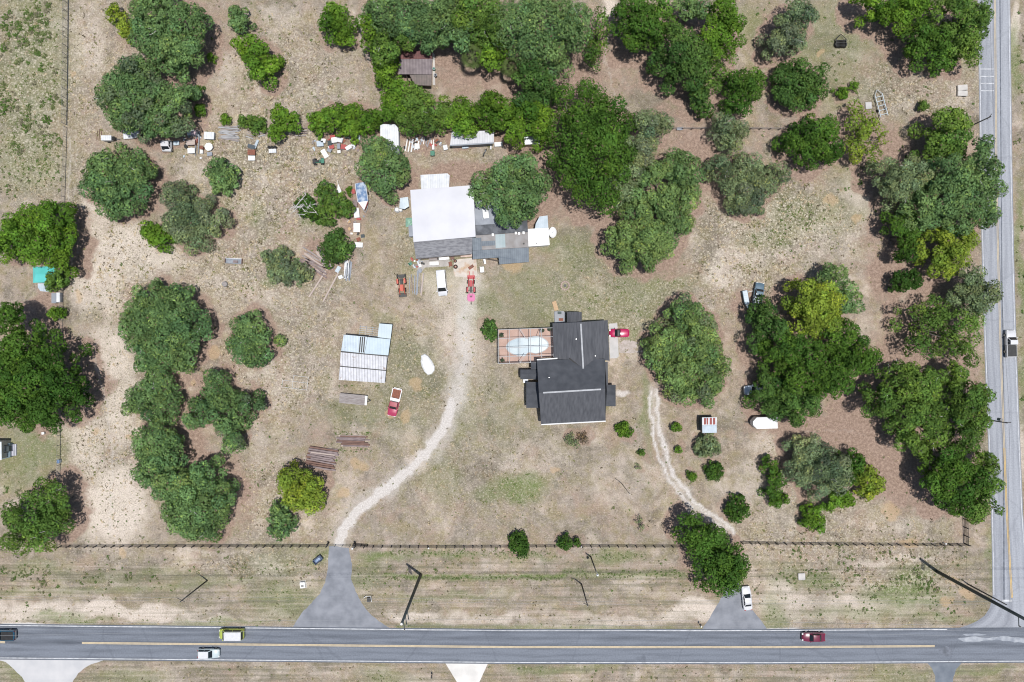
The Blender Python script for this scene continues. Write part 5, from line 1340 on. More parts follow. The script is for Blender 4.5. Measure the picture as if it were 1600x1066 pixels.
# windows and garage door on the walls, seen when one steps aside
for x, y, w, dx, dy in ((870, 661.2, 1.4, 0, -1), (900, 659.6, 1.8, 0, -1), (930, 658, 1.4, 0, -1)):
    q = loc(hs, [g(x, y - 3, 1.6)])[0]
    fr = MB().box((q.x, q.y + .0, 1.6), (w + .2, .08, 1.5)).build('window', M_FASCIA, hs)
    MB().box((q.x, q.y - .05, 1.6), (w, .04, 1.3)).build('pane', M_GLASS, fr)
ac = at('air_conditioner', 'small pale air conditioning unit between the two west bays of the house', 'air conditioner', 821.3, 595, 0, .5)
MB().box((0, 0, .45), (1.0, .8, .85)).build('casing', M_WHITEMETAL, ac, bevel=.04)
MB().ring((0, 0), .1, .34, .88, .92).build('fan_grille', M_GREYMETAL, ac)
# garage apron and pavers
M_PATIO = pmat('light_concrete', (.52, .5, .49), (.44, .43, .42), scale=.8, rough=.9)
patch('patio', [(951, 506), (964.5, 505), (966.8, 557), (964, 560), (953, 560)], M_PATIO, .02, 'light concrete apron at the east end of the house', .1, 20)
M_PAVER = pmat('pinkish_pavers', (.46, .4, .37), (.36, .31, .27), scale=1.6, rough=.95, lo=.4, hi=.6)
patch('patio', [(967, 538), (975, 531), (990, 533), (996, 536), (993, 549), (1006, 547), (1004, 551), (968, 552)], M_PAVER, .008, 'broken pinkish paving east of the concrete apron', .8, 21)

# pool, deck and screen cage
pl = house_root('swimming_pool', 'pale lobed swimming pool in a terracotta deck beside the house', 'pool', 822, 540)
M_TERRA = pmat('terracotta_deck', (.66, .45, .37), (.56, .37, .3), scale=.6, rough=.85)
deckp = loc(pl, [g(*p, 0) for p in [(779, 515.5), (865.5, 512.5), (867, 557), (838, 560), (838, 566.5), (781, 568.5)]])
MB().prism(deckp, -.05, .12).build('deck', M_TERRA, pl)
out = []
for k in range(64):
    a = 2 * math.pi * k / 64
    rx, ry = 33.5, 15.6
    x = 824 + rx * math.cos(a); y = 540 + ry * math.sin(a) * (1 - .22 * math.exp(-((math.cos(a) - .12) / .2) ** 2)) + (2.2 if math.cos(a) < 0 else -1.2)
    out.append((x, y))
lp = loc(pl, [g(*p, .13) for p in out])
cpm = MB(); inn = [Vector((p.x * .95 + (lp[0].x + lp[32].x) / 2 * .05, p.y * .92 + (lp[16].y + lp[48].y) / 2 * .08, p.z)) for p in lp]
n_ = len(lp)
cpm.add(lp + inn, [(i, (i + 1) % n_, n_ + (i + 1) % n_, n_ + i) for i in range(n_)]).build('coping', pmat('pale_coping', (.66, .68, .7), (.56, .6, .63), rough=.7), pl)
M_WATER = pmat('milky_pool_water', (.6, .7, .74), (.4, .53, .62), scale=.3, rough=.15)
MB().add([p + Vector((0, 0, .006)) for p in inn], [tuple(range(n_))]).build('water', M_WATER, pl)
cg = house_root('pool_cage', 'white framed screen cage over the pool, open grid roof', 'pool cage', 822, 540)
CZ = 2.9
M_FRAME = pmat('white_aluminium', (.7, .7, .7), (.62, .62, .63), rough=.4)
x0, x1 = 778.5, 865.3
def cpt(u, v, z=CZ): return loc(cg, [g(x0 + (x1 - x0) * u, (515.5 + (568.5 - 515.5) * v) - 3.2 * u, z)])[0]
Lb = []
for u in (0, .2, .39, .58, .78, 1): Lb.append((cpt(u, 0), cpt(u, 1 if u < .7 else .86)))
for v in (0, .26, .54, .8, 1): Lb.append((cpt(0, v), cpt(1 if v < .9 else .72, v)))
for a, b in Lb: MB().path([a, b], .05, 4).build('beam', M_FRAME, cg)
for a, b in ((cpt(.39, 0), cpt(.5, .3)), (cpt(.39, 1), cpt(.5, .75)), (cpt(.78, 0), cpt(.72, .26))): MB().path([a, b], .05, 4).build('brace', M_FRAME, cg)
for u, v in ((0, 0), (.2, 0), (.39, 0), (.58, 0), (.78, 0), (0, .26), (0, .54), (0, .8), (0, 1), (.2, 1), (.39, 1), (.58, 1)):
    a = cpt(u, v); MB().path([(a.x, a.y, 0), a], .06, 4).build('post', M_FRAME, cg)
ms, nt, b_ = new_mat('fine_insect_screen')
tr_ = nt.nodes.new('ShaderNodeBsdfTransparent'); mx_ = nt.nodes.new('ShaderNodeMixShader'); mx_.inputs[0].default_value = .16
b_.inputs['Base Color'].default_value = (.12, .12, .12, 1); b_.inputs['Roughness'].default_value = .9
nt.links.new(tr_.outputs[0], mx_.inputs[1]); nt.links.new(b_.outputs[0], mx_.inputs[2]); nt.links.new(mx_.outputs[0], nt.nodes['Material Output'].inputs['Surface'])
top = [cpt(0, 0), cpt(1, 0), cpt(1, .82), cpt(.72, .82), cpt(.72, 1), cpt(0, 1)]
MB().poly([p + Vector((0, 0, .08)) for p in top]).build('roof_screen', ms, cg)
sm, nt, b_ = new_mat('dark_side_screen')
tr_ = nt.nodes.new('ShaderNodeBsdfTransparent'); mx_ = nt.nodes.new('ShaderNodeMixShader'); mx_.inputs[0].default_value = .8
b_.inputs['Base Color'].default_value = (.015, .015, .015, 1)
nt.links.new(tr_.outputs[0], mx_.inputs[1]); nt.links.new(b_.outputs[0], mx_.inputs[2]); nt.links.new(mx_.outputs[0], nt.nodes['Material Output'].inputs['Surface'])
for a, b in ((cpt(0, 0), cpt(1, 0)), (cpt(0, 1), cpt(0, 0)), (cpt(.72, 1), cpt(0, 1))):
    MB().add([(a.x, a.y, .13), (b.x, b.y, .13), tuple(b), tuple(a)], [(0, 1, 2, 3)]).build('side_screen', sm, cg)
for i, (px_, py_) in enumerate(((784, 524), (847, 516), (859, 514.5), (785, 563))):
    pt = at('potted_plant', ['potted plant in the northwest corner of the pool deck', 'potted plant at the north side of the deck', 'potted plant in the northeast corner of the pool deck', 'potted plant in the southwest corner of the pool deck'][i], 'potted plant', px_, py_, 0, .5)
    MB().tube((0, 0, .12), (0, 0, .5), .2, .28, 12).build('pot', M_RUST, pt)
    rq = np.random.default_rng(i); d = unit(rq.normal(size=(90, 3)) + np.array([0, 0, .5])); p_ = d * rq.uniform(.1, .55, (90, 1)) + np.array([0, 0, .75])
    cq, iq, _ = leaf_quads(p_, unit(d + np.array([0, 0, .5])), rq.uniform(.1, .22, 90), None, rq)
    me = fast_mesh('foliage', cq, 4, iq, [('leaf', 'FACE', np.tile([.05, .09, .03], (90, 1)) * rq.uniform(.6, 1.4, (90, 1)))]); me.materials.append(M_LEAF)
    o = bpy.data.objects.new('foliage', me); COL.objects.link(o); o.parent = pt
rp_ = at('ramp', 'pale plywood ramp leaning at the back landing of the house', 'ramp', 867.5, 478, -72, .1)
MB().box((0, 0, .22), (1.9, .85, .06), ry=9).build('panel', M_WOODPALE, rp_)
for s in (-1, 1): MB().box((0, s * .36, .12), (1.7, .08, .14), ry=9).build('side_rail', M_WOODPALE, rp_)

# barn complex
bn = house_root('barn', 'large barn with a flat white roof and a grey shingled front', 'barn', 695, 345)
Q = [(641, 297, 5.2), (739.5, 289.4, 5.2), (743.2, 370, 4.6), (646, 378.3, 4.6)]
roof_panel(bn, 'white_roof', Q, M_BARNROOF, .2); wall_block(bn, 'wall', Q, M_WHITEMETAL, .3)
for k in range(1, 9):
    t = k / 9; a = [Q[0][i] + (Q[1][i] - Q[0][i]) * t for i in range(3)]; c = [Q[3][i] + (Q[2][i] - Q[3][i]) * t for i in range(3)]
    strip(bn, 'roof_seam', a, c, .05, M_BARNROOF, -.02)
Q2 = [(646.2, 378.5, 4.3), (738, 371, 4.3), (737.5, 397, 3.1), (650, 404.4, 3.1)]
roof_panel(bn, 'front_roof', Q2, M_GREYSH); wall_block(bn, 'front_wall', Q2, M_WALLTAN, .4)
ln = house_root('lean_to', 'white ribbed lean-to roof against the north wall of the barn', 'lean-to', 680, 283)
Q = [(657, 273.5, 2.5), (699, 271, 2.5), (702.5, 274, 2.5), (701.5, 293.5, 2.9), (658, 295.5, 2.9)]
roof_panel(ln, 'roof', Q, M_WHITEMETAL)
for x, y in ((658, 275), (679, 274), (700, 274)):
    a = loc(ln, [g(x, y, 2.4)])[0]; MB().path([(a.x, a.y, 0), a], .06, 6).build('post', M_GREYMETAL, ln)
ex = house_root('workshop', 'patched dark roofed workshop joining the barn on its east side', 'workshop', 785, 370)
R_ = lambda n_, q, m_: roof_panel(ex, n_, q, m_)
R_('silvery_roof', [(741, 315, 3.7), (782, 309, 3.7), (783, 349.5, 3.55), (742.8, 352, 3.55)], M_LTFELT)
R_('dark_roof', [(742.9, 352.3, 3.54), (824, 347, 3.54), (825, 362.5, 3.4), (743.2, 367.5, 3.4)], M_DKSLATE)
R_('dark_roof', [(783.3, 313, 3.6), (822, 310, 3.6), (824, 346.7, 3.45), (784, 349.2, 3.45)], M_DKSLATE)
R_('middle_roof', [(743.5, 368, 3.3), (825, 362.8, 3.3), (826, 386.5, 3.1), (752.5, 390.5, 3.1), (752, 371.5, 3.25), (743.6, 372, 3.28)], M_BROWNFELT)
R_('west_patch', [(737.6, 371.2, 3.33), (752, 371.8, 3.36), (753, 390.5, 3.2), (738.3, 391.3, 3.2)], M_SLATE)
R_('aqua_patch', [(774, 366.6, 3.38), (789, 365.6, 3.38), (790, 386.5, 3.19), (774.5, 388, 3.19)], M_AQUA)
R_('slate_patch', [(752.6, 377, 3.36), (773.6, 376, 3.36), (774, 383.5, 3.26), (752.8, 384.5, 3.26)], M_SLATE)
R_('front_slate_roof', [(738.2, 391.6, 3.15), (826.2, 386.8, 3.15), (826.4, 409.5, 2.7), (780.5, 413.2, 2.7), (779, 402.5, 2.85), (738.8, 405, 2.85)], M_SLATE)
wall_block(ex, 'wall', [(745, 318, 2.9), (822, 313, 2.9), (824, 386, 2.85), (824, 407, 2.6), (783, 410, 2.6), (744, 402, 2.75)], M_WALLTAN, .3)
for x, y in ((806, 364.5), (811, 365), (818, 364), (770, 367)):
    q = loc(ex, [g(x, y, 3.4)])[0]; MB().box((q.x, q.y, 3.44), (.42, .5, .3)).build('skylight', M_WHITE, ex, bevel=.03)
q = loc(ex, [g(818.5, 381, 3.2)])[0]; MB().tube((q.x, q.y, 2.9), (q.x, q.y, 3.6), .16, n=10).build('flue', M_BLACK, ex)
q = loc(ex, [g(759, 334, 3.7)])[0]
MB().box((q.x, q.y, 3.74), (1.1, 1.9, .35), rz=8).build('roof_unit', M_WHITE, ex, bevel=.05)
MB().path([(q.x - .6, q.y - 1.2, 3.7), (q.x - .3, q.y + 1.0, 3.95)], .08).build('roof_pipe', M_GREYMETAL, ex)
sh = house_root('shed', 'flat white roofed shed at the east end of the workshop', 'shed', 841, 371)
Q = [(824, 358, 2.9), (857, 356.2, 2.9), (858.8, 383, 2.7), (825.5, 385.3, 2.7)]
roof_panel(sh, 'roof', Q, M_WHITE); wall_block(sh, 'wall', Q, M_WHITEMETAL, .2)
MB().tube((lambda q: (q.x, q.y, 2.6))(loc(sh, [g(838, 381, 2.8)])[0]), (lambda q: (q.x, q.y, 3.05))(loc(sh, [g(838, 381, 2.8)])[0]), .09, n=8).build('vent_pipe', M_BLACK, sh)
lt = house_root('awning', 'pale blue metal awning north of the flat white shed', 'awning', 847, 347)
Q = [(843, 338.5, 2.6), (855.5, 336.8, 2.6), (856.8, 356, 2.75), (836, 357.4, 2.75), (837, 350, 2.7)]
roof_panel(lt, 'roof', Q, M_PALEBLUE)
for x, y in ((844, 340), (855, 338.5), (855.5, 354)): a = loc(lt, [g(x, y, 2.5)])[0]; MB().path([(a.x, a.y, 0), a], .06, 6).build('post', M_GREYMETAL, lt)
tk = at('satellite_dish', 'big white dish propped against the east wall of the flat white shed', 'satellite dish', 863.5, 363.5, 0, 1.2)
rings = []
for k in range(5):
    rr = .12 + .98 * k / 4
    rings.append([(rr * math.cos(2*math.pi*i/20) * .72, rr * math.sin(2*math.pi*i/20), 1.0 + .35 * (k/4) ** 2) for i in range(20)])
MB().loft(rings, cap=False).build('dish', M_WHITE, tk, smooth=True)
MB().path([(0, 0, 0), (0, 0, 1.02)], .08).build('mast', M_GREYMETAL, tk); MB().path([(.2, .4, 1.1), (0, 0, 1.9)], .03).build('feed_arm', M_GREYMETAL, tk)
ws = house_root('lean_to', 'small pale corrugated roof on posts west of the barn', 'lean-to', 631, 317)
Q = [(625, 309.5, 2.2), (637.5, 307.8, 2.2), (639, 322.5, 2.0), (632, 327, 2.0), (624, 325.5, 2.0)]
roof_panel(ws, 'roof', Q, M_PALEBLUE)
for x, y in ((626, 311), (637, 309.5), (637.5, 321), (626, 324)): a = loc(ws, [g(x, y, 2.0)])[0]; MB().path([(a.x, a.y, 0), a], .05, 6).build('post', M_GREYMETAL, ws)
def tank(label, px, py, rad, h, mat, lidm=None):
    t = at('water_tank', label, 'tank', px, py, 0, h * .7)
    MB().tube((0, 0, 0), (0, 0, h), rad, n=20).build('body', mat, t, bevel=.06)
    rings = [[(rad * k * math.cos(2*math.pi*i/20), rad * k * math.sin(2*math.pi*i/20), h + .012 + .25 * rad * (1 - k * k)) for i in range(20)] for k in (.94, .6, .25)]
    MB().loft(rings).build('dome', mat, t, smooth=True)
    MB().tube((0, 0, h + .2 * rad), (0, 0, h + .25 * rad + .08), .14, n=10).build('lid', lidm or M_WHITE, t)
tank('round white tank below the small corrugated roof', 620.5, 328, .52, 1.2, M_WHITE)
tank('smaller white tank touching the round white tank', 626.3, 328.3, .34, .9, M_WHITE)
tp = at('tarp_pile', 'crumpled pale green tarp against the west wall of the barn', 'tarp', 639, 347, 0, .7)
V = []; rr_ = random.Random(9)
for i in range(7):
    for j in range(8): V.append((-.75 + i * .25, -.9 + j * .26, .75 * math.sin(math.pi * (i + .6) / 7.4) * math.sin(math.pi * (j + .6) / 8.4) + rr_.uniform(.02, .18)))
MB().add(V, [(i * 8 + j, (i + 1) * 8 + j, (i + 1) * 8 + j + 1, i * 8 + j + 1) for i in range(6) for j in range(7)]).build('sheet', pmat('pale_green_tarp', (.3, .48, .36), (.2, .38, .3), scale=2), tp)
MB().box((0, .1, .2), (.9, 1.1, .36)).build('load', M_BLACK, tp)
wc = at('wall_cabinet', 'grey metal cabinet below the green tarp on the west barn wall', 'cabinet', 643, 362, 3, 1.0)
MB().box((0, 0, .9), (.8, 2.1, 1.7)).build('body', M_LTFELT, wc, bevel=.03); MB().box((-.42, 0, .9), (.03, 1.9, 1.5)).build('door', M_GREYMETAL, wc); MB().box((0, 0, 1.78), (.9, 2.2, .05)).build('top', M_LTFELT, wc)

# concrete pad and clutter before the barn
M_PADRUST = pmat('rust_stained_concrete', (.6, .54, .48), (.5, .45, .4), scale=.9, rough=.9, rust=((.42, .25, .13), .35, .5))
patch('patio', [(709.5, 406), (744, 402.5), (746, 431), (731, 433.5), (711, 432), (708.5, 425)], M_PADRUST, .03, 'rust stained concrete pad south of the barn', .2, 22)
M_WALK = pmat('grimy_concrete', (.45, .42, .4), (.33, .31, .29), scale=1.2, rough=.95)
patch('patio', [(652, 408), (702, 403.5), (703, 416), (664, 418.5), (660, 424), (653, 424)], M_WALK, .02, 'grimy concrete strip under the front eave of the barn', .4, 23)
def cart(name, label, cat, px, py, deg, d, mat, top=None, legs=True, z0=None, handle=True):
    """box on feet with a lid and a handle: freezers, cabinets, chests, crates"""
    o = at(name, label, cat, px, py, deg, d[2] * .8)
    zz = .1 if legs else .0
    MB().box((0, 0, zz + d[2] / 2), d).build('body', mat, o, bevel=min(.05, d[2] * .1))
    MB().box((0, 0, zz + d[2] + .03), (d[0] + .06, d[1] + .06, .06)).build('lid', top or mat, o, bevel=.02)
    if legs:
        for sx in (-1, 1):
            for sy in (-1, 1): MB().box((sx * (d[0]/2 - .08), sy * (d[1]/2 - .08), .05), (.1, .1, .1)).build('foot', M_BLACK, o)
    if handle: MB().box((0, -d[1] / 2 - .03, zz + d[2] * .8), (d[0] * .4, .05, .06)).build('handle', M_GREYMETAL, o)
    return o
cart('chest_freezer', 'white chest freezer on the grimy concrete strip', 'freezer', 678.5, 412, 2, (1.75, .65, .85), M_WHITE)
def bench(label, px, py, deg, L, Wd, mat, h=.9):
    o = at('work_bench', label, 'bench', px, py, deg, h)
    MB().box((0, 0, h), (L, Wd, .08)).build('top', mat, o, bevel=.02)
    for sx in (-1, 1):
        for sy in (-1, 1): MB().box((sx * (L/2 - .1), sy * (Wd/2 - .1), h/2), (.1, .1, h - .05)).build('leg', M_WOODGREY, o)
    MB().box((0, 0, .3), (L - .3, Wd - .2, .05)).build('shelf', M_WOODGREY, o)
bench('long white bench under the front eave of the barn', 692.5, 403, 4, 2.4, .8, M_WHITE)
bench('narrow grey bench left of the long white bench', 678, 405, 4, 2.0, .5, M_WOODGREY)
bench('rusty bench beneath the eave above the stained pad', 728.5, 399.5, 4, 2.3, .55, pmat('pinkish_board', (.55, .42, .36), (.45, .34, .29)))
def tyre(label, px, py, z=.12, grp=None, up=False, rad=.34):
    o = at('junk_tyre', label, 'old tyre', px, py, 0, .2, grp)
    MB().ring((0, 0), rad * .55, rad, .03, .24).build('casing', M_TYRE, o, bevel=.03)
    MB().ring((0, 0), rad * .2, rad * .54, .1, .16).build('rim', M_RUST, o)
tyre('upper old tyre on the west edge of the stained pad', 711.3, 408); tyre('lower, larger tyre on the west edge of the stained pad', 711.8, 416.8, rad=.45)
rg = at('floor_panel', 'brown sheet lying askew on the stained concrete pad', 'panel', 736, 417.5, 35, .1)
MB().box((0, 0, .08), (1.15, .62, .08)).build('sheet', M_RUST, rg, bevel=.02); MB().box((.1, .1, .125), (.5, .2, .02)).build('patch', M_WOODBROWN, rg)
cart('metal_box', 'light grey metal box east of the stained pad', 'box', 753.2, 421.5, 5, (.75, 1.05, .7), M_WHITEMETAL)
cart('crate', 'dark crate in the rusty clutter left of the stained pad', 'crate', 704, 413, 12, (.6, .9, .6), M_RUST)
cart('crate', 'brown crate under the eave right of the rusty clutter', 'crate', 707, 404, 5, (.7, .5, .7), M_WOODBROWN)
cart('bin', 'small white bin near the corner of the barn front', 'bin', 656.5, 415.5, 20, (.5, .5, .6), M_WHITE)
cart('bin', 'pale bin at the head of the plank heap by the barn', 'bin', 656.3, 423, 10, (.6, .8, .55), M_LTFELT)
cart('gas_cylinder_rack', 'slim white cabinet below the slate workshop roof', 'cabinet', 757.5, 409, 12, (.35, .9, 1.1), M_WHITE)
sd = at('chair', 'dark folding chair in the grass west of the barn corner', 'chair', 641.5, 412, 40, .4)
MB().box((0, 0, .45), (.6, .6, .06)).build('seat', M_GREEN, sd, bevel=.02); MB().box((-.3, 0, .75), (.06, .6, .5), ry=-15).build('backrest', M_GREEN, sd)
for sx in (-1, 1):
    for sy in (-1, 1): MB().path([(sx * .3, sy * .26, 0), (sx * .22, sy * .26, .44)], .025).build('leg', M_BLACK, sd)

# ------------------------------------------------------------------ carport and outlying sheds
cp_ = house_root('carport', 'open metal carport of staggered silver roof sheets beside the red pickup', 'carport', 570, 552)
def carroof(n_, q, m_): return roof_panel(cp_, n_, q, m_, .06)
carroof('back_roof', [(537, 523, 3.5), (574, 526.5, 3.5), (569.3, 552.3, 3.2), (533, 548.4, 3.2)], M_TIN)
carroof('back_roof', [(574.4, 526.8, 3.52), (610, 530.2, 3.52), (606.6, 555.4, 3.22), (569.8, 552.5, 3.22)], pmat('clean_silver_tin', (.47, .56, .62), (.41, .5, .56), scale=.7, rough=.45, stripe=('X', .55, .08)))
carroof('middle_roof', [(532.4, 550.6, 2.95), (605.4, 557.4, 2.95), (603, 578.3, 2.8), (531.2, 571.6, 2.8)], M_TINW)
carroof('front_roof', [(531, 573.2, 2.7), (602.8, 579.8, 2.7), (601.3, 598.6, 2.5), (529.2, 593.8, 2.5)], M_TINW)
carroof('side_roof', [(592.5, 505.6, 3.1), (613, 507.2, 3.1), (610.3, 529.6, 3.3), (590, 527, 3.3)], pmat('clean_silver_tin2', (.5, .58, .62), (.45, .53, .57), scale=.5, rough=.45, stripe=('X', .5, .06)))
for x, y in ((538.5, 525), (573, 529), (607.5, 533), (535, 548), (570, 553), (604, 556), (532, 573), (567, 577), (601, 580), (531, 592), (565, 595), (600, 597), (594, 508), (611.5, 509)):
    a = loc(cp_, [g(x, y, 2.45)])[0]; MB().path([(a.x, a.y, 0), a], .06, 6).build('post', M_GREYMETAL, cp_)
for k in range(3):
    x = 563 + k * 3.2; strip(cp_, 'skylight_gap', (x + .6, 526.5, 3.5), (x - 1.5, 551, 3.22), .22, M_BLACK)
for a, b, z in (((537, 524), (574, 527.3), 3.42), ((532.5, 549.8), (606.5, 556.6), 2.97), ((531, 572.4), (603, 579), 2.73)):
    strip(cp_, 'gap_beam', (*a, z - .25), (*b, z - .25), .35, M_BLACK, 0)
fr = at('metal_rack', 'green wire panels lying in the grass by the north edge of the carport', 'rack', 577, 517.5, -6, .3)
for k in range(5): MB().box((0, -.9 + k * .42, .25), (4.2, .05, .05)).build('bar', M_PALEBLUE, fr)
for k in range(4): MB().box((-1.9 + k * 1.25, 0, .2), (.05, 2.0, .3)).build('upright', M_GREYMETAL, fr)
fr = at('tent_frame', 'faint white pipe frame lying in the left field', 'frame', 459, 597, -7, .3)
for y in (-1.3, .1, 1.3): MB().path([(-2.4 if y < 1 else -.2, y, .25), (2.9, y, .25)], .03, 5).build('pipe', M_WHITE, fr)
for x in (-2.3, -.2, 2.8): MB().path([(x, -1.4, .25), (x, 1.3 if x > -1 else .2, .25)], .03, 5).build('cross_pipe', M_WHITE, fr)
bw = at('wrapped_boat', 'hull-shaped bundle wrapped in white plastic beside the sandy drive', 'wrapped boat', 667.8, 570, -62, .5)
pr = [(-2.3, -.25), (-2.2, .45), (-1.5, .75), (-.3, .95), (1.0, .9), (1.7, .6), (2.1, -.1), (1.9, -.75), (1.0, -1.0), (-.2, -1.0), (-1.3, -.75), (-1.6, -.5)]
rr_ = random.Random(3)
rings = [[(x * k, y * k * 1.25, z + (rr_.uniform(-.05, .05) if 0 < z < .7 else 0)) for x, y in pr] for k, z in ((.98, .0), (1.0, .3), (.93, .55), (.7, .78), (.3, .88))]
MB().loft(rings).build('wrap', M_WHITE, bw, smooth=False)
for x in (-.9, .6): MB().box((x, 0, .89 - .05 * abs(x)), (.06, 1.2, .03)).build('strap', M_WHITEMETAL, bw)
sh = house_root('shed', 'small square shed with rust red and white roof sheets', 'shed', 1107, 663)
Q = [(1097, 652.5, 2.7), (1120, 652, 2.7), (1119.8, 664.2, 3.05), (1097.2, 664.6, 3.05)]; Q2 = [(1097.2, 664.8, 3.05), (1119.8, 664.4, 3.05), (1120, 676.3, 2.7), (1097.5, 676.8, 2.7)]
roof_panel(sh, 'roof', Q, M_WHITEMETAL); roof_panel(sh, 'roof', Q2, M_PALEBLUE)
wall_block(sh, 'wall', [Q[0], Q[1], Q2[2], Q2[3]], pmat('dark_shed_wall', (.06, .09, .1), (.04, .06, .07)), .25)
for xx0, xx1, yy0 in ((1100, 1103.2, 653.5), (1104.2, 1106.6, 653.2), (1109, 1112.4, 653), (1114.2, 1117.6, 653)):
    P = ccw(loc(sh, [g(xx0, yy0, 2.78), g(xx1, yy0, 2.78), g(xx1, 663.4, 3.08), g(xx0, 663.6, 3.08)])); MB().slab(P, .03).build('rusty_sheet', pmat('red_rust_sheet', (.3, .07, .06), (.22, .06, .05), scale=2), sh)
ts = house_root('shed', 'teal roofed shed under a tree at the left edge', 'shed', 68, 432)
a, b, c, d = (51.5, 417, 2.6), (88, 416, 2.6), (87, 441, 2.6), (51.5, 442, 2.6)
r0, r1 = (56, 429, 3.4), (82.5, 428.5, 3.4)
for q in ([a, b, r1, r0], [r0, r1, c, d], [b, c, r1], [d, a, r0]): roof_panel(ts, 'roof', q, M_TEAL, .08)
wall_block(ts, 'wall', [a, b, c, d], pmat('green_grey_wall', (.2, .32, .32), (.16, .26, .26)), .3)
cn = house_root('awning', 'pale blue canopy sheet south of the teal shed', 'awning', 70, 451)
Q = [(59, 443, 1.9), (80, 443, 1.9), (79, 456.5, 1.7), (63, 455, 1.7), (59, 449, 1.8)]
roof_panel(cn, 'sheet', Q, M_PALEBLUE)
for x, y in ((60, 445), (78, 445), (77, 454), (64, 453)): e = loc(cn, [g(x, y, 1.7)])[0]; MB().path([(e.x, e.y, 0), e], .05, 6).build('post', M_GREYMETAL, cn)
nb = house_root('deck_house', 'blue-grey porch of a neighbouring house cut by the left edge, with pale steps', 'house', 4, 704)
Q = [(-60, 690, 3.2), (2, 690.5, 3.2), (2.4, 719, 3.0), (-60, 722, 3.0)]
roof_panel(nb, 'roof', Q, M_WHITEMETAL); wall_block(nb, 'wall', Q, M_STUCCO, .4)
MB().prism(ccw(loc(nb, [g(*p, .9) for p in [(2, 690), (16, 693.5), (16, 714.5), (2, 718)]])), 0, .9).build('deck', pmat('blue_grey_deck', (.18, .25, .3), (.14, .2, .24), stripe=('X', .3, .2)), nb)
for k in range(3):
    P = ccw(loc(nb, [g(*p, .6) for p in [(15.5 + k * 2.7, 694.5), (18 + k * 2.7, 694.5), (18 + k * 2.7, 712.5), (15.5 + k * 2.7, 712.5)]])); MB().prism(P, 0, .7 - .2 * k).build('step', pmat('pale_lilac_boards', (.5, .5, .56), (.42, .42, .47)), nb)
MB().path(loc(nb, [g(7, 696.5, 1.8), g(14, 697, 1.8)]), .08).build('railing', M_BLACK, nb); MB().path(loc(nb, [g(7, 707, 1.8), g(14, 706.5, 1.8)]), .08).build('railing', M_BLACK, nb)
MB().prism(ccw(loc(nb, [g(*p, 1.5) for p in [(10.5, 697), (14.5, 697.5), (14.5, 705.5), (10.5, 706)]])), .9, 1.6).build('table', M_DARKSTEEL, nb)
hx = house_root('rusty_shed', 'shed with rust red and mauve ribbed roof bands at the edge of the top wood', 'shed', 655, 106)
for n_, q, m_ in (('rust_roof', [(628, 79, 3.3), (675.5, 79, 3.3), (675, 92, 3.05), (625, 92, 3.05)], M_RUSTROOF), ('ribbed_roof', [(625, 92.3, 3.0), (675, 92.3, 3.0), (674.5, 116.5, 2.7), (622, 116, 2.7)], M_GREYROOF), ('lower_roof', [(640, 117, 2.6), (674.5, 117, 2.6), (674, 134, 2.4), (648, 133, 2.4)], pmat('dull_brown_sheet', (.17, .13, .12), (.12, .1, .09), stripe=('X', .5, .25)))):
    roof_panel(hx, n_, q, m_); 
wall_block(hx, 'wall', [(630, 80, 2.6), (674, 80, 2.6), (673, 131, 2.4), (634, 128, 2.4)], M_WALLTAN, .3)
MB().prism(ccw(loc(hx, [g(*p, .2) for p in [(676, 82), (679, 85), (680, 133), (676, 133)]])), 0, .2).build('side_step', M_CONCRETE, hx)
for i, (x, y, m_, l_) in enumerate(((678, 108, M_GREEN, 'green barrel at the doorway of the rusty shed'), (680.5, 118, M_BLACK, 'black barrel just below the green barrel of the rusty shed'))):
    b_ = at('barrel', l_, 'barrel', x, y, 0, .6); MB().tube((0, 0, 0), (0, 0, .85), .3, n=14).build('body', m_, b_, bevel=.03); MB().ring((0, 0), .2, .31, .85, .89).build('lid', M_GREYMETAL, b_)
mp_ = house_root('container', 'white corrugated container standing end-on north of the boat oak', 'container', 609, 217)
Q = [(594, 196, 2.6), (599, 194, 2.6), (617, 194.5, 2.6), (622.5, 200, 2.6), (623, 240, 2.6), (594.5, 238, 2.6)]
roof_panel(mp_, 'roof', Q, M_WHITEMETAL); wall_block(mp_, 'wall', Q, M_PALEBLUE, .15)
q = loc(mp_, [g(618, 240, 1.0)])[0]; MB().box((q.x, q.y - .2, 1.0), (1.0, .08, 1.9)).build('door', M_BLUE, mp_)
mb = house_root('shed', 'long shed with a mossy white roof under the hedge trees', 'shed', 738, 213)
Q = [(706, 206, 3.0), (772, 204, 3.0), (771.5, 222.5, 2.6), (703, 226.5, 2.6)]
M_MOSSY = pmat('mossy_white_sheet', (.6, .6, .63), (.5, .5, .53), scale=.8, rough=.7, stripe=('X', .5, .12), rust=((.07, .1, .1), .45, .6))
roof_panel(mb, 'roof', Q, M_MOSSY); wall_block(mb, 'wall', Q, M_LTFELT, .3)
strip(mb, 'gutter', (703, 227.3, 2.5), (771.5, 223.3, 2.5), .35, M_LTFELT)
mw = house_root('shed', 'small white roof glimpsed under trees left of the biggest dark oak', 'shed', 832, 220)
Q = [(819, 214, 2.4), (843, 213, 2.4), (843, 225, 2.2), (820, 226, 2.2)]
roof_panel(mw, 'roof', Q, M_WHITEMETAL); wall_block(mw, 'wall', Q, M_WALLTAN, .2)

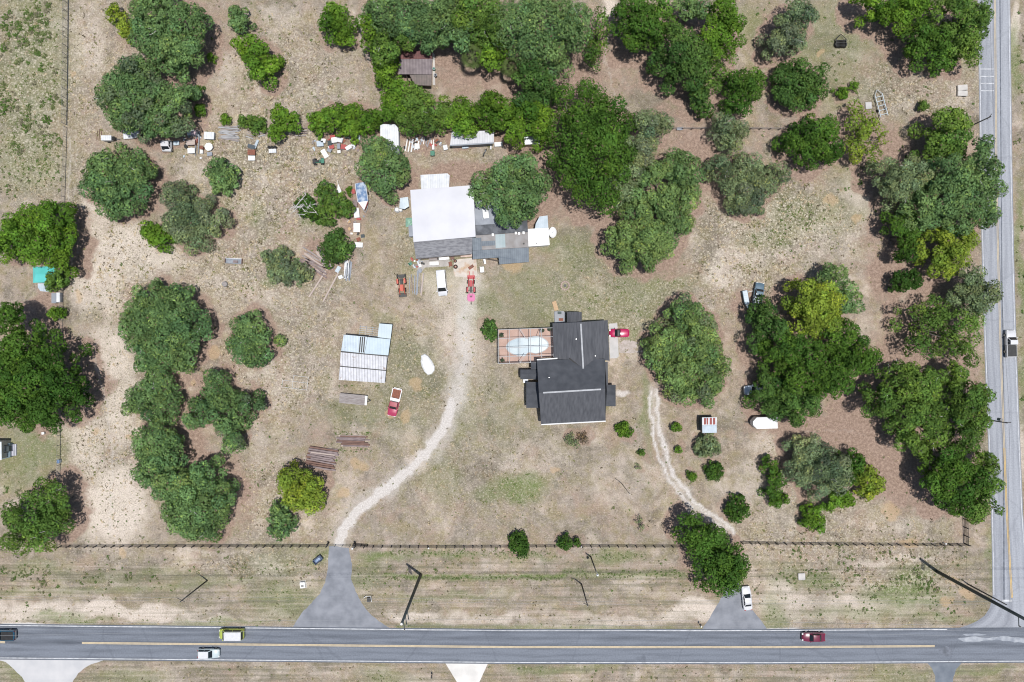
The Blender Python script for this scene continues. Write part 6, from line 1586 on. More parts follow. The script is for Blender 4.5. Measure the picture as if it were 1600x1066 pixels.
# ------------------------------------------------------------------ the junk row and loose things
def pile(name, label, cat, px, py, deg, n, L, Wd, T, mats, spread, seed, group, fan=4, layers=2):
    """loose boards or pipes, every one an object; they lie side by side and in layers"""
    rr = random.Random(seed); c = g(px, py, .2)
    per = math.ceil(n / layers)
    for k in range(n):
        lay, j = divmod(k, per)
        off = (j - (per - 1) / 2) * spread / max(1, per - 1) if per > 1 else 0
        d = R(deg); l = L * rr.uniform(.7, 1.05); sh = rr.uniform(-.08, .08) * L
        x = c.x + math.cos(d) * sh - math.sin(d) * off; y = c.y + math.sin(d) * sh + math.cos(d) * off
        m = MB().box((0, 0, 0), (l, Wd * rr.uniform(.8, 1.1), T))
        o = m.build(name, rr.choice(mats), None, bevel=T * .15)
        o.location = (x, y, .03 + T / 2 + lay * (T + .02)); o.rotation_euler = (0, 0, d + R(rr.uniform(-fan, fan)))
        tag(o, label, cat, group)
G1 = [M_WOODGREY, pmat('silver_grey_board', (.42, .42, .43), (.3, .3, .31), scale=3, stretch=(.3, 4, 4), rough=.9)]
M_MAUVE = pmat('mauve_timber', (.3, .24, .235), (.15, .115, .115), scale=3, stretch=(.3, 4, 4), rough=.95)
M_PALEB = pmat('bleached_pinkish_board', (.5, .42, .37), (.38, .31, .28), scale=3, stretch=(.3, 4, 4), rough=.95)
G2 = [M_MAUVE, M_MAUVE, M_WOODBROWN]
pile('plank', 'silver grey board in the biggest lumber heap of the junk row', 'plank', 358, 208, -3, 18, 4.2, .24, .1, G1, 2.6, 1, 'boards in the grey lumber heap', 12)
pile('plank', 'grey board in the small heap right of the biggest lumber heap', 'plank', 390.5, 211, -20, 6, 1.6, .2, .1, G1, 1.0, 2, 'boards in the small grey heap', 14)
pile('plank', 'grey board in the heap tucked against the bright shrub', 'plank', 409, 208, 10, 6, 1.5, .2, .1, G1, 1.0, 3, 'boards in the heap by the shrub', 12)
pile('log', 'brown pole in the stack between two bright thickets', 'log', 470, 206.5, 2, 8, 2.8, .22, .16, [M_MAUVE, M_WOODGREY], 1.5, 4, 'poles between the thickets', 3)
pile('timber', 'squared timber in the upper stack north of the yellow-green tree', 'timber', 552, 689.5, -1.5, 14, 6.2, .28, .2, [M_MAUVE, M_RUST if False else M_WOODBROWN, M_MAUVE], 1.9, 5, 'timbers in the upper stack', .8)
for k, yy in enumerate((681.5, 697)): pile('timber', 'pale bleached timber edging the upper stack', 'timber', 552, yy, -1.5, 1, 6.3, .3, .24, [M_PALEB], 0, 50 + k, 'pale edge timbers', .5, 1)
pile('log', 'dark weathered log in the lower heap touching the yellow-green tree', 'log', 502, 716, -7, 20, 6.0, .38, .26, G2, 3.9, 6, 'logs in the lower heap', 4)
pile('log', 'pale log lying on top of the lower log heap', 'log', 508, 709, -7, 2, 5.0, .28, .3, [M_PALEB], 1.0, 61, 'pale logs on the heap', 2)
pile('plank', 'scrap board in the fan of boards right of the tangled sage shrub', 'plank', 495, 412, -27, 12, 7.0, .32, .12, [M_PALEB, M_WOODGREY, M_MAUVE], 2.6, 7, 'scrap boards in the fan', 9)
pile('plank', 'long beam crossing the top of the scrap board fan', 'plank', 503, 402, -55, 4, 5.4, .32, .14, [M_PALEB, M_WOODGREY], 1.0, 8, 'beams on the fan', 5, 1)
for k, (x, y, dg, l) in enumerate(((496, 444, 57, 6.3), (517, 449, 62, 6.6))):
    o = MB().box((0, 0, .14), (l, .3, .2)).build('beam', M_PALEB, None, bevel=.03)
    p = g(x, y, .1); o.location = (p.x, p.y, 0); o.rotation_euler = (0, 0, R(dg))
    tag(o, ['long bleached beam, left one of two pointing down-left from the scrap fan', 'long weathered beam, right one of two pointing down-left from the scrap fan'][k], 'beam')
pile('metal_sheet', 'ribbed silver sheet in the stack below the deep green shrub', 'metal sheet', 543, 423, 84, 6, 4.6, .32, .04, [M_LTFELT, M_WHITEMETAL], 1.15, 9, 'sheets in the silver stack', 3, 1)
for k, (x, y, dg, w_, l_) in enumerate(((528, 421, 60, .8, 1.3), (532, 433, 20, .7, .9))):
    o = at('tin_scrap', ['pale green tin sheet between the beams and the silver sheets', 'bent white tin scrap just below the pale green tin sheet'][k], 'scrap', x, y, dg, .2)
    MB().box((0, 0, .12), (l_, w_, .05)).build('sheet', M_PALEBLUE if k == 0 else M_WHITEMETAL, o); MB().box((l_/2, 0, .2), (.05, w_, .2)).build('flange', M_GREYMETAL, o)
pile('pipe', 'grey pipe in the heap beside the orange tractor', 'pipe', 648, 444, 92, 9, 4.0, .14, .14, [M_MAUVE, M_LTFELT, M_WOODGREY], 2.2, 10, 'pipes by the tractor', 5)
pile('plank', 'pale board standing off the pipe heap, nearest the white van', 'plank', 656, 442, 84, 4, 4.6, .3, .12, [M_PALEB, M_LTFELT], 1.0, 11, 'pale boards by the van', 6)
pile('pipe', 'long blue-grey pipe on the mixed scrap heap under the mossy oak', 'pipe', 308.5, 223, 86, 4, 5.0, .16, .16, [M_LTFELT, M_GREYMETAL], .6, 12, 'blue-grey pipes', 1.5)
pile('metal_sheet', 'torn white sheet on the scrap under the mossy oak', 'metal sheet', 204, 206, 12, 4, 3.2, .5, .06, [M_WHITEMETAL, M_LTFELT], 1.6, 13, 'torn white sheets', 9, 1)
pile('post', 'white post leaning in the junk beside the container', 'post', 644, 227, 84, 5, 2.6, .26, .1, [M_WHITE, M_WHITEMETAL], 2.4, 14, 'white posts by the container', 6, 1)
pile('post', 'short white post in the scatter left of the mossy roof', 'post', 668, 222, 78, 6, 1.8, .18, .1, [M_WHITE, M_LTFELT], 2.6, 15, 'white posts left of the mossy roof', 18, 1)
pile('pole', 'thin bare pole lying in the northwest corner beside the mossy oak', 'pole', 154.5, 211, 88, 3, 2.4, .1, .1, [M_WOODBROWN], .9, 16, 'poles at the corner', 2, 1)
MX = [M_WHITE, M_GREYMETAL, M_RUST, M_REDJUNK, M_BLACK, M_PALEBLUE, M_WOODGREY, M_MAUVE]
for px_, py_, n_, sp_, sd_, l_ in ((530, 226, 26, 3.4, 71, 'small scrap piece strewn through the middle junk heap'), (303, 222, 18, 4.4, 72, 'small scrap piece strewn over the mixed scrap under the mossy oak'), (664, 226, 18, 2.6, 73, 'small scrap piece strewn between the container and the mossy shed'),
                                  (556, 345, 16, 3.0, 74, 'small scrap piece strewn along the scrap column south of the covered boat'), (655, 410, 12, 1.6, 75, 'small scrap piece at the corner of the barn front')):
    rr_ = random.Random(sd_)
    for k in range(n_):
        wide = rr_.gauss(0, 3.2 if sd_ in (71, 73) else .9); c_ = g(px_, py_); L_ = rr_.uniform(.25, .9)
        m = MB().loft([[(x * (1 + rr_.uniform(-.2, .2)), y * (1 + rr_.uniform(-.3, .3)), z) for x, y in ((-L_/2, -.16), (L_/2, -.2), (L_/2, .17), (-L_/2, .2))] for z in (0, rr_.uniform(.06, .3))])
        o = m.build('scrap_piece', rr_.choice(MX)); o.location = (c_.x + wide, c_.y + rr_.gauss(0, sp_ * .45 if sd_ in (72, 74) else .75), .02); o.rotation_euler = (R(rr_.uniform(-6, 6)), R(rr_.uniform(-6, 6)), rr_.uniform(0, 6.28))
        tag(o, l_, 'scrap', 'scrap pieces ' + l_[len('small scrap piece '):])
def appliance(label, px, py, deg, d, mat, top=None, name='appliance', cat='appliance'):
    return cart(name, label, cat, px, py, deg, d, mat, top)
tr = at('utility_trailer', 'white trailer with a dark nose at the west end of the junk row', 'trailer', 170, 216.5, 0, .9)
MB().box((-.3, 0, .85), (2.0, .95, .8)).build('box', M_WHITE, tr, bevel=.04); MB().box((-.3, 0, 1.28), (2.06, 1.0, .05)).build('lid', M_WHITEMETAL, tr); MB().box((.95, 0, .8), (.5, .8, .6)).build('nose', M_BLACK, tr, bevel=.1); MB().path([(1.1, 0, .5), (1.9, 0, .45)], .05).build('tongue', M_GREYMETAL, tr)
for s in (-1, 1): MB().tube((-.3, s * .5, .3), (-.3, s * .68, .3), .3, n=12).build('wheel', M_TYRE, tr)
b_ = at('scrap_boat', 'upturned white skiff wedged under the mossy oak in the junk row', 'boat', 207, 212, 4, .6); hull(b_, 3.6, 1.2, .5, M_WHITEMETAL, bow=.5, z0=.2); MB().box((0, 0, .78), (1.6, .8, .08), rz=6).build('loose_panel', M_LTFELT, b_); MB().box((1.9, 0, .5), (.25, 1.0, .6)).build('transom', M_BLACK, b_, bevel=.03)
appliance('green cabinet at the top of the mixed scrap heap', 299.5, 208, 4, (1.5, 1.0, .8), M_GREEN, M_WHITEMETAL)
appliance('pinkish white cabinet on the mixed scrap heap', 303.5, 208.5, 10, (.9, .8, 1.0), M_WHITE, pmat('pink_lid', (.6, .45, .47), (.5, .38, .4)))
appliance('rust coloured cage in the middle of the mixed scrap heap', 299, 223, 3, (1.7, 1.0, .8), M_RUST, M_PALEB)
appliance('dark box at the left side of the rust coloured cage', 290.5, 229, 20, (.5, .7, .5), M_BLACK, M_BLACK)
appliance('white topped chest at the foot of the mixed scrap heap', 299.5, 236, 2, (1.4, 1.0, .6), M_GREYMETAL, M_WHITE)
appliance('grey and white cabinet right of the mixed scrap heap', 327.5, 212.5, -3, (2.0, 1.4, .7), M_LTFELT, M_WHITEMETAL)
o = at('table_top', 'white eight-sided table near the right of the mixed scrap heap', 'table', 326, 229.5, 10, .7)
MB().prism([(.85 * math.cos(math.pi * (i + .5) / 4), .85 * math.sin(math.pi * (i + .5) / 4)) for i in range(8)], .66, .74).build('top', M_WHITE, o); MB().tube((0, 0, 0), (0, 0, .66), .08).build('pedestal', M_GREYMETAL, o); MB().tube((0, 0, 0), (0, 0, .06), .4, n=12).build('base', M_GREYMETAL, o)
o = at('barrel', 'rusty drum at the left of the white eight-sided table', 'barrel', 315.5, 231, 0, .6); MB().tube((0, 0, 0), (0, 0, .88), .36, n=14).build('body', M_RUST, o, bevel=.03); MB().ring((0, 0), .25, .37, .88, .92).build('rim', M_RUST, o)
appliance('small white bin beside the rusty drum', 315.5, 237.5, 0, (.5, .7, .5), M_WHITE)
appliance('pale grey crate below the white eight-sided table', 328, 241, 8, (1.0, .7, .3), M_LTFELT)
appliance('flat blue-grey tray beside the truck cab', 276, 224, 5, (1.1, .8, .25), M_PALEBLUE)
appliance('black box at the head of the three stacked boxes', 393.5, 229.5, -15, (1.5, .7, .5), M_BLACK, pmat('slate_lid', (.07, .09, .11), (.05, .07, .08)))
appliance('dark red box in the middle of the three stacked boxes', 393.5, 238.5, -2, (1.5, 1.0, .6), M_BLACK, M_RUST)
appliance('white tray below the dark red box', 393.5, 247.5, 0, (1.3, .9, .4), M_WHITE)
o = at('roof_sheet', 'pale slanted sheet leaning above the black box', 'sheet', 400, 225, 72, .5); MB().box((0, 0, .4), (1.9, .5, .05), ry=12).build('panel', M_PALEBLUE, o); MB().box((-.6, 0, .2), (.1, .5, .4)).build('prop', M_GREYMETAL, o)
o = at('tyre_cart', 'cart of three black tyres over a white tray', 'cart', 425.5, 233, 2, .5)
for k in (-1, 0, 1): MB().tube((k * .62, .25, .34), (k * .62, .45, .34), .34, n=14).build('tyre', M_TYRE, o); 
for k in (-1, 0, 1): MB().ring((k * .62, .35), .1, .3, .55, .72).build('tyre_ring', M_TYRE, o)
MB().box((0, -.35, .4), (1.5, .8, .1)).build('tray', M_WHITEMETAL, o); MB().box((0, -.35, .2), (1.2, .6, .3)).build('frame', M_GREYMETAL, o)
for i, (lab, x, y, dg, d, m1, m2) in enumerate((
    ('pale blue cabinet at the left of the middle junk heap', 500.5, 225, 5, (1.3, 1.0, .6), M_PALEBLUE, M_PALEBLUE), ('white carton at the left of the middle junk heap', 505.5, 220.5, -10, (.9, .7, .6), M_WHITE, M_WHITE),
    ('charcoal box in the middle junk heap', 515.5, 224, 4, (.8, .9, .8), M_BLACK, M_DARKSTEEL), ('dark red crate behind the charcoal box', 520, 214.5, 0, (1.0, .7, .6), M_RUST, M_REDJUNK),
    ('largest white appliance in the middle junk heap', 522.5, 219.5, 8, (1.0, 1.0, .9), M_WHITE, M_WHITE), ('silver machine in the middle junk heap', 530.5, 219, -12, (1.3, .9, .7), M_LTFELT, M_WHITEMETAL),
    ('red crate left of the dark machine', 518.5, 230, 12, (.9, .7, .5), M_REDJUNK, M_REDJUNK), ('navy tub at the foot of the red crate', 515, 235, -20, (.8, .7, .4), M_DARKSTEEL, M_GREYMETAL),
    ('black machine at the centre of the middle junk heap', 529.5, 229, 3, (.6, 1.0, .7), M_BLACK, M_LTFELT), ('bright red crate right of the black machine', 537, 230, -8, (1.0, .9, .5), M_REDJUNK, M_REDJUNK),
    ('white tilted carton at the right of the middle junk heap', 545, 231, 30, (1.2, .7, .6), M_WHITE, M_WHITE), ('lilac crate at the far right of the middle junk heap', 553, 226, 70, (.9, .8, .5), M_LTFELT, M_WHITEMETAL),
    ('small white carton below the black machine', 530, 237.5, 4, (.6, .5, .4), M_WHITE, M_WHITE), ('white bucket-like bin above the lilac crate', 559.5, 216, -10, (.8, 1.1, .7), M_WHITE, M_PALEBLUE),
    ('white upright box by the dinghy', 557.5, 333, 6, (1.0, 1.9, .8), M_WHITE, M_WHITE), ('cream topped square box south of the white upright box', 558, 356, 0, (1.3, 1.75, .8), M_WOODPALE, M_WHITE),
    ('white low box at the south end of the scrap column', 561, 383, -3, (1.5, .9, .6), M_GREYMETAL, M_WHITE), ('red engine block above the white low box', 560.5, 374.5, 20, (.7, .7, .5), M_REDJUNK, M_RUST),
    ('green tub right of the red engine block', 567, 369, 10, (.7, .6, .4), M_GREEN, M_DARKSTEEL), ('faded red crate left of the covered boat', 555, 318, -8, (1.0, 1.3, .5), M_REDJUNK, M_MAUVE),
    ('rusty red bin at the upper left of the covered boat', 552.5, 299.5, 12, (.6, .9, .5), M_RUST, M_REDJUNK), ('rusty can beside the faded red crate', 546, 347, 20, (.5, .5, .5), M_RUST, M_WOODPALE), ('small rusty can below the other rusty can', 546.5, 358, 30, (.5, .6, .4), M_RUST, M_WOODPALE),
    ('white box on the junk beside the container', 652, 229, 5, (.9, 1.0, .6), M_WHITE, M_WHITE), ('black trash tub in front of the junk beside the container', 676, 240, 0, (.8, .9, .9), M_BLACK, M_GREEN),
    ('white drum-like box standing on the trash tub side', 677, 231, 4, (.4, .8, .8), M_WHITE, M_WHITE), ('aqua crate against the wall of the mossy shed', 727, 229, 6, (1.2, .8, .5), M_PALEBLUE, M_PALEBLUE),
    ('scrap carton at the left wall of the mossy shed', 696, 231, 14, (.8, .9, .5), M_LTFELT, M_WHITEMETAL), ('blue water jug in the leaves of the boat oak', 617, 246, 20, (.7, .7, .6), M_BLUE, M_BLUE),
    ('white slab under the bright feathery tree', 1357, 165, 4, (1.2, 1.3, .15), M_PATIO, M_PATIO), ('white grey cabinet on the wire fence line below the teal shed', 92.5, 465, 0, (.7, 1.9, .8), M_LTFELT, M_WHITEMETAL),
    ('mauve cabinet left of the white grey cabinet', 85.5, 466, 0, (.9, 2.0, .7), M_MAUVE, M_LTFELT), ('pale blue feed bin on the wire fence near the lower left field', 92, 721, 0, (.5, .7, .7), M_PALEBLUE, M_BLUE),
    ('white pail under the huge dark oak at the fence', 68, 677, 10, (.5, .4, .4), M_WHITE, M_WHITE), ('white carton beside the second scrap patch of the north fence', 1062, 201.5, 3, (1.2, .5, .4), M_WHITE, M_LTFELT), ('pale carton at the far right of the middle hedge', 779, 226, 5, (1.6, .8, .6), M_WHITE, M_WHITE))):
    nm = next((w for w in ('cabinet', 'carton', 'crate', 'tub', 'appliance', 'machine', 'bin', 'box', 'can', 'jug', 'slab', 'pail', 'engine') if w in lab.split(' of ')[0].split(' below ')[0].split(' beside ')[0].split(' at ')[0]), 'box')
    cart('storage_' + nm if nm in ('box', 'bin', 'tub') else nm if nm not in ('can', 'engine') else {'can': 'rusty_can', 'engine': 'engine_block'}[nm], lab, nm, x, y, dg, d, m1, m2, legs=d[2] > .3)
o = at('door_panel', 'white slanted door slab below the middle junk heap', 'door', 507, 240, -58, .3); MB().box((0, 0, .22), (1.75, .95, .07), ry=6).build('panel', M_WHITE, o); MB().box((.5, .2, .3), (.15, .06, .08)).build('knob', M_RIM, o); MB().box((-.7, 0, .1), (.1, .9, .2)).build('prop', M_WOODGREY, o)
o = at('hose', 'pale green hose loop on the middle junk heap', 'hose', 542, 219, 0, .6); MB().path([(math.cos(a) * .7, math.sin(a) * .6, .7 - .1 * a) for a in np.linspace(-.4, 2.2, 9)], .07).build('hose', pmat('pale_green_hose', (.55, .65, .5), (.45, .55, .4)), o)
o = at('pipe', 'white upright pipe lying at the right of the mossy shed', 'pipe', 767, 225, 88, .3); MB().tube((-1.0, 0, .2), (1.0, 0, .2), .17).build('tube', M_WHITE, o); MB().tube((-1.1, 0, .2), (-.98, 0, .2), .21).build('collar', M_WHITEMETAL, o)
o = at('motor_scooter', 'grey scrap scooter lying below the mossy shed', 'scooter', 757.5, 238.5, 65, .4)
for x in (-.6, .6): MB().tube((x, -.06, .3), (x, .06, .3), .3, n=14).build('wheel', M_TYRE, o)
MB().path([(-.6, 0, .35), (0, 0, .5), (.5, 0, .75), (.6, 0, .3)], .09).build('frame', M_GREYMETAL, o); MB().box((-.3, 0, .7), (.7, .3, .12)).build('seat', M_BLACK, o, bevel=.04); MB().path([(.5, -.35, 1.0), (.48, 0, .95), (.5, .35, 1.0)], .03).build('handlebar', M_BLACK, o)
o = at('trough', 'long white edged feeding trough in the left field', 'trough', 365, 408, -3, .3)
for s in (-1, 1): MB().box((0, s * .5, .3), (3.4, .1, .4)).build('side', M_WHITEMETAL if s > 0 else M_GREYMETAL, o)
MB().box((0, 0, .1), (3.4, 1.0, .1)).build('bottom', M_GREYMETAL, o); MB().box((.4, -.1, .3), (.9, .5, .25)).build('block', M_MAUVE, o, bevel=.04)
for s in (-1, 1): MB().box((s * 1.7, 0, .3), (.1, 1.0, .4)).build('end', M_WOODBROWN, o)
o = at('stump', 'grey tree stump in the pale patch below the trough', 'stump', 351, 444, 0, .3); MB().path([(0, 0, -.05), (0, 0, .15), (.02, 0, .5)], [.75, .6, .52], 11).build('wood', M_GRAVESTONE, o); MB().tube((.02, 0, .5), (.02, 0, .515), .45, n=11).build('cut_face', M_WOODGREY, o)
o = at('fire_ring', 'round brick fire pit in the grass north of the house', 'fire pit', 883, 446.5, 0, .1)
for k in range(14):
    a = 2 * math.pi * k / 14; MB().box((.82 * math.cos(a), .82 * math.sin(a), .12), (.3, .34, .24), rz=math.degrees(a)).build('brick', pmat('dusty_brick', (.38, .27, .23), (.3, .22, .19)), o, bevel=.02)
MB().ring((0, 0), .01, .3, .02, .14, 10).build('ash', M_BLACK, o)
def slab_(label, px, py, dg, d):
    o = at('concrete_slab', label, 'slab', px, py, dg, .2); MB().box((0, 0, d[2] / 2), d).build('block', M_CONCRETE, o, bevel=.05); MB().box((d[0] * .2, -d[1] * .52, d[2] * .5), (d[0] * .4, .06, d[2] * .6)).build('opening', M_BLACK, o)
slab_('upper of two pale concrete culvert ends beside the side road', 1503, 137.5, 4, (2.0, 1.1, .5)); slab_('lower of two pale concrete culvert ends beside the side road', 1503, 146.5, -2, (2.0, 1.1, .5))
slab_('pale culvert end in the verge weeds right of the east drive', 1252.5, 901, 3, (1.4, 1.4, .35))
o = at('cart_bin', 'dark blue tilted cart left of the main asphalt apron', 'cart', 497, 874.5, 38, .4)
m = MB(); m.box((0, 0, .3), (1.9, 1.0, .06)); 
for s in (-1, 1): m.box((0, s * .5, .52), (1.9, .06, .5)); m.box((s * .95, 0, .52), (.06, 1.0, .5))
m.build('tub', pmat('navy_plastic', (.04, .06, .11), (.06, .09, .15)), o); MB().box((-.1, 0, .4), (1.2, .5, .16)).build('load', M_BLUE, o, bevel=.04)
for s in (-1, 1): MB().tube((.2, s * .56, .2), (.2, s * .66, .2), .2, n=12).build('wheel', M_TYRE, o)
o = at('utility_box', 'white utility pedestal in the verge left of the main apron', 'utility box', 473, 914, 4, .4); MB().box((0, 0, .35), (1.0, 1.2, .7)).build('cabinet', M_WHITE, o, bevel=.05); MB().box((0, -.15, .72), (.5, .4, .06)).build('lid', M_GRAVESTONE, o); MB().box((0, 0, .02), (1.3, 1.5, .06)).build('base', M_CONCRETE, o)
o = at('utility_box', 'dark utility box in a white bracket, right of the main apron', 'utility box', 576, 936, 0, .4); MB().box((.05, -.1, .35), (.7, .9, .7)).build('cabinet', M_BLACK, o, bevel=.04)
MB().path([(-1.0, .2, .5), (-.5, .6, .6), (.5, .65, .7), (.62, -.5, .7)], .06).build('bracket', M_WHITE, o)
for lab, x, y, h_ in (('black mailbox on a post at the bottom edge of the photo', 675, 1055, 1.2), ('small mailbox at the mouth of the east drive', 1093.5, 975, 1.1)):
    o = at('mailbox', lab, 'mailbox', x, y, 90, .6); MB().path([(0, 0, 0), (0, 0, h_)], .06).build('post', M_BLACK if 'black' in lab else M_WHITE, o)
    bm_ = MB().loft([[(xx, .14 * math.cos(t), h_ + .1 + .16 * max(0, math.sin(t)) - (.08 if math.sin(t) < 0 else 0)) for t in np.linspace(0, 2 * math.pi, 11)[:-1]] for xx in (-.28, .28)]); bm_.build('box', M_BLACK, o); MB().box((.1, -.17, h_ + .2), (.05, .03, .16)).build('flag', M_RUST, o)

# ------------------------------------------------------------------ fences
def fence(label, pts, n, h, mat, rails=3, name='board_fence', cat='fence', jit=0.0, pw=.16):
    P = [g(*p) for p in pts]; o = P[0]
    root = thing(name, label, cat, (o.x, o.y, 0))
    cum = [0]
    for a, b in zip(P[:-1], P[1:]): cum.append(cum[-1] + (b - a).length)
    def on(t):
        s = t * cum[-1]
        for i in range(len(P) - 1):
            if s <= cum[i + 1] + 1e-6:
                k = (s - cum[i]) / (cum[i + 1] - cum[i]); return P[i].lerp(P[i + 1], k) - o, (P[i + 1] - P[i]).normalized()
    rr = random.Random(len(label))
    post = None
    for k in range(n + 1):
        q, d = on(k / n); a = math.degrees(math.atan2(d.y, d.x))
        if post is None:
            post = MB().box((0, 0, h / 2), (pw, pw, h)).build('post', mat, root, bevel=.01); c = post
        else:
            c = post.copy(); COL.objects.link(c); c.parent = root
        c.location = (q.x, q.y, 0); c.rotation_euler = (R(rr.uniform(-2, 2)) if jit else 0, R(rr.uniform(-2, 2)) if jit else 0, R(a))
    for j in range(rails):
        z = h * (j + .8) / (rails + .1)
        m = MB()
        for k in range(n):
            a, d = on(k / n); b, _ = on((k + 1) / n)
            nrm = Vector((-d.y, d.x, 0)); za = z + rr.uniform(-jit, jit)
            m.box(((a + b) / 2 + nrm * (pw / 2 + .02) + Vector((0, 0, za))), ((b - a).length * 1.0, .035, .14), rz=math.degrees(math.atan2(d.y, d.x)))
        m.build('rail', mat, root)
    return root
fence('black board fence along the verge from the left edge tree to the main gate', [(96, 853), (250, 852.5), (512, 852.5)], 30, 1.4, M_BLACKWOOD, 3, jit=.02)
fence('black board fence between the main gate and the east drive tree', [(556, 853), (700, 853.5), (900, 852.5), (1064, 853)], 36, 1.4, M_BLACKWOOD, 3, jit=.02)
fence('black board fence from the east drive tree to the corner by the side road', [(1158, 847.5), (1300, 849.5), (1510, 850.5)], 26, 1.4, M_BLACKWOOD, 3, jit=.02)
fence('black board fence turning up beside the side road at the corner', [(1507, 849.5), (1506, 812), (1503, 720)], 10, 1.5, M_BLACKWOOD, 4, jit=.01)
gt = fence('black board gate leaf swung open inside the main entrance', [(556, 850.5), (575, 851.5)], 2, 1.3, M_BLACKWOOD, 4, 'gate', 'gate')
gt = fence('closed black bar gate across the top of the main asphalt apron', [(513, 851.5), (548, 851.5)], 3, 1.2, M_DARKSTEEL, 2, 'gate', 'gate', pw=.09)
for i, (x, y) in enumerate(((512.5, 849.5), (554, 849), (552, 855.5))):
    o = at('gate_post', ['black gate post at the left of the main gate', 'black gate post at the right of the main gate', 'white marker post just outside the main gate'][i], 'post', x, y, 0, .7)
    MB().box((0, 0, .8), (.26, .26, 1.6)).build('shaft', M_BLACKWOOD if i < 2 else M_WHITE, o, bevel=.02); MB().box((0, 0, 1.63), (.34, .34, .07), taper=.6).build('cap', M_BLACKWOOD if i < 2 else M_WHITE, o)
for i, (x, y) in enumerate(((908.5, 853.5), (1095, 978), (670, 856), (1476, 849))):
    o = at('marker_post', ['white marker post where the black fence passes the east fence bush', 'white marker post at the mouth of the east drive', 'low white marker post on the fence right of the main gate', 'white marker post near the corner of the black fence'][i], 'post', x, y, 0, .4)
    MB().tube((0, 0, 0), (0, 0, .8), .12, n=8).build('shaft', M_WHITE, o); MB().tube((0, 0, .8), (0, 0, .88), .15, n=8).build('cap', M_WHITE, o)
def wire_fence(label, pts, n, h, wires, mat, mesh=False):
    rt = fence(label, pts, n, h, mat, 0, 'wire_fence', 'fence', pw=.09)
    P = [g(*p) for p in pts]; o = P[0]
    for j in range(wires):
        z = h * (j + 1) / wires - .03
        MB().path([Vector((p.x - o.x, p.y - o.y, z)) for p in P], .022 if j == wires - 1 else .014, 4).build('wire', mat, rt)
    return rt
M_GALV = pmat('galvanised_wire', (.24, .24, .25), (.16, .16, .17), rough=.5, metal=.3)
wire_fence('tall wire fence running down the left field from the top edge', [(108, -20), (107, 100), (105.5, 196)], 16, 2.0, 9, M_GALV)
wire_fence('low wire fence continuing down the left field to the lower left tree', [(105.5, 200), (102, 320), (99, 500), (96, 640), (94.5, 760), (95, 850)], 42, 1.3, 4, M_GALV)
fence('dark rail fence crossing the clearing below the north grove', [(1050, 203), (1110, 202.5), (1200, 203), (1262, 204)], 14, 1.3, M_WOODGREY, 2, 'rail_fence')

# ------------------------------------------------------------------ poles and wires
def pole(name, label, cat, px, py, h, r0, r1, mat):
    p = g(px, py); rt = thing(name, label, cat, (p.x, p.y, 0))
    MB().path([(0, 0, -.2), (0, 0, h * .5), (0, 0, h)], [r0, (r0 + r1) / 2, r1], 10).build('shaft', mat, rt, smooth=True); return rt
M_POLEW = pmat('dark_pole_wood', (.05, .05, .05), (.08, .075, .07), scale=3, rough=.9)
T1 = pole('utility_pole', 'tall steel utility pole beside the main apron', 'utility pole', 657.5, 898, 24.0, .33, .23, M_DARKSTEEL)
T2 = pole('utility_pole', 'thickest steel utility pole, at the road junction', 'utility pole', 1464, 893, 29.0, .36, .26, M_DARKSTEEL)
def arm(rt, z, dx, dy, ins=True):
    MB().path([(0, 0, z), (dx, dy, z + .12)], .08, 6).build('cross_arm', M_DARKSTEEL, rt)
    if ins: MB().tube((dx, dy, z + .1), (dx, dy, z + .65), .11, n=8).build('insulator', M_GRAVESTONE, rt)
for z in (22.6, 20.4, 18.2): arm(T1, z, .3, -1.5)
for z in (26.5, 24.4, 22.3): arm(T2, z, 0, -1.7)
MB().tube((0, 0, 23.9), (0, 0, 24.3), .2, n=10).build('cap', M_WHITE, T1)
for lab, x, y, h_, ar in (('slim wooden pole with a short arm in the left verge', 324, 907, 11.2, (-1.0, .5)), ('slim wooden pole beside the thickest steel pole', 1512.5, 913, 10.8, None), ('wooden pole nearest the road in the middle verge', 908.5, 912.5, 11.4, (-.8, .3)),
                      ('wooden pole hidden in the northern road thicket, its top over the side road', 1489, 210, 10.9, (.6, .7)), ('thin dark pole standing in the front lawn', 970.5, 754.5, 10.0, None)):
    rt = pole('wooden_pole', lab, 'utility pole', x, y, h_, .15 if 'lawn' not in lab else .07, .11 if 'lawn' not in lab else .05, M_POLEW)
    if ar:
        a = Vector((*ar, 0)); MB().path([Vector((0, 0, h_ - .5)) - a * .5, Vector((0, 0, h_ - .5)) + a], .06, 5).build('cross_arm', M_POLEW, rt)
    MB().tube((0, 0, h_), (0, 0, h_ + .25), .06, n=8).build('pole_cap', M_GREYMETAL, rt)
rt = pole('wooden_pole', 'wooden pole with a white capped lamp in the middle verge', 'utility pole', 923, 870, 8.8, .15, .11, M_POLEW)
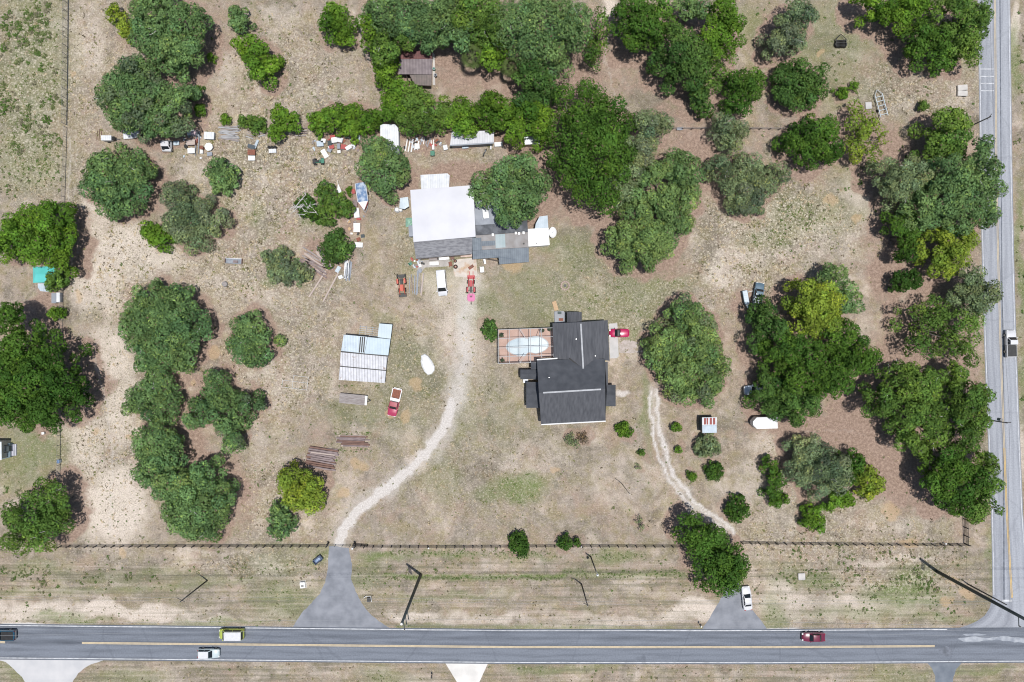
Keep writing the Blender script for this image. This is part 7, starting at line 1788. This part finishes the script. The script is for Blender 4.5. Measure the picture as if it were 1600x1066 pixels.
MB().path([(0, 0, 8.4), (.3, -.5, 8.6), (.35, -.9, 8.5)], .05, 6).build('lamp_arm', M_GREYMETAL, rt); MB().tube((.35, -.9, 8.2), (.35, -.9, 8.55), .28, .14, 12).build('lamp_head', M_WHITE, rt)
rt = pole('wooden_pole', 'wooden pole with a transformer can beside the side road', 'utility pole', 1513, 651, 10.9, .15, .11, M_POLEW)
MB().path([(-1.0, .1, 10.5), (1.0, .05, 10.5)], .07, 6).build('cross_arm', M_POLEW, rt); MB().tube((-.05, .45, 8.6), (-.05, .45, 9.5), .28, n=12).build('transformer', M_GRAVESTONE, rt)
def wire(label, pts, r_, mat, sag=.6):
    Q = []
    for a, b in zip(pts[:-1], pts[1:]):
        for k in range(12):
            t = k / 12; q = Vector(a).lerp(Vector(b), t); q.z -= sag * 4 * t * (1 - t); Q.append(q)
    Q.append(Vector(pts[-1]))
    o = MB().path(Q, r_, 5).build('power_line', mat, None, origin=Q[0])
    tag(o, label, 'power line', 'power lines over the verge')
M_WIRE = pmat('aluminium_cable', (.34, .35, .37), (.3, .31, .33), rough=.5)
M_WIREB = pmat('black_cable', (.05, .05, .055), (.04, .04, .04), rough=.6)
a1, a2 = T1.location, T2.location
for z1, z2 in ((22.6, 26.5), (20.4, 24.4), (18.2, 22.3)):
    p1 = Vector((a1.x + .3, a1.y - 1.5, z1 + .66)); p2 = Vector((a2.x, a2.y - 1.7, z2 + .66))
    wire('thin cable strung high along the main road between the steel poles', [p1 + Vector((-106, -1.5, 1)), p1, p2, p2 + Vector((70, .5, 0))], .018, M_WIRE, 1.0)
for z1, z2, y_ in ((11.0, 10.6, 0), (10.2, 9.8, .3)):
    P = [g(-400, 907), g(324, 907), g(908.5, 912.5), g(1512.5, 913), g(2100, 905)]
    wire('lower thin cable along the verge between the slim wooden poles', [Vector((p.x, p.y + y_, z1)) for p in P], .013, M_WIRE, .7)
P = [g(1478, -300), g(1489, 210), g(1513, 651), g(1512.5, 913)]
wire('black cable running beside the side road between wooden poles', [Vector((p.x + .9, p.y, 10.4)) for p in P], .018, M_WIREB, .4)
